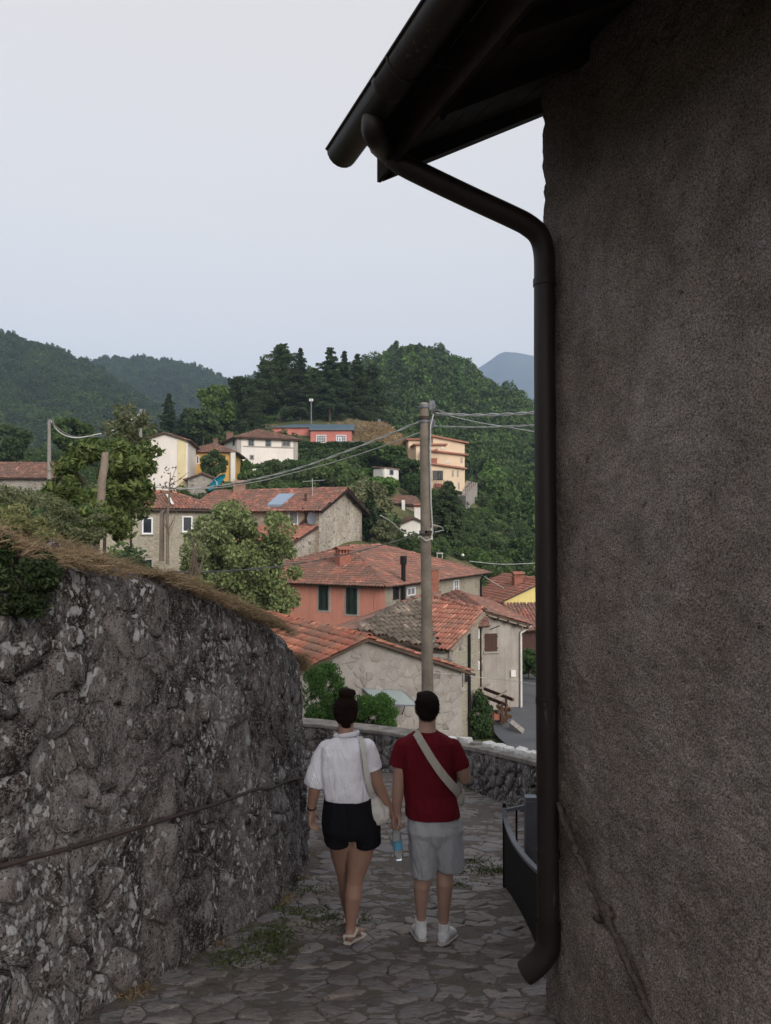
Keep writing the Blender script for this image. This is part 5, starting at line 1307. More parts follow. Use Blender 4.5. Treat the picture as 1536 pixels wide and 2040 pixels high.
L0_ = at(545, 870, 117); zL0 = at(580, 852, 117).z; zL1 = at(660, 858, 115).z
cL1 = quad_from(at(541, 870, 117).xy, (1, -.02), (618 - 541) / F * 117, (.02, 1), 9); cL2 = quad_from(at(618.5, 870, 114.5).xy, (1, 0), (701 - 618.5) / F * 114.5, (0, 1), 9)
hL = thing('pink_school', 'pink red long building with blue metal roof under the dark conifers', 'building', tuple(at(620, 884, 115)))
for c, z in ((cL1, zL0), (cL2, zL1)):
    for i in range(4): wall(hL, c[i], c[(i + 1) % 4], 11.5, z, z, M['plaster_pink'])
def metal_roof(c, z, hip, rise, oh=.3):
    mb = MB(); a, b, cc, d = [Vector((p.x, p.y, z)) for p in c]; x = (b - a).normalized(); y = (d - a).normalized()
    e = [a - x * oh - y * oh, b + x * oh - y * oh, cc + x * oh + y * oh, d - x * oh + y * oh]; m = (d - a).length / 2 + oh
    r0, r1 = e[0] + y * m + x * hip + UP * rise, e[1] + y * m - x * .05 + UP * rise
    mb.add(e + [r0, r1], [(0, 1, 5, 4), (1, 2, 5), (2, 3, 4, 5), (3, 0, 4), (3, 2, 1, 0)])
    rf = mb.build('metal_roof', M['metal_roof'], hL); sm = MB(); n = int((e[1] - e[0]).length / .55)
    for i in range(1, n):
        p0 = e[0] + x * (i * .55); t = min(1, (i * .55) / max(hip, .01)); p1 = p0 + (y * m + UP * rise) * t; sm.beam(p0 + UP * .02, p1 + UP * .02, .05, .05)
    o = sm.build('roof_seams', M['metal_roof'], rf); o['kind'] = 'stuff'
    MB().beam(e[0] + UP * .02 - y * .04, e[1] + UP * .02 - y * .04, .08, .10).build('gutter', M['metal_grey'], rf)
metal_roof(cL1, zL0, 3.2, 1.15); metal_roof(cL2, zL1, .05, 1.5)
for r in ((630, 866.5, 650, 882.5), (669.5, 866.5, 690, 883)): window(hL, cL2[0], cL2[1], r, 'frame_white', 'pane_pale', .10, (4, 3))
window(hL, cL2[0], cL2[1], (673.5, 871, 680.5, 883.5), 'frame_white', 'pane_pale', .14, name='door')
MB().box(at(698, 881, 113.5), (4.2, .6, .25)).build('railing_bench', M['metal_grey'], hL)

# ------------------------------------------------------------------ peach apartment house on its terrace
hM = thing('peach_house', 'peach coloured stepped house with red roof slabs on the hillside terrace', 'building', tuple(at(890, 985, 108)))
def slab(pts, name='roof', mat='tile_rust'): return MB().prism(pts, UP * .22).build(name, M[mat], hM)
def pbox(x0, x1, yb, d, dep, yt0, yt1, rz=(1, .12)):
    a = at(x0, yb, d).xy; dv = Vector(rz).normalized(); b = on_wall(x1, yb, a, a + dv).xy; c = [a, b, b + Vector((-dv.y, dv.x)) * dep, a + Vector((-dv.y, dv.x)) * dep]
    za, zb = on_wall(x0, yt0, a, a + dv).z, on_wall(x1, yt1, a, a + dv).z; z0 = on_wall(x0, yb, a, a + dv).z
    wall(hM, c[0], c[1], z0, za, zb, M['plaster_peach']); wall(hM, c[1], c[2], z0, zb, zb, M['plaster_peach']); wall(hM, c[3], c[0], z0, za, za, M['plaster_peach'])
    n = Vector((dv.y, -dv.x)); o_ = .5
    slab([Vector((*(c[0] - dv * .4 + n * o_), za)), Vector((*(c[1] + dv * .5 + n * o_), zb)), Vector((*(c[2] + dv * .5), zb)), Vector((*(c[3] - dv * .4), za))])
    return c
cM1 = pbox(863, 926, 990, 112, 8, 869.5, 884); cM2 = pbox(829, 884, 990, 111, 7, 887, 887)
cM0 = pbox(814, 845, 990, 114, 6, 877, 877)
cM3 = pbox(848, 925, 985, 109.5, 2.5, 898, 908); cM4 = pbox(848, 922, 985, 108, 1.5, 923, 935)
slab([at(845, 903, 109), at(872, 896.5, 109), at(872, 896.5, 111), at(845, 903, 111)])
for x in (902, 912): window(hM, cM4[0], cM4[1], (x - 1.5, 937, x + 1.8, 950), 'stone_trim', 'pane', .12)
for x in (902, 914): window(hM, cM4[0], cM4[1], (x - 1.5, 961, x + 1.8, 975), 'stone_trim', 'pane', .12)
for x in (919.5,): window(hM, cM3[0], cM3[1], (x - 1.5, 912, x + 1.8, 922), 'stone_trim', 'pane', .12)
window(hM, cM4[0], cM4[1], (860, 936, 884, 958), 'plaster_peach', 'pane', .10, name='loggia')
window(hM, cM4[0], cM4[1], (872, 940, 879, 956), 'wood_dark', 'pane', .10, name='door')
rl_ = MB(); q = [on_wall(x, 957, cM4[0], cM4[1]) + Vector((0, -.5, 0)) for x in (859, 886)]
rl_.beam(q[0], q[1], .05, .05)
for i in range(9): p = q[0] + (q[1] - q[0]) * (i / 8); rl_.beam(p, p - UP * .85, .03, .03, (0, 1, 0))
rl_.build('balcony_rail', M['metal_dark'], hM)
aw = [on_wall(866, 963, cM4[0], cM4[1]), on_wall(884, 965, cM4[0], cM4[1])]; MB().prism([aw[0], aw[1], aw[1] + Vector((.1, -1.6, -.6)), aw[0] + Vector((.1, -1.6, -.6))], UP * .04).build('awning', M['awning'], hM)
cc = on_wall(866, 915, cM4[0], cM4[1]); chimney(hM, (cc.x, cc.y + 1.0, 0), cc.z - 1.2, at(866, 914, 109).z, .75, .6, 0, M['terracotta'], pots=False)
for x, y in ((882, 893), (892, 920)): p = at(x, y, 107.8); MB().box(p, (.5, .35, .35)).build('wall_unit', M['plaster_white'], hM)
tr = MB().prism([at(908, 987, 106), at(928, 987, 103.5), at(951, 962, 112), at(930, 957, 118)], UP * -3.5).build('terrace', M['plaster_grey'], None); tag(tr, 'grey concrete terrace with railing right of the peach house', 'terrace')
te = [at(928, 986, 103.5), at(951, 961, 112), at(948, 953, 118)]; rb = MB()
for a, b in zip(te, te[1:]):
    rb.beam(a + UP * 1.0, b + UP * 1.0, .06, .06)
    for i in range(7): p = a + (b - a) * (i / 6); rb.beam(p, p + UP * 1.0, .05, .05, (0, 1, 0))
rb.build('railing', M['metal_dark'], tr)
# small buildings on the slope
N0 = at(744, 940, 92); cN = quad_from(N0.xy, (.8, .6), (767 - 744) / F * 92 * 1.3, (-.2, 1), 3)
cN = [at(744, 940, 92).xy, at(766, 940, 90).xy, at(794, 940, 92.5).xy]; cN.append(cN[0] + cN[2] - cN[1]); cN = [cN[1], cN[2], cN[3], cN[0]]
zN = at(770, 934, 91).z; hN = box_house('white_hut', 'little white flat roofed hut half hidden in the green slope', cN, 4, zN, M['plaster_white'], cat='hut')
e = [Vector((*p, zN)) for p in cN]; m_ = sum(e, Vector()) / 4; MB().prism([m_ + (p - m_) * 1.12 + UP * (.25 if i in (2, 3) else 0) for i, p in enumerate(e)], UP * .12).build('roof', M['tile_brown'], hN)
window(hN, cN[0], cN[1], (776, 936, 783, 946), 'shutter_slate', 'pane', .1, name='door')
cO = quad_from(at(785, 1015, 84).xy, (1, .1), (835 - 785) / F * 84, (-.1, 1), 5); zO = at(800, 1003, 84).z
hO = box_house('tan_stone_house', 'small tan stone house with white chimney flue behind the utility pole', cO, -1, zO, M['stone_tan'])
ro = roof_part(hO, zO); roof_plane(ro, [Vector((*(cO[0] - Vector((.3, .4))), zO + .02)), Vector((*(cO[1] + Vector((.3, -.4))), zO - .25)), Vector((*(cO[2] + Vector((.3, 0))), zO + 1.0)), Vector((*(cO[3] - Vector((.3, 0))), zO + 1.2))], M['tile_brown'], .24, .4)
MB().box(at(803.5, 1010, 83.4), (.35, .3, 1.5)).build('chimney', M['plaster_white'], hO)
cP = quad_from(at(787, 1060, 74).xy, (1, .0), (862 - 787) / F * 74, (-.12, 1), 6); zP = at(787, 1047, 74).z
hP = gable_house('white_cottage', 'white gable cottage with mossy roof partly behind the utility pole', cP, -4, zP - .1, .42, M['plaster_white'])
gable_roof(hP, cP, zP - .1, .42, M['tile_brown'], .3, .3)
window(hP, cP[0], cP[1], (803, 1078, 819, 1085), 'plaster_white', 'pane_pale', .05, (1, 3))
cc = at(833, 1020, 79); chimney(hP, (cc.x, cc.y, 0), cc.z - 1.5, cc.z + .4, .8, .7, 0, M['plaster_white'])
cQ = quad_from(at(-40, 960, 66).xy, (1, .1), (112 + 40) / F * 66, (-.1, 1), 6.5); zQ = at(60, 953, 66).z
hQ = box_house('long_stone_barn', 'long low stone barn with pinkish tile roof at the far left', cQ, 0, zQ, M['stone_grey'], cat='barn')
ro = roof_part(hQ, zQ); zr = at(60, 922, 69.5).z
for y0, y1, s in ((-.4, 3.2, 1), (3.2, 6.8, -1)):
    dy = (cQ[3] - cQ[0]).normalized(); dx = (cQ[1] - cQ[0]).normalized(); a, b = cQ[0] - dx * .3, cQ[1] + dx * .3
    za, zb = (zQ, zr) if s > 0 else (zr, zQ)
    roof_plane(ro, [Vector((*(a + dy * y0), za)), Vector((*(b + dy * y0), za)), Vector((*(b + dy * y1), zb)), Vector((*(a + dy * y1), zb))], M['tile_brown'], .23, .4)

# ------------------------------------------------------------------ roads below
def ribbon(name, pts, w, mat, zoff=.06, n=10):
    P = np.array([tuple(p) for p in _cr(pts, n)]); T = np.gradient(P, axis=0); T /= np.linalg.norm(T, axis=1)[:, None]
    rows = []
    for s in np.linspace(-.5, .5, 7):
        x, y = P[:, 0] - T[:, 1] * w * s, P[:, 1] + T[:, 0] * w * s; rows.append(np.c_[x, y, ground_z(P[:, 0], P[:, 1]) + zoff])
    v = np.stack(rows, 0).reshape(-1, 3); f = grid_faces(7, len(P))
    if True: f = f[:, ::-1]
    o = npobj(name, v, f, mat, None, True, (0, 0, 0)); return tag(o, kind='structure')
_g = [(at(1062, 1480, 30).x, 30), (at(1058, 1420, 36).x, 36), (at(1062, 1380, 43).x, 43), (at(1060, 1340, 54).x, 54), (at(1100, 1310, 70).x, 70), (at(1180, 1290, 90).x, 90)]
road = ribbon('road', [(_g[0][0] + .4, 22)] + _g, 2.9, M['asphalt'], .35)
# ------------------------------------------------------------------ trees and bushes
def broadleaf(name, label, cat, base, h, w, n, leaf, mat, clumps=28, crad=.34, trunk=.12, bark='bark', z0=.22, group=None, depth=None, hollow=.5, limbs=5, up=.7, aspect=1.6, top=None):
    base = Vector(base); t = thing(name, label, cat, base, group); d = depth or w
    cen = base + UP * (h * (z0 + 1) / 2); rad = (w / 2, d / 2, h * (1 - z0) / 2)
    mb = MB(); mb.tube([base - UP * .4, base + UP * h * .25 + Vector((.03 * h * random.uniform(-1, 1), 0, 0)), base + UP * h * .6], [trunk * h * .16, trunk * h * .11, trunk * h * .05], 8)
    for k in range(limbs):
        a = 6.283 * k / limbs + random.uniform(-.5, .5); s = base + UP * h * random.uniform(.25, .45)
        e = cen + Vector((math.cos(a) * rad[0] * .7, math.sin(a) * rad[1] * .7, random.uniform(-.1, .55) * rad[2])); m = (s + e) / 2 + UP * h * .04
        mb.tube([s, m, e], [trunk * h * .06, trunk * h * .04, trunk * h * .012], 6)
    mb.build('trunk', M[bark], t)
    p = crown_pts(n, cen, rad, clumps, crad, hollow)
    v, f = leaf_mesh(p, leaf, droop=.15, aspect=aspect, up=up); npobj('crown', v, f, M[mat], t); return t
def bush_px(name, label, px, pyb, d, wpx, hpx, n, leaf, mat, cat='bush', group=None, sink=.3, **kw):
    b = at(px, pyb, d); k = d / F
    return broadleaf(name, label, cat, b - UP * sink, hpx * k + sink, wpx * k, n, leaf, mat, group=group, **kw)
def conifer(label, px, pyt, pyb, d, wpx, n=9000, mat='leaf_pine', start=.18, ragged=.3, droop=.28, leaf=.36, group='dark conifers on the knoll', whorls=18, power=.85, lean=0.0):
    b = at(px, pyb, d); h = (pyb - pyt) * d / F; R = wpx * d / F / 2
    t = thing('conifer', label, 'tree', b, group); mb = MB().tube([b - UP * .8, b + UP * h * .5 + Vector((lean * .5, 0, 0)), b + UP * h + Vector((lean, 0, 0))], [h * .022, h * .014, h * .003], 8)
    C = []; Dr = []
    nb = whorls * 7
    for k in range(nb):
        q0 = (k + random.random()) / nb; s = start + (1 - start) * min(.985, q0 ** .9); a = k * 2.4 + random.uniform(-.4, .4)
        prof = ((1 - s) / (1 - start)) ** power
        L = R * prof * random.uniform(1 - ragged * 1.3, 1.05 + ragged * .35) * (1 + .18 * math.sin(s * 31 + px)) + R * .06
        o = b + UP * h * s + Vector((lean * s, 0, 0)); dv = Vector((math.cos(a), math.sin(a), .25 * s - droop * random.uniform(.2, 1.2)))
        e = o + dv * L; mb.tube([o, (o + e) / 2 + UP * L * .06, e + UP * L * .04], [h * .0045, h * .003, h * .001], 4, False)
        m = max(7, int(n / nb * (L / R + .10) * 2.4)); q = rng.uniform(.08, 1.05, m)
        P = np.array(o)[None] + q[:, None] * np.array(dv * L)[None] + np.array([0, 0, 1]) * ((4 * q * (1 - q) * .06 + q ** 3 * .04) * L)[:, None]
        wd = .26 * L * (1.15 - q * .85) + .10; side = np.array([-dv.y, dv.x, 0]); off = rng.uniform(-1, 1, m) * wd
        P += off[:, None] * side[None] + np.c_[np.zeros(m), np.zeros(m), -np.abs(rng.normal(0, .07 * L + .06, m)) - np.abs(off) * .25]
        C.append(P); Dr.append(np.tile(np.array(dv), (m, 1)) * .7 + np.sign(off)[:, None] * side[None] * .6 + np.array([0, 0, -.40]))
    mb.build('trunk', M['bark'], t)
    C = np.concatenate(C); Dr = np.concatenate(Dr); v, f = leaf_mesh(C, leaf, aspect=2.6, dirs=Dr); npobj('crown', v, f, M[mat], t); return t

conifer('tall broad conifer, leftmost and tallest of the dark group', 560, 684, 842, 128, 112, 15000, start=.24, ragged=.5, power=.5, droop=.12, whorls=20)
conifer('slim conifer with a ragged tip right of the tallest one', 598, 691, 845, 126, 74, 10000, start=.12, ragged=.55, power=.85)
conifer('layered cedar with drooping tiers above the blue roof', 657, 690, 842, 125, 96, 12000, 'leaf_cypress', start=.22, ragged=.65, power=.65, droop=.4, whorls=13)
conifer('dark conifer behind the layered cedar', 686, 697, 846, 131, 76, 10000, start=.1, ragged=.5, power=.85, whorls=15)
conifer('dark pointed conifer right of the cedar pair', 712, 703, 848, 128, 92, 12000, start=.08, ragged=.5, power=.8, whorls=15)
conifer('short conifer at the right end of the dark group', 741, 725, 850, 134, 90, 10000, start=.05, ragged=.35, power=.55)
conifer('conifer filling the dark gap behind the blue roof', 628, 732, 848, 136, 84, 9000, start=.05, ragged=.3, power=.5)
conifer('conifer at the left back of the tallest one', 526, 714, 850, 134, 74, 9000, start=.15, ragged=.4, power=.5)
conifer('round dense dark yew left of the conifers', 482, 752, 862, 118, 92, 12000, start=.02, ragged=.15, power=.35, droop=.1, leaf=.36)
conifer('dark slim fir beside the concrete pole on the left', 336, 782, 885, 116, 56, 6000, 'leaf_cypress', start=.04, ragged=.5, power=.8)
conifer('dark fir between slim fir and deciduous tree', 372, 812, 885, 112, 60, 6000, 'leaf_cypress', start=.02, ragged=.4, power=.6)
conifer('big dark spruce behind the white cottage', 893, 958, 1105, 78, 92, 12000, 'leaf_pine', start=.03, ragged=.3, power=.55, group=None, leaf=.4)
conifer('small dark spruce left of the big spruce', 862, 985, 1075, 82, 56, 6000, 'leaf_pine', start=.05, ragged=.35, power=.6, group=None, leaf=.4)

for a in [
 ('tree', 'broad green deciduous tree left of the round yew', 434, 872, 116, 92, 112, 6000, .55, 'leaf_forest', 'tree'),
 ('tree', 'lower green tree at the foot of the deciduous tree', 405, 880, 106, 80, 70, 4500, .5, 'leaf_mid', 'tree'),
 ('bush', 'round clipped dark bush in front of the ochre house', 425, 952, 81, 62, 60, 6500, .24, 'leaf_cypress', 'bush'),
 ('bush', 'leafy laurel bush in front of the cream villa', 540, 958, 92, 92, 52, 5500, .36, 'leaf_mid', 'bush'),
 ('bush', 'dark laurel bush below the right end of the villa', 590, 955, 93, 70, 45, 4500, .36, 'leaf_hedge', 'bush'),
 ('bush', 'yellowish creeper by the villa corner', 486, 955, 92, 40, 46, 2600, .32, 'leaf_bright', 'bush'),
 ('bush', 'bright bush left of the villa garden', 500, 975, 84, 74, 40, 4200, .34, 'leaf_mid', 'bush'),
 ('bush', 'low garden bush under the ochre house', 458, 985, 74, 44, 26, 2200, .26, 'leaf_bright', 'bush'),
 ('tree', 'big olive green tree below the hedge', 668, 1010, 82, 120, 100, 9500, .40, 'leaf_mid', 'tree'),
 ('tree', 'pale willowy tree right of the rubble house', 735, 1060, 72, 110, 120, 9500, .34, 'leaf_olive', 'tree'),
 ('tree', 'dark tree behind the rubble house gable', 740, 1092, 66, 60, 96, 5500, .36, 'leaf_dark', 'tree'),
 ('bush', 'rusty brown shrub beside the white cottage', 762, 1090, 64, 60, 56, 4500, .26, 'leaf_olive', 'bush'),
 ('tree', 'dark green tree between the white hut and the pole', 812, 968, 96, 66, 60, 5000, .42, 'leaf_hedge', 'tree'),
 ('tree', 'green tree under the dry grass mound', 775, 925, 100, 90, 46, 5500, .42, 'leaf_hedge', 'tree'),
 ('bush', 'bright bush under the white hut', 762, 985, 86, 80, 40, 4500, .36, 'leaf_bright', 'bush'),
 ('bush', 'dark bush below the tan stone house', 830, 985, 90, 60, 44, 4000, .36, 'leaf_hedge', 'bush'),
 ('tree', 'vivid green tree behind the far corner of the coral house', 958, 1160, 74, 50, 62, 5000, .32, 'leaf_bright', 'tree'),
 ('tree', 'dark green tree above the lemon house', 1044, 1155, 84, 86, 90, 7000, .40, 'leaf_hedge', 'tree'),
 ('bush', 'trimmed hedge bush by the road bend', 1052, 1345, 47, 66, 54, 6000, .18, 'leaf_hedge', 'hedge'),
 ('tree', 'rounded light green tree at the far left edge', 5, 930, 84, 120, 84, 8000, .40, 'leaf_mid', 'tree'),
 ('tree', 'olive brown tree behind the concrete pole on the left', 140, 905, 92, 110, 76, 7000, .40, 'leaf_forest', 'tree'),
 ('tree', 'mid green tree behind the cream gable house', 262, 900, 92, 90, 70, 5500, .42, 'leaf_forest', 'tree'),
 ('bush', 'dark bush in front of the dark shed wall', 958, 1465, 31, 54, 88, 4500, .12, 'leaf_hedge', 'bush')]:
    bush_px(*a[:9], a[9], cat=a[10], z0=.04 if a[0] == 'bush' else .12)
# clipped hedge rows below the school
def hedge(label, x0, x1, yt, yb, d0, d1, n, mat, leaf=.3):
    t = thing('hedge', label, 'hedge', at((x0 + x1) / 2, yb, (d0 + d1) / 2)); P = []
    s = rng.uniform(0, 1, n); x = x0 + (x1 - x0) * s; d = d0 + (d1 - d0) * s + rng.uniform(0, 1.6, n)
    y = yb + (yt - yb) * np.sqrt(rng.uniform(0, 1, n)) + 2.5 * fbm(np.c_[s * 14, s * 0, s * 0], 3)
    P = np.array([tuple(at(a, b, c)) for a, b, c in zip(x, y, d)]); v, f = leaf_mesh(P, leaf, aspect=1.4, up=1); npobj('foliage', v, f, M[mat], t)
    mb = MB()
    for k in range(6): q = at(x0 + (x1 - x0) * (k + .5) / 6, yb, d0 + (d1 - d0) * (k + .5) / 6 + .8); mb.tube([q - UP * 1, q + UP * .8], .06, 5)
    mb.build('stem', M['bark'], t)
hedge('dark clipped hedge directly below the pink school', 596, 765, 882, 902, 108, 110, 9000, 'leaf_hedge')
hedge('second lighter hedge row stepping down under the school hedge', 598, 740, 896, 916, 104, 105, 8000, 'leaf_mid')
hedge('third hedge row above the olive green tree', 604, 800, 910, 938, 99, 101, 9000, 'leaf_hedge', .34)
# undergrowth between the houses
n = 7200; ux = rng.uniform(-52, 48, n); uy = rng.uniform(33, 128, n); uz = ground_z(ux, uy); spx = CX + F * ux / uy
foot = [cA, [aB, bB, (bB[0]-6, bB[1]+4)], [aC, bC, bC + Vector((0, 12))], cD, cE, cF, cG, cH, cI, cJ, cK, cL1, cL2, cN, cO, cP, cQ, cM1, cM2, cM3, cM4, cM0]
keep = np.ones(n, bool)
for c in foot:
    cc = np.array([[p[0], p[1]] for p in c]); m = cc.mean(0); r = np.abs(cc - m).max(0) + 1.8; keep &= ~((abs(ux - m[0]) < r[0]) & (abs(uy - m[1]) < r[1]))
keep &= ~((spx > 905) & (uy < 62)); keep &= ~((spx > 1010) & (uy < 75)); keep &= ~((spx > 690) & (spx < 830) & (uy > 113))
scatter('undergrowth', np.c_[ux, uy, uz - .15][keep], rng.uniform(.5, 1.35, keep.sum()), v_bush, 'green shrubs and brambles filling the slope between the houses', 'undergrowth')
n = 420; px = rng.uniform(940, 1075, n); dd = rng.uniform(68, 120, n); P = np.array([tuple(at(a, np.interp(b, [68, 90, 120], [1180, 1128, 1085]) + random.uniform(-10, 8), b)) for a, b in zip(px, dd)])
scatter('undergrowth', P[(px < 985) | (px > 1035)], rng.uniform(.7, 1.6, ((px < 985) | (px > 1035)).sum()), v_bush, 'shrubs along the path above the lemon house', 'undergrowth')
n = 1500; ux = rng.uniform(13, 60, n); uy = rng.uniform(26, 118, n); ux = np.maximum(ux, np.interp(uy, [26, 43, 54, 70, 90, 118], [11, 12.5, 16, 23, 30, 33]))
scatter('undergrowth', np.c_[ux, uy, ground_z(ux, uy) - .15], rng.uniform(.6, 1.7, n), v_bush, 'green shrubs on the bank beyond the asphalt road', 'undergrowth')
# dry grass
def grass(name, P, L, mat, label, cat='grass', lean=(0, 0, 0), parent=None, spread=.55, width=.010):
    n = len(P); P = np.asarray(P, float); d = np.c_[rng.normal(0, spread, n), rng.normal(0, spread, n), np.ones(n)] + np.array(lean); d /= np.linalg.norm(d, axis=1)[:, None]
    Ls = (L * rng.uniform(.45, 1.25, n))[:, None]; s = np.cross(d, rng.normal(size=(n, 3))); s /= np.linalg.norm(s, axis=1)[:, None]
    bend = np.c_[rng.normal(0, .3, n), rng.normal(0, .3, n), -rng.uniform(.05, .5, n)] * Ls; w = width * rng.uniform(.6, 1.4, n)[:, None]
    a, b, c = P, P + d * Ls * .55, P + d * Ls + bend
    v = np.stack([a - s * w, a + s * w, b + s * w * .8, b - s * w * .8, c + s * w * .15, c - s * w * .15], 1).reshape(-1, 3)
    i = np.arange(n)[:, None] * 6; f = np.concatenate([i + np.array([[0, 1, 2, 3]]), i + np.array([[3, 2, 4, 5]])])
    o = npobj(name, v, f, M[mat], parent, wloc=None if parent else (0, 0, 0)); tag(o, label if not parent else None, cat if not parent else None, kind='stuff'); return o
def u_at_y(yv): return np.interp(yv, _wp[:, 1], _wu)
ua, ub = u_at_y(2.5), u_at_y(10.2)
n = 46000; u = rng.uniform(ua, ub, n); s = rng.uniform(0, 1, n) ** 1.4 * 2.0; cl = fbm(np.c_[u * 2.2, s * 2.2, u * 0], 3); k = cl > -.45
grass('dry_grass', bank_pt(u[k], s[k]), .15, 'grass_dry', 'straw coloured dry grass along the top of the rubble wall', lean=(.15, -.1, -.35), spread=1.1, width=.0026)
n = 15000; u = rng.uniform(ua, u_at_y(9.5), n); P = bank_pt(u, np.full(n, .0)); x_, y_, nx_, ny_ = wall_at(u); e_ = rng.uniform(.0, .30, n); P[:, 0] += nx_ * e_; P[:, 1] += ny_ * e_; P[:, 2] += .03 - np.clip(e_ - .2, 0, 1) * .8
k = fbm(np.c_[u * 3, u * 0, u * 0], 3) > -.35
grass('dry_grass', P[k], .12, 'grass_dry', 'dry grass hanging over the edge of the rubble wall', lean=(.3, -.25, -.55), spread=1.0, width=.0025)
n = 9000; u = rng.uniform(ua, u_at_y(12), n); s = rng.uniform(.2, 1, n) * 3.2; k = fbm(np.c_[u * 1.5, s * 1.5, u * 0 + 9], 3) > .0
grass('green_weeds', bank_pt(u[k], s[k]), .26, 'grass_green', 'green weeds growing through the dry grass on the bank', spread=.6, width=.006)
n = 2600; yv = rng.uniform(6.2, 8.8, n); u = u_at_y(yv); k = fbm(np.c_[u * 4, u * 0, u * 0 + 5], 2) > 0; s = rng.uniform(0, .3, n); P = bank_pt(u[k], s[k])
grass('green_weeds', P, .16, 'grass_green', 'small green and white weeds on the far end of the wall top', spread=.8, width=.006)
# weeds at the foot of the wall and in the joints of the lane
n = 2600; u = rng.uniform(ua, u_at_y(9), n); x_, y_, nx_, ny_ = wall_at(u); o_ = np.abs(rng.normal(0.03, .06, n)); P = np.c_[x_ + nx_ * o_, y_ + ny_ * o_, lane_z(x_, y_ + ny_ * o_)]; k = fbm(np.c_[u * 3.1, u * 0, u * 0 + 2], 3) > .15
grass('lane_weeds', P[k], .06, 'grass_dry', 'dry weeds along the foot of the rubble wall', spread=1.0, width=.003)
C = []
for px, py, r, m in ((470, 1893, .15, 500), (528, 1852, .13, 420), (545, 1876, .1, 200), (625, 1828, .16, 260), (615, 1812, .12, 200), (610, 1765, .13, 200), (960, 1725, .2, 380), (985, 1728, .1, 200), (945, 1708, .12, 160), (925, 1752, .1, 120), (560, 1800, .1, 140), (700, 1822, .08, 120)):
    v_ = (py - 1060) / F; d = 1.6 / (v_ - .235) if 1.6 / (v_ - .235) < 9 else 1.6 / (v_ - .235)
    c = at(px, py, d); a = rng.normal(0, 1, (m, 2)) * np.array([r, r * .9]); x = c.x + a[:, 0]; y = c.y + a[:, 1]; C.append(np.c_[x, y, lane_z(x, y)])
grass('lane_moss', np.concatenate(C), .045, 'grass_green', 'mossy green tufts in the joints of the stone lane', spread=1.1, width=.005)
mound = npobj('dry_mound', (lambda gx, gy: np.c_[gx.ravel(), gy.ravel(), (ground_z(gx.ravel(), gy.ravel()) + 1.7 * np.exp(-((gx.ravel() + .2) / 4.2) ** 2 - ((gy.ravel() - 117) / 5.) ** 2) + .3 * fbm(np.c_[gx.ravel() * .8, gy.ravel() * .8, gx.ravel() * 0], 4))])(*np.meshgrid(np.linspace(-8, 8, 50), np.linspace(106, 128, 50))), grid_faces(50, 50), gen('dry_earth', (.20, .155, .095), (.11, .10, .05), .9, bscale=6, bump=.9, bdist=.3), None, True, (0, 0, 0)); tag(mound, kind='structure')

n = 5000; gx = rng.normal(-.5, 3.6, n); gy = rng.normal(116, 3.4, n); P = np.c_[gx, gy, ground_z(gx, gy) + 1.7 * np.exp(-((gx + .2) / 4.2) ** 2 - ((gy - 117) / 5.) ** 2)]
grass('dry_grass', P, .7, 'grass_dry', 'dry straw coloured grass covering the mound right of the school', spread=.9, width=.05)
# ---- foreground plants on the bank
broadleaf('chestnut_tree', 'dark leafy young tree on the bank left of the weathered post', 'tree', at(208, 1030, 10.5) - UP * .4, 1.75, 1.75, 3000, .12, 'leaf_chestnut', 40, .21, .10, z0=.10, hollow=.35, aspect=2.3, up=1.2)
broadleaf('chestnut_tree', 'drooping leafy bough right of the weathered post', 'tree', at(262, 1000, 11.5) - UP * .3, 1.35, 1.25, 2200, .115, 'leaf_chestnut', 22, .27, .08, z0=.05, hollow=.3, aspect=2.4, up=1.2)
broadleaf('shrub', 'grey green shrub with thin upright shoots behind the weathered post', 'bush', at(262, 960, 12.5) - UP * .4, 1.9, .95, 1500, .10, 'leaf_olive', 30, .22, .06, z0=.25, hollow=.3, aspect=3.2, up=.2)
broadleaf('shrub', 'tangled weedy shrub at the left edge of the bank', 'bush', at(40, 1065, 6.6) - UP * .2, .68, .95, 4600, .042, 'leaf_olive', 44, .28, .05, z0=.0, aspect=3)
broadleaf('shrub', 'green bramble in the middle of the bank below the post', 'bush', at(150, 1060, 7.2) - UP * .15, .42, .8, 2400, .05, 'leaf_olive', 24, .28, .05, z0=.0, aspect=2.6)
broadleaf('ivy_clump', 'dark ivy clump hanging over the wall at the left edge', 'ivy', at(18, 1255, 3.75) , .52, .56, 6500, .034, 'leaf_dark', 30, .3, .02, z0=.0, aspect=2.2, depth=.5, limbs=3)
broadleaf('shrub', 'long leaved green shrub above the ivy clump', 'bush', at(20, 1130, 4.6), .40, .50, 2400, .048, 'leaf_olive', 22, .3, .03, z0=.0, aspect=4, limbs=3)
broadleaf('shrub', 'small dark fern like shrub on the wall end', 'bush', at(200, 1050, 8.0) - UP * .2, .5, .75, 1800, .06, 'leaf_chestnut', 20, .3, .03, z0=0, aspect=2.6)
broadleaf('poplar_tree', 'pale variegated leafy tree in front of the coral and olive stone houses', 'tree', (at(480, 1240, 37) - UP * 1.2), 7.4, 6.3, 30000, .17, 'leaf_maple', 110, .22, .10, z0=.03, hollow=.30, aspect=1.25, up=1.0)
broadleaf('juniper_bush', 'bright green feathery bush behind the parapet', 'bush', at(645, 1475, 19.0), 2.0, 1.35, 15000, .085, 'leaf_juniper', 60, .30, .05, z0=.02, aspect=3.4, up=.2)
broadleaf('juniper_bush', 'lower green bush under the glass canopy', 'bush', at(740, 1480, 19.3), 1.3, 1.5, 12000, .085, 'leaf_juniper', 44, .32, .05, z0=.02, aspect=3.4, up=.2)
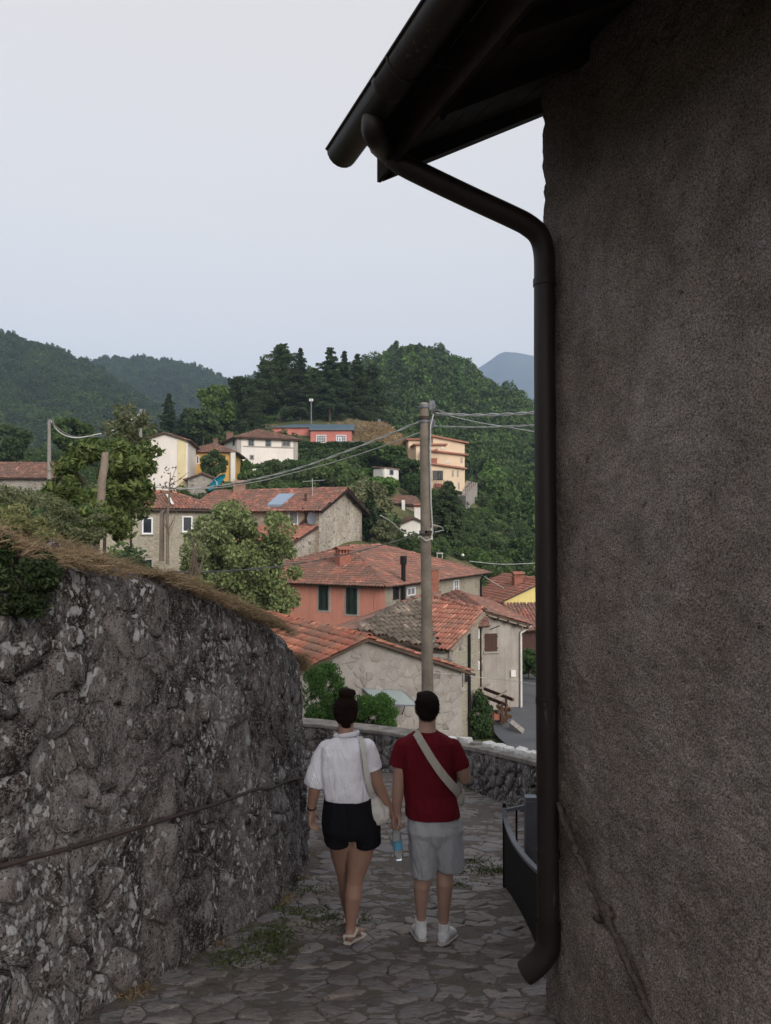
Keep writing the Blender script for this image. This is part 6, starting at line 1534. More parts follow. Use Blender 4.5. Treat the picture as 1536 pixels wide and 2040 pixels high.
broadleaf('potted_plant', 'rusty red flowering plant at the foot of the pergola', 'plant', at(1002, 1452, 33), 1.1, .8, 900, .10, 'flower_rust', 16, .3, .03, z0=.05)

# ------------------------------------------------------------------ posts and poles
wp = thing('weathered_post', 'thin weathered grey wooden post leaning on the bank', 'post', at(188, 1040, 8.6) - UP * .3)
a, b = at(188, 1046, 8.6) - UP * .3, at(211, 902, 8.6); mb = MB()
pts = [a + (b - a) * t_ for t_ in np.linspace(0, 1, 8)]; mb.tube([p + Vector(rng.normal(0, .004, 3)) for p in pts], [.055, .053, .05, .05, .047, .046, .044, .036], 9); mb.build('shaft', M['wood_grey'], wp)
ds = thing('dead_sapling', 'dead bare sapling with dry twigs in front of the olive stone house', 'tree', at(334, 1120, 9.2))
mb = MB().tube([at(334, 1125, 9.2), at(333, 1040, 9.2), at(337, 985, 9.2), at(340, 940, 9.2)], [.022, .018, .012, .004], 7)
for k in range(16):
    y = random.uniform(925, 1075); o_ = at(336, y + 20, 9.2); e = at(336 + random.uniform(-26, 34) * (1.2 if y < 990 else .6), y - random.uniform(0, 20), 9.2 + random.uniform(-.15, .15)); mb.tube([o_, (o_ + e) / 2 - UP * .015, e], [.005, .004, .002], 4)
mb.build('trunk', M['bark_pale'], ds)
q = np.array([tuple(at(338 + random.gauss(0, 14), random.uniform(930, 1000), 9.2)) for _ in range(60)]); v, f = leaf_mesh(q, .045, aspect=2); npobj('dry_leaves', v, f, M['flower_rust'], ds)['kind'] = 'stuff'
MB().tube([at(322, 1118, 9.6), at(323, 1020, 9.6), at(327, 1018, 9.6)], [.034, .028, .02], 8).build('wooden_stake', M['bark_pale']); tag(bpy.context.scene.objects['wooden_stake'], 'straight wooden stake beside the dead sapling', 'stake')
ds = thing('dry_stump', 'tuft of dry brown stems standing on the wall top', 'plant', at(392, 1150, 7.6))
mb = MB()
for k in range(14): o_ = at(390 + random.uniform(-10, 10), 1150, 7.6); e = at(393 + random.uniform(-20, 22), random.uniform(1040, 1110), 7.6 + random.uniform(-.2, .2)); mb.tube([o_, (o_ + e) / 2 + Vector(rng.normal(0, .01, 3)), e], [.007, .005, .002], 5)
mb.build('stems', M['bark_pale'], ds)

pole = thing('utility_pole', 'tall grey utility pole with cable clamps behind the man', 'pole', Vector((at(852, 1380, 17).x, 17.0, gz(.95, 17))))
p0 = at(845, 806, 17); p1 = at(853, 1480, 17); p1 = p1 + (p1 - p0) * .12
N_ = 14; MB().tube([p1 + (p0 - p1) * i / N_ for i in range(N_ + 1)], list(np.linspace(.142, .100, N_ + 1)), 18).build('shaft', M['pole_wood'], pole)
pm = lambda y: at(845 + (y - 806) * .0119, y, 17)
MB().ball(pm(806), (.108, .108, .05), 14, 6).build('pole_cap', M['concrete'], pole)
for y, h_, mt in ((811, .05, 'metal_grey'), (833, .07, 'metal_rust'), (840, .04, 'metal_grey'), (1062, .11, 'metal_rust'), (1060, .05, 'metal_grey')):
    MB().tube([pm(y) - UP * h_ / 2, pm(y) + UP * h_ / 2], .125 if y < 900 else .142, 18).build('clamp_band', M[mt], pole)
for y in (808, 845):
    c = pm(y) + Vector((.17, -.02, 0)); MB().box(c, (.12, .09, .20)).box(c + Vector((.05, 0, -.02)), (.04, .14, .12)).build('cable_bracket', M['metal_grey'], pole)
c = pm(824) + Vector((.26, -.02, 0)); mb = MB()
for k in range(4): mb.tube([c + Vector((.11 * math.cos(a) + .03 * k, .02 * k - .03, .07 * math.sin(a))) for a in np.linspace(0, 6.2, 14)], .014, 5)
mb.build('cable_coil', M['cable_dark'], pole)
mb = MB().tube([pm(826) + Vector((.2, -.06, 0)), pm(850) + Vector((.13, -.1, 0)), pm(900) + Vector((.12, -.1, 0)), pm(1000) + Vector((.12, -.09, 0)), pm(1058) + Vector((.15, -.08, 0)), pm(1072) + Vector((.12, -.12, 0)), pm(1078) + Vector((.0, -.17, 0)), pm(1068) + Vector((-.13, -.12, 0))], .016, 6)
mb.tube([pm(1045) + Vector((.16, -.05, 0)), pm(1050) + Vector((.35, -.05, 0)), pm(1056) + Vector((.40, -.05, 0)), pm(1060) + Vector((.2, -.05, 0))], .010, 5); mb.build('down_cable', M['cable_pale'], pole)
def cable(label, pts, r=.012, mat='cable_pale', twist=0):
    P = [at(*p) for p in pts]; P = _cr([tuple(p) for p in P], 8); mb = MB()
    if twist:
        for k in range(2): mb.tube([p + Vector((0, math.sin(i * .9 + 3.14 * k) * r * .8, math.cos(i * .9 + 3.14 * k) * r * .8)) for i, p in enumerate(P)], r * .7, 5)
    else: mb.tube(P, r, 5)
    o = mb.build('cable', M[mat]); tag(o, label, 'cable', kind='thing')
def sag(a, b, s, n=5):
    return [(a[0] + (b[0] - a[0]) * t, a[1] + (b[1] - a[1]) * t + s * 4 * t * (1 - t), a[2] + (b[2] - a[2]) * t) for t in np.linspace(0, 1, n)]
cable('upper pale cable running from the pole top down to the left', [(838, 839, 17), (760, 872, 18.5), (680, 903, 20), (600, 931, 22), (520, 952, 24), (440, 967, 26), (375, 974, 28), (300, 969, 30), (250, 958, 31)], .022, twist=1)
cable('lower thin pale cable running from the pole top down to the left', [(838, 861, 17), (760, 890, 18.5), (660, 922, 20.5), (580, 943, 22.5), (510, 960, 24), (430, 972, 26), (360, 973, 28), (290, 962, 30), (245, 950, 31)], .014)
cable('thick twisted cable running right from the pole top', [(868, 824, 17), (930, 827, 15), (1000, 826, 13), (1064, 822, 11.5), (1150, 812, 10)], .022, twist=1)
cable('thin cable below the twisted one on the right', [(862, 849, 17), (940, 851, 15), (1000, 850, 13), (1064, 847, 11.5), (1150, 842, 10)], .012, twist=1)
cable('single thin cable crossing down to the right of the pole', [(880, 825, 17), (950, 841, 15), (1010, 851, 13), (1064, 860, 11.5), (1150, 874, 10)], .010)
cable('grey cable from mid pole to the left across the coral roof', [(841, 1063, 17), (780, 1080, 17), (700, 1102, 16), (600, 1122, 14.5), (500, 1134, 12.5), (400, 1140, 10.5), (335, 1138, 9.2)], .011, 'cable_dark', 1)
cable('thin wire sloping over the white cottage', [(758, 1027, 40), (780, 1040, 45), (800, 1058, 50), (812, 1062, 60)], .03)
cable('thin telephone wire in front of the grey house', [(862, 1340, 24), (920, 1345, 26), (980, 1352, 26), (1030, 1358, 24), (1075, 1364, 22)], .009)
cable('thin wire over the roofs near the lemon house', [(948, 1136, 57), (975, 1155, 60), (1004, 1172, 62)], .03)
cable('pale wire above the path at the right', [(935, 1118, 60), (1000, 1124, 60), (1064, 1122, 60)], .025)
cable('dark cable between the concrete poles on the left, upper strand', [(101, 838, 60), (120, 862, 60), (150, 872, 60), (190, 866, 62), (230, 855, 64), (279, 824, 66)], .05, 'cable_pale')
cable('dark cable between the concrete poles on the left, lower strand', [(103, 843, 60), (140, 868, 60), (190, 870, 62), (240, 858, 64), (279, 832, 66)], .05, 'cable_dark')
cable('thin cable rising over the cream gable house', [(281, 830, 66), (330, 862, 70), (375, 883, 74)], .03, 'cable_dark')
for px, yt, yb, d, lab in ((98, 836, 935, 60, 'pale concrete pole behind the chestnut tree on the left'), (280, 815, 880, 66, 'concrete pole left of the cream gable house')):
    t = thing('concrete_pole', lab, 'pole', at(px, yb, d)); MB().tube([at(px, yb + 20, d), at(px, yt, d)], [.17, .12], 10).build('shaft', M['concrete'], t)
    c = at(px + 3, yt + 6, d); mb = MB().box(c, (.5, .15, .12))
    for k in (-.2, 0, .2): mb.tube([c + Vector((k, 0, 0)), c + Vector((k, 0, .28))], .05, 6)
    mb.build('insulator_bracket', M['metal_grey'], t)
lp = thing('street_lamp', 'tall floodlight post behind the pink school', 'street lamp', at(620, 845, 119)); MB().tube([at(620, 845, 119), at(620, 800, 119)], .10, 8).build('post', M['metal_grey'], lp)
mb = MB()
for s in (-1, 1): mb.box(at(620 + 1.6 * s, 797, 118.9), (.35, .3, .38))
mb.build('lamp_head', M['paint_white'], lp)
sg = thing('sign_post', 'small square sign on a post by the wooden fence on the mound', 'sign', at(755, 852, 117)); MB().tube([at(755, 856, 117), at(755, 838, 117)], .05, 6).build('post', M['metal_grey'], sg); MB().box(at(755.5, 837.5, 116.9), (.42, .08, .38)).build('sign_plate', M['metal_grey'], sg)
fn = thing('wooden_fence', 'rustic crossed wooden fence along the dry mound', 'fence', at(735, 855, 118)); mat_ = M['wood_grey']
fp = [at(x, y, 118) for x, y in ((700, 857), (714, 857), (728, 857), (742, 857), (756, 856), (770, 855))]
for i, p in enumerate(fp):
    MB().tube([p - UP * .3, p + UP * .75], .06, 6).build('post', mat_, fn)
    if i: q = fp[i - 1]; MB().tube([q + UP * .68, p + UP * .68], .045, 5).build('rail', mat_, fn); MB().tube([q + UP * .05, p + UP * .62], .04, 5).build('brace', mat_, fn)
fn = thing('wooden_fence', 'short rail fence left of the blue metal roof', 'fence', at(530, 855, 119)); fp = [at(x, 852, 119) for x in (518, 530, 542, 552)]
for i, p in enumerate(fp):
    MB().tube([p - UP * .5, p + UP * .45], .06, 6).build('post', mat_, fn)
    if i: MB().tube([fp[i - 1] + UP * .4, p + UP * .4], .05, 5).build('rail', mat_, fn)
fn = thing('path_fence', 'pale railing along the hillside path at the right', 'fence', at(968, 1112, 82)); fp = [at(x, y, d) for x, y, d in ((945, 1112, 80), (953, 1111, 80.5), (961, 1110, 81), (969, 1109, 82), (977, 1108, 83), (985, 1107, 84), (991, 1106, 85))]
for i, p in enumerate(fp):
    MB().beam(p - UP * .3, p + UP * .42, .07, .07, (0, 1, 0)).build('post', M['concrete'], fn)
    if i: MB().beam(fp[i - 1] + UP * .40, p + UP * .40, .05, .08).build('rail', M['concrete'], fn)
gl = thing('globe_lamp', 'white globe garden lamp beyond the coral roof', 'lamp', at(922, 1118, 66)); MB().tube([at(922, 1118, 66), at(922, 1107, 66)], .03, 6).build('post', M['metal_dark'], gl); MB().ball(at(922, 1106, 66), .13).build('globe', M['paint_white'], gl)
tb3 = thing('garden_table', 'white garden table beyond the coral roof right of the pole', 'table', at(876, 1112, 64)); MB().box(at(876, 1102, 64), (.55, .5, .05)).build('table_top', M['paint_white'], tb3)
for s in (-1, 1): MB().beam(at(876 + 5 * s, 1103, 64), at(876 + 5 * s, 1114, 64), .04, .04, (0, 1, 0)).build('leg', M['paint_white'], tb3)
pw = MB().prism([at(985, 1212, 66), at(1002, 1212, 66), at(1034, 1130, 96), at(1016, 1128, 96)], UP * -.4).build('path', M['asphalt']); tag(pw, kind='structure')

# pergola beside the grey house
pg = thing('pergola', 'weathered wooden pergola frame leaning on the grey house', 'pergola', at(985, 1440, 33)); wd = M['wood_brown']
for a, b, r in (((965, 1372, 35.2), (1022, 1394, 32.6), .09), ((950, 1381, 34.6), (1010, 1405, 32.2), .09), ((966, 1412, 34), (992, 1419, 32.5), .07)): MB().beam(at(*a), at(*b), r, r * 1.4).build('beam', wd, pg)
for a, b in (((950, 1377, 34), (974, 1367, 35.2)), ((982, 1397, 33.2), (1010, 1380, 33.6)), ((990, 1409, 32.8), (1005, 1398, 32.8))): MB().beam(at(*a) + UP * .08, at(*b) + UP * .08, .06, .06).build('rafter', M['wood_grey'], pg)
for x, y0, y1, d in ((1008, 1391, 1450, 33), (1000, 1402, 1455, 32.4), (982, 1416, 1470, 32.4)): MB().beam(at(x, y1, d), at(x, y0, d), .10, .10, (0, 1, 0)).build('post', wd, pg)
hu = thing('garden_hutch', 'little grey hutch with rusty orange roof under the pergola', 'hutch', at(990, 1470, 32.7)); MB().box(at(990, 1448, 33.0), (.42, .4, .95)).build('hutch_body', M['metal_grey'], hu); MB().beam(at(978, 1426, 32.7), at(1001, 1426, 32.7), .5, .25).build('hutch_roof', M['terracotta'], hu)
wl2 = MB().prism([at(1015, 1440, 31), at(1040, 1460, 30), at(1040, 1520, 30), at(1012, 1520, 31)], Vector((.2, .6, 0))).build('garden_wall', M['stone_grey']); tag(wl2, 'broken low garden wall at the foot of the white downpipe', 'wall')

# ------------------------------------------------------------------ hand rail on the left wall, gate on the right
hr = thing('hand_rail', 'thin iron hand rail pinned along the rubble wall', 'hand rail', at(300, 1700, 4.6))
def wall_px(px, py, off=.07):
    """point on the wall seen at a photo position"""
    best = None
    r = ray(px, py)
    for u in np.arange(ua - 1, u_at_y(9.2), .01):
        x_, y_, nx_, ny_ = wall_at(u); z_ = r.z / r.y * y_; k = .16 * (z_ - lz(y_)) / 2.4; x2 = x_ + nx_ * (off - k); y2 = y_ + ny_ * (off - k)
        e = abs(CX + F * x2 / y2 - px)
        if best is None or e < best[0]: best = (e, Vector((x2, y2, r.z / r.y * y2)))
    return best[1]
rp_ = [(-60, 1743), (0, 1729), (75, 1708), (148, 1689), (230, 1664), (300, 1642), (380, 1618), (430, 1603), (480, 1585), (510, 1573), (545, 1569), (585, 1553)]
P = [wall_px(*p) for p in rp_] + [Vector((-.76, 8.3, at(600, 1550, 8.3).z)), Vector((-.80, 8.9, at(612, 1548, 8.9).z))]
MB().tube(_cr([tuple(p) for p in P], 6), .0125, 8).build('rail', M['metal_rust'], hr)
for px, py in ((148, 1689), (380, 1618), (585, 1553)):
    c = wall_px(px, py); x_ = 0; c2 = wall_px(px, py, -.02); ax = (wall_px(px + 6, py) - c).normalized(); sd = (c - c2).normalized(); up2 = ax.cross(sd)
    MB().tube([c + (sd * math.cos(a) + up2 * math.sin(a)) * .027 for a in np.linspace(0, 6.283, 14)], .009, 6).tube([c - sd * .02, c - sd * .14], .012, 6).build('ring_bolt', M['metal_rust'], hr)
gt = thing('iron_gate', 'black sheet iron gate with curved top beside the downpipe', 'gate', Vector((1.06, 6.2, lz(6.2))))
top_px = [(1004, 1613), (1006, 1632), (1010, 1650), (1016, 1666), (1025, 1684), (1036, 1700), (1048, 1715), (1060, 1728), (1074, 1741), (1088, 1752)]
def gx(s): return 1.108 - .07 * s
Ltop = []
for a, b in top_px:
    y = 7.2 - (a - 1004) / 69 * 2.0; r = ray(a, b); Ltop.append(Vector((r.x / r.y * y, y, r.z / r.y * y)))
vs = []
for p in Ltop: vs += [p, Vector((p.x, p.y, lz(p.y) + .02)), p + Vector((.012, 0, 0)), Vector((p.x + .012, p.y, lz(p.y) + .02))]
fs = []
for i in range(len(Ltop) - 1): k = 4 * i; fs += [(k, k + 1, k + 5, k + 4), (k + 2, k + 6, k + 7, k + 3), (k, k + 4, k + 6, k + 2)]
fs += [(0, 2, 3, 1)]
MB().add(vs, fs).build('sheet_panel', M['metal_dark'], gt)
rail = MB()
for i in range(len(Ltop) - 1): rail.beam(Ltop[i] + Vector((.004, .002, .012)), Ltop[i + 1] + Vector((.004, -.002, .012)), .042, .022)
rail.build('top_rail', M['metal_grey'], gt)
MB().beam(Vector((1.106, 7.22, lz(7.2) - .02)), Vector((1.106, 7.22, Ltop[0].z + .05)), .03, .03, (0, 1, 0)).build('end_post', M['metal_dark'], gt)
pp = Vector((at(1057, 1650, 7.1).x, 7.1, 0)); zt4 = at(1057, 1597, 7.1).z
MB().box(Vector((pp.x, pp.y, zt4 / 2 + lz(7.1) / 2)), (.105, .09, zt4 - lz(7.1) + .1)).box(Vector((pp.x, pp.y, zt4 + .008)), (.112, .097, .014)).build('gate_post', M['metal_grey'], gt)
h0, h1 = Vector((1.11, 7.2, at(1010, 1615, 7.2).z)), Vector((pp.x - .05, pp.y + .02, at(1046, 1608, 7.1).z))
MB().beam(h0, h1, .035, .03).build('cross_bar', M['metal_grey'], gt)
bq = at(1029, 1640, 7.17); MB().beam(Vector((bq.x, bq.y, h1.z - .01)), Vector((bq.x, bq.y, lz(7.1))), .016, .016, (0, 1, 0)).build('bar', M['metal_dark'], gt)
# ------------------------------------------------------------------ people
def solid(name, mb, mat, parent, voxel=.008, smooth=4, disp=None, factor=.5, wloc=None):
    """one continuous skin grown round overlapping closed shapes"""
    o = mb.build('draft', None, None, (0, 0, 0))
    m = o.modifiers.new('r', 'REMESH'); m.mode = 'VOXEL'; m.voxel_size = voxel; m.use_smooth_shade = True
    s = o.modifiers.new('s', 'SMOOTH'); s.iterations = smooth; s.factor = factor
    bpy.context.view_layer.update(); dg = bpy.context.evaluated_depsgraph_get()
    me = bpy.data.meshes.new_from_object(o.evaluated_get(dg)); bpy.data.objects.remove(o, do_unlink=True)
    n = len(me.vertices); co = np.empty(n * 3, np.float32); me.vertices.foreach_get('co', co); co = co.reshape(-1, 3).astype(float)
    if disp is not None:
        nr = np.empty(n * 3, np.float32); me.vertices.foreach_get('normal', nr); nr = nr.reshape(-1, 3); co = co + nr * (disp(co) * (1 - nr[:, 2] ** 2))[:, None]
    wloc = wloc or _wl(parent); me.vertices.foreach_set('co', (co - np.array(wloc)).astype(np.float32).ravel())
    me.polygons.foreach_set('use_smooth', [True] * len(me.polygons)); me.name = name
    me.materials.clear(); me.materials.append(mat); me.update()
    return link(bpy.data.objects.new(name, me), parent, wloc)
PY = 5.46; K = PY / F
def pj(px, py, dy=0.0): return at(px, py, PY + dy)
def limb(mb, pts, n=18, ends=(1, 1), deep=1.0):
    P = [pj(p[0], p[1], p[2]) for p in pts]; r = [p[3] for p in pts]; mb.tube(P, r, n, ry=[x * deep for x in r])
    if ends[0]: mb.ball(P[0], r[0], 12, 8)
    if ends[1]: mb.ball(P[-1], r[-1], 12, 8)
def trunk(mb, rs, n=24, p=2.3):
    mb.rings([(*pj(a, b, c), w, d) for a, b, c, w, d in sorted(rs, key=lambda q: -q[1])], n, p)
def hand(mb, wrist, dirv, across, palm, curl=.5, s=1.0, thumb=1):
    """palm, four unequal bent fingers and a thumb leaving the side of the palm"""
    d = Vector(dirv).normalized(); a = (Vector(across) - d * d.dot(Vector(across))).normalized(); p = Vector(palm); p = (p - d * d.dot(p) - a * a.dot(p)).normalized()
    R = Matrix((a, p, d)).transposed(); mb.tube([wrist - d * .02, wrist + d * .025 * s], .025 * s, 12)
    mb.ball(wrist + d * .05 * s, (.040 * s, .017 * s, .052 * s), 12, 8, R)
    for i, (o, L) in enumerate(((-.030, .070), (-.010, .078), (.011, .072), (.030, .056))):
        b = wrist + d * .080 * s + a * o * s; th = curl * .35; pts = [b - d * .02 * s, b]; q = b
        for seg, f in enumerate((.45, .32, .23)):
            th += curl * (.55, .75, .5)[seg]; q = q + (d * math.cos(th) + p * math.sin(th)) * L * f * s + a * (o * .15 * f * s); pts.append(q)
        mb.tube(pts, [.0100 * s, .0098 * s, .0090 * s, .0082 * s, .0068 * s], 8); mb.ball(pts[-1], .0068 * s, 8, 6)
    b = wrist + d * .028 * s - a * .030 * s * thumb; q1 = b + (d * .6 - a * .75 * thumb + p * .25).normalized() * .034 * s; q2 = q1 + (d * .85 - a * .15 * thumb + p * .5).normalized() * .030 * s
    mb.tube([b, q1, q2], [.014 * s, .011 * s, .009 * s], 8); mb.ball(q2, .009 * s, 8, 6)
def head(mb, c, k=1.0):
    mb.ball(c, (.074 * k, .094 * k, .108 * k), 20, 14); mb.ball(c + Vector((0, .03, -.06)), (.056 * k, .065 * k, .058 * k), 16, 10)
    mb.ball(c + Vector((0, .098, -.018)), (.013, .022, .024), 8, 6); mb.ball(c + Vector((0, .086, -.066)), (.024, .012, .009), 8, 6)
    mb.ball(c + Vector((0, .07, -.10)), (.022, .02, .018), 8, 6)
    for s in (-1, 1): mb.ball(c + Vector((s * .030, .082, .018)), (.022, .012, .008), 8, 6); mb.ball(c + Vector((s * .077, .0, -.015)), (.012, .022, .034), 8, 8)
def eyes(c, parent):
    mb = MB()
    for s in (-1, 1): MB().ball(c + Vector((s * .030, .083, .002)), .0125, 10, 8).build('eye', M['eye'], parent)
def folds(amp, sc, seed=0.0):
    return lambda co: amp * fbm(co * np.array(sc) + seed, 4, .55)

# ---- woman
wom = thing('person', 'woman in loose white shirt and black shorts, dark bun, carrying a white tote', 'person', Vector((pj(698, 1868).x, PY, lz(PY))))
hc = pj(689, 1417, .035); b = MB(); head(b, hc, .98)
limb(b, [(689, 1432, .02, .055), (689, 1458, -.005, .053), (688, 1482, -.01, .07)])
trunk(b, [(688, 1476, 0, .10, .06), (688, 1490, 0, .155, .085), (689, 1530, .0, .14, .10), (693, 1585, 0, .13, .095), (698, 1620, -.01, .165, .12), (702, 1646, -.012, .15, .11), (702, 1656, -.01, .11, .08)])
limb(b, [(652, 1494, 0, .048), (634, 1545, -.01, .046), (627, 1572, -.01, .042), (623, 1592, .02, .037), (620, 1616, .05, .026)])
limb(b, [(728, 1496, 0, .048), (746, 1540, 0, .048), (753, 1562, 0, .044), (766, 1592, .035, .038), (783, 1625, .07, .026)])
hand(b, pj(620.5, 1616, .05), (.03, .05, -1), (-.35, -.75, 0), (.75, -.3, .1), .55, 1.0, 1)
hand(b, pj(783, 1624, .07), (.22, .05, -1), (-.4, -1, -.1), (.8, -.45, .1), 1.15, 1.0, -1)
limb(b, [(721, 1660, -.01, .108), (717, 1700, 0, .094), (710, 1740, .01, .066), (707, 1758, .012, .060), (704, 1785, -.005, .062), (701, 1815, 0, .048), (699, 1842, .01, .036), (698, 1853, .012, .037)])
limb(b, [(681, 1660, 0, .105), (683, 1698, .09, .090), (687, 1738, .17, .062), (689, 1758, .20, .055), (691, 1782, .24, .056), (695, 1810, .30, .042), (697, 1832, .34, .034), (697, 1842, .36, .035)])
fz = lz(PY + .1) + .05
def foot(mb, heel, yaw, L=.22, w=.040, drop=.235):
    d = Vector((math.sin(yaw), math.cos(yaw), 0)); d.z = -drop * d.y; d.normalize(); up = Vector((0, 0, 1)); pts = [heel, heel + d * L * .35, heel + d * L * .7, heel + d * L * .95]
    mb.tube([pts[0] + up * .002, pts[1] + up * .012, pts[2] - up * .002, pts[3] - up * .010], [.034, .036, w, .030], 12, True, [.032, .034, .022, .014])
    mb.ball(heel, (.034, .038, .036), 12, 8); return pts, d
def ground_at(px, y): 
    v_ = at(px, 1500, y); return Vector((v_.x, y, lz(y)))
h1 = ground_at(696, PY - .01) + UP * .058; P1, d1 = foot(b, h1, .42)
h2 = ground_at(696, PY + .36) + UP * .058; P2, d2 = foot(b, h2, .1)
bodyW = solid('body', b, M['skin_tan'], wom, .0065, 5); eyes(hc, wom)
h = MB(); h.ball(hc + Vector((0, -.022, .012)), (.086, .092, .112), 20, 14); h.ball(pj(690, 1405, .0), (.080, .080, .070), 18, 12); h.ball(pj(688, 1430, -.03), (.062, .050, .052), 16, 10)
h.ball(pj(690, 1444, -.035), (.036, .028, .026), 10, 8); h.ball(pj(691.5, 1384, .0), (.052, .052, .046), 16, 12); h.ball(pj(683, 1380, -.02), (.034, .034, .03), 10, 8); h.ball(pj(700, 1381, .01), (.032, .034, .03), 10, 8)
hW = solid('hair', h, M['hair_brown'], wom, .006, 4, lambda co: .005 * fbm(co * np.array([60, 60, 22]), 4) + .0025 * fbm(co * np.array([150, 150, 60]), 2))
s = MB()
trunk(s, [(689, 1466, -.005, .078, .07), (688, 1474, 0, .115, .085), (687, 1484, 0, .170, .105), (687, 1500, 0, .182, .122), (688, 1535, -.005, .178, .135), (691, 1565, -.01, .172, .138), (692, 1580, -.01, .172, .142), (693, 1588, -.008, .168, .140)], 30, 2.5)
limb(s, [(654, 1491, 0, .064), (643, 1518, 0, .070), (634, 1545, -.005, .072), (629, 1566, -.005, .073)], ends=(1, 0)); limb(s, [(730, 1490, 0, .066), (738, 1512, 0, .070), (743, 1533, 0, .071)], ends=(1, 0))
def shirt_fold(co):
    f = .019 * fbm(co * np.array([8, 8, 3.6]), 3) + .009 * np.sin(co[:, 2] * 55 + 5 * fbm(co * np.array([5, 5, 5]), 2)) * np.clip((-2.62 - .0 - co[:, 2] + 1.0) , 0, 1)
    return f + .0035 * fbm(co * np.array([32, 32, 12]), 2)
solid('shirt', s, M['shirt_white'], wom, .0075, 3, shirt_fold)
c = MB(); pts = []
for a in np.linspace(0, 6.283, 22): pts.append(pj(690, 1461, .005) + Vector((.083 * math.cos(a), .078 * math.sin(a), .014 * math.cos(a * 1) - .008 - .012 * math.sin(a))))
c.tube(pts, .009, 8, ry=[.020] * 22); solid('collar', c, M['shirt_white'], wom, .005, 2, folds(.004, (20, 20, 20)))
sh = MB(); trunk(sh, [(693, 1578, 0, .158, .122), (695, 1600, -.012, .178, .135), (698, 1630, -.02, .200, .155), (700, 1648, -.02, .206, .158), (701, 1662, -.015, .200, .148)], 30, 2.4)
limb(sh, [(675, 1630, -.01, .097), (673, 1677, -.004, .097)], ends=(0, 0), deep=1.48); limb(sh, [(729, 1630, -.01, .098), (731, 1679, -.008, .098)], ends=(0, 0), deep=1.50)
solid('shorts', sh, M['shorts_black'], wom, .0075, 6, folds(.006, (10, 10, 6), 4.0))
for (P_, dd, hp) in ((P1, d1, h1), (P2, d2, h2)):
    sl = MB(); k = hp - UP * .046
    for i in range(1): sl.tube([k - dd * .035, k + dd * .06, k + dd * .15, k + dd * .235], [.034, .036, .046, .030], 12, True, [.013, .013, .012, .010])
    sl.tube([hp + Vector((-.037, -.01, -.02)), hp + Vector((-.036, -.03, .012)), hp + Vector((0, -.044, .020)), hp + Vector((.036, -.03, .012)), hp + dd * .06 + Vector((.03, 0, .030)), hp + dd * .075 + Vector((0, 0, .040)), hp + dd * .06 + Vector((-.03, 0, .02)), hp + Vector((-.037, -.01, -.02))], .008, 8, True, [.012] * 8)
    sl.tube([hp + dd * .12 + Vector((-.045, 0, -.025)), hp + dd * .12 + Vector((-.02, 0, .012)), hp + dd * .12 + Vector((.022, 0, .012)), hp + dd * .12 + Vector((.046, 0, -.025))], .009, 8, True, [.022] * 4)
    solid('sandal', sl, M['sandal_cream'], wom, .005, 2)
w = pj(621, 1609, .045); MB().tube([w + Vector((.029 * math.cos(a), .029 * math.sin(a), .004 * math.sin(a))) for a in np.linspace(0, 6.283, 18)], .005, 8, ry=[.010] * 18).build('wrist_watch', M['metal_dark'], wom)
# tote bag
tg = thing('tote_bag', 'white canvas tote bag hanging from the right shoulder of the woman', 'bag', pj(752, 1640, -.04))
t_ = MB(); t_.rings([(*pj(745, 1585, -.02), .022, .03), (*pj(747, 1598, -.03), .050, .05), (*pj(751, 1612, -.03), .072, .065), (*pj(754, 1626, -.03), .082, .07), (*pj(753, 1636, -.03), .070, .06), (*pj(751, 1641, -.03), .045, .04)][::-1], 20, 2.3)
t_.ball(pj(768, 1616, -.02), (.035, .05, .035), 12, 8)
solid('bag_body', t_, M['canvas_white'], tg, .006, 4, lambda co: .007 * fbm(co * np.array([26, 26, 7]), 3) + .004 * fbm(co * np.array([60, 60, 25]), 2))
def ribbon_obj(name, pts, wv, mat, parent, th=.004):
    P = _cr([tuple(p) for p in pts], 6); mb = MB(); vs = []
    for i, p in enumerate(P):
        t = (P[min(i + 1, len(P) - 1)] - P[max(i - 1, 0)]).normalized(); f = i / (len(P) - 1); nrm = Vector(wv(f)); sd = t.cross(nrm).normalized(); up = sd.cross(t).normalized(); w = wv(f, True)
        vs += [p - sd * w + up * th, p + sd * w + up * th, p + sd * w - up * th, p - sd * w - up * th]
    fs = [(4 * i + j, 4 * i + (j + 1) % 4, 4 * i + 4 + (j + 1) % 4, 4 * i + 4 + j) for i in range(len(P) - 1) for j in range(4)] + [(3, 2, 1, 0), tuple(4 * (len(P) - 1) + j for j in range(4))]
    return mb.add(vs, fs, False).build(name, mat, parent)
ribbon_obj('strap', [pj(722, 1500, .13), pj(720, 1474, .04), pj(719, 1471, -.03), pj(722, 1484, -.112), pj(726, 1510, -.137), pj(731, 1545, -.142), pj(737, 1572, -.125), pj(743, 1590, -.075)], lambda f, w=False: (.013 + .004 * f) if w else (0, -1, .4 if f < .4 else 0), M['canvas_white'], tg)

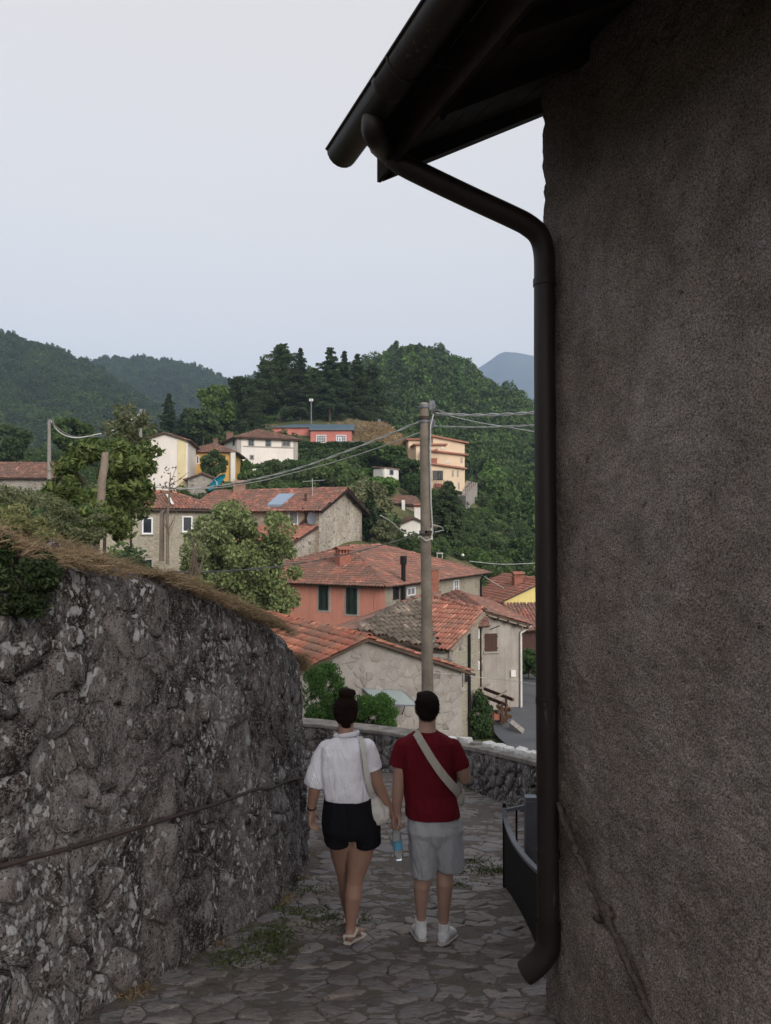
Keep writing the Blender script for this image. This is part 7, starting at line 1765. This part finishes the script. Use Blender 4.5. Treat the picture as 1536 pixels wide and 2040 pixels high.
# ---- man
man = thing('person', 'man in dark red t-shirt, light grey shorts and white trainers, seen from behind', 'person', Vector((pj(866, 1865).x, PY, lz(PY))))
hc = pj(851, 1410, .03); b = MB(); head(b, hc, 1.02)
limb(b, [(851, 1424, .02, .060), (851, 1450, 0, .060), (851, 1474, -.01, .085)])
trunk(b, [(851, 1466, 0, .12, .07), (851, 1482, 0, .19, .10), (853, 1530, 0, .165, .11), (858, 1590, 0, .15, .10), (865, 1650, 0, .165, .12)])
limb(b, [(803, 1492, 0, .054), (797, 1535, -.01, .050), (794, 1562, 0, .044), (792, 1585, .02, .042), (790, 1620, .06, .029)])
limb(b, [(902, 1494, 0, .054), (921, 1532, -.02, .050), (926, 1550, -.01, .046), (921, 1546, .10, .040), (908, 1538, .22, .030)])
hand(b, pj(793, 1620, .06), (-.02, .05, -1), (.35, -1, .0), (-.9, -.4, .1), 1.15, 1.05, -1)
hand(b, pj(908, 1538, .23), (-.3, 1, .2), (0, 0, -1), (-1, 0, 0), .5, 1.05, 1)
limb(b, [(843, 1660, 0, .10), (843, 1715, .03, .075), (842, 1742, .05, .058), (840, 1764, .04, .060), (839, 1795, .06, .046), (839, 1822, .08, .034), (839, 1835, .085, .036)])
limb(b, [(890, 1660, 0, .10), (888, 1712, 0, .075), (886.5, 1735, 0, .058), (886, 1760, -.02, .061), (885, 1795, -.01, .048), (884, 1828, 0, .036), (884, 1848, .0, .037)])
solid('body', b, M['skin_light'], man, .0065, 5); eyes(hc, man)
h = MB(); h.ball(hc + Vector((0, -.018, .022)), (.086, .098, .102), 20, 14); h.ball(pj(851, 1398, 0), (.080, .085, .064), 18, 12); h.ball(pj(851, 1424, -.045), (.062, .04, .042), 14, 10); h.ball(pj(842, 1384, .02), (.045, .06, .022), 10, 8)
hM_ = solid('hair', h, M['hair_dark'], man, .006, 3, lambda co: .006 * fbm(co * np.array([55, 55, 40]), 4) + .003 * fbm(co * np.array([160, 160, 110]), 2))
s = MB()
trunk(s, [(850, 1455, .0, .078, .075), (850, 1460, 0, .105, .082), (850, 1467, 0, .150, .098), (851, 1478, 0, .200, .118), (851, 1500, 0, .205, .128), (853, 1540, 0, .195, .130), (857, 1580, 0, .186, .128), (861, 1604, 0, .190, .150), (862, 1623, 0, .192, .156)], 30, 2.5)
limb(s, [(803, 1488, 0, .068), (798, 1508, 0, .070), (795, 1527, -.005, .070)], ends=(1, 0)); limb(s, [(901, 1490, 0, .068), (911, 1510, -.005, .069), (919, 1531, -.01, .068)], ends=(1, 0))
def tee_fold(co): return .010 * np.sin(co[:, 2] * 26 + co[:, 0] * 30 + 4 * fbm(co * 4.0, 2)) * np.clip((-2.05 - co[:, 2]) * 2.5, 0, .6) + .012 * fbm(co * np.array([8, 8, 3.5]) + 7, 3) + .003 * fbm(co * np.array([28, 28, 10]), 2)
solid('t_shirt', s, M['shirt_red'], man, .0075, 3, tee_fold)
sh = MB(); trunk(sh, [(862, 1606, 0, .165, .122), (864, 1630, -.005, .186, .140), (866, 1650, -.01, .198, .148), (866, 1668, -.005, .185, .125), (866, 1684, 0, .14, .09), (866, 1700, 0, .09, .05)], 30, 2.4)
limb(sh, [(842, 1645, 0, .100), (842, 1690, .01, .099), (844, 1736, .03, .094)], ends=(0, 0), deep=1.38); limb(sh, [(891, 1645, 0, .102), (894, 1690, 0, .099), (898, 1727, 0, .096)], ends=(0, 0), deep=1.38)
solid('shorts', sh, M['shorts_grey'], man, .0075, 12, lambda co: .008 * fbm(co * np.array([9, 9, 5]) + 2, 3) + .004 * fbm(co * np.array([30, 30, 12]), 2))
for px, yy, yaw in ((838, PY + .085, -.12), (884, PY + .0, .38)):
    hl = ground_at(px, yy) + UP * .055; so = MB(); d = Vector((math.sin(yaw), math.cos(yaw), 0)); d.z = -.235 * d.y; d.normalize()
    so.tube([hl - d * .052 - UP * .008, hl - d * .02, hl + d * .06 + UP * .005, hl + d * .13 - UP * .004, hl + d * .19 - UP * .016, hl + d * .215 - UP * .022], [.030, .041, .042, .046, .042, .022], 14, True, [.034, .048, .046, .036, .026, .016])
    so.tube([hl + UP * .01, hl + UP * .068], [.042, .039], 14)
    sho = solid('shoe', so, M['shoe_white'], man, .006, 3, folds(.0025, (40, 40, 40)))
    sl = MB(); k = hl - UP * .045; sl.tube([k - d * .065, k - d * .03, k + d * .06, k + d * .14, k + d * .20, k + d * .228], [.026, .044, .045, .050, .046, .022], 14, True, [.012, .015, .013, .013, .012, .010]); sl.build('sole', M['sole_pale'], sho)
    MB().tube([hl + UP * .058, hl + UP * .092], [.041, .040], 12).build('sock', M['shoe_white'], man)
# crossbody bag
cb = thing('shoulder_bag', 'beige crossbody strap bag worn by the man across his back', 'bag', pj(912, 1585, -.02))
ribbon_obj('strap', [pj(822, 1475, .08), pj(826, 1461, .02), pj(831, 1463, -.085), pj(843, 1484, -.132), pj(860, 1512, -.146), pj(878, 1538, -.148), pj(896, 1560, -.138), pj(909, 1574, -.10), pj(916, 1584, -.03), pj(914, 1588, .05)], lambda f, w=False: (.024 + .008 * f) if w else ((-.2, -1, .5) if f < .3 else (.15 + f * .5, -1, 0)), M['strap_beige'], cb)
t_ = MB(); t_.rings([(*pj(912, 1566, .06), .035, .10), (*pj(913, 1578, .06), .045, .12), (*pj(912, 1596, .06), .042, .12)][::-1], 16, 3); solid('pouch', t_, M['strap_beige'], cb, .007, 3, folds(.004, (25, 25, 25)))
# water bottle hanging from their joined hands
bt = thing('water_bottle', 'clear plastic water bottle with blue label hanging from the joined hands', 'bottle', pj(793, 1713, .06))
a0, a1 = pj(787, 1640, .06), pj(795.5, 1712, .06); ax = (a1 - a0)
prof_ = [(0, .013), (.06, .013), (.075, .016), (.10, .014), (.22, .026), (.34, .034), (.42, .034), (.44, .032), (.46, .034), (.72, .034), (.74, .032), (.76, .034), (.95, .034), (1.0, .026)]
MB().tube([a0 + ax * f for f, r in prof_], [r for f, r in prof_], 18).build('bottle_body', M['bottle_clear'], bt)
MB().tube([a0 + ax * .50, a0 + ax * .70], .0352, 18, False).build('label_band', M['bottle_label'], bt)
MB().tube([a0 - ax * .01, a0 + ax * .06], .0155, 12).build('cap', M['bottle_label'], bt)

# short strands that break the outline of the hair
def strands(hair, parent, n, L, mat, fall):
    me = hair.data; k = len(me.vertices); co = np.empty(k * 3, np.float32); nr = np.empty(k * 3, np.float32)
    me.vertices.foreach_get('co', co); me.vertices.foreach_get('normal', nr); co = co.reshape(-1, 3) + np.array(_wl(hair)); nr = nr.reshape(-1, 3)
    i = rng.integers(0, k, n); P = co[i] - nr[i] * .003; d = nr[i] * .55 + rng.normal(0, .35, (n, 3)) + np.array(fall); d /= np.linalg.norm(d, axis=1)[:, None]
    Ls = (L * rng.uniform(.5, 1.3, n))[:, None]; s_ = np.cross(d, nr[i] + 1e-3); s_ /= np.linalg.norm(s_, axis=1)[:, None] + 1e-9; w = .0012
    a, b2, c2 = P, P + d * Ls * .55, P + d * Ls * .95 + np.array(fall) * Ls * .3
    v = np.stack([a - s_ * w, a + s_ * w, b2 + s_ * w, b2 - s_ * w, c2 + s_ * w * .3, c2 - s_ * w * .3], 1).reshape(-1, 3)
    q = np.arange(n)[:, None] * 6; f = np.concatenate([q + np.array([[0, 1, 2, 3]]), q + np.array([[3, 2, 4, 5]])])
    npobj('hair_strands', v, f, mat, hair)['kind'] = 'stuff'
strands(hM_, man, 4200, .013, M['hair_dark'], (0, -.1, -.7)); strands(hW, wom, 1500, .012, M['hair_brown'], (0, -.1, .1))
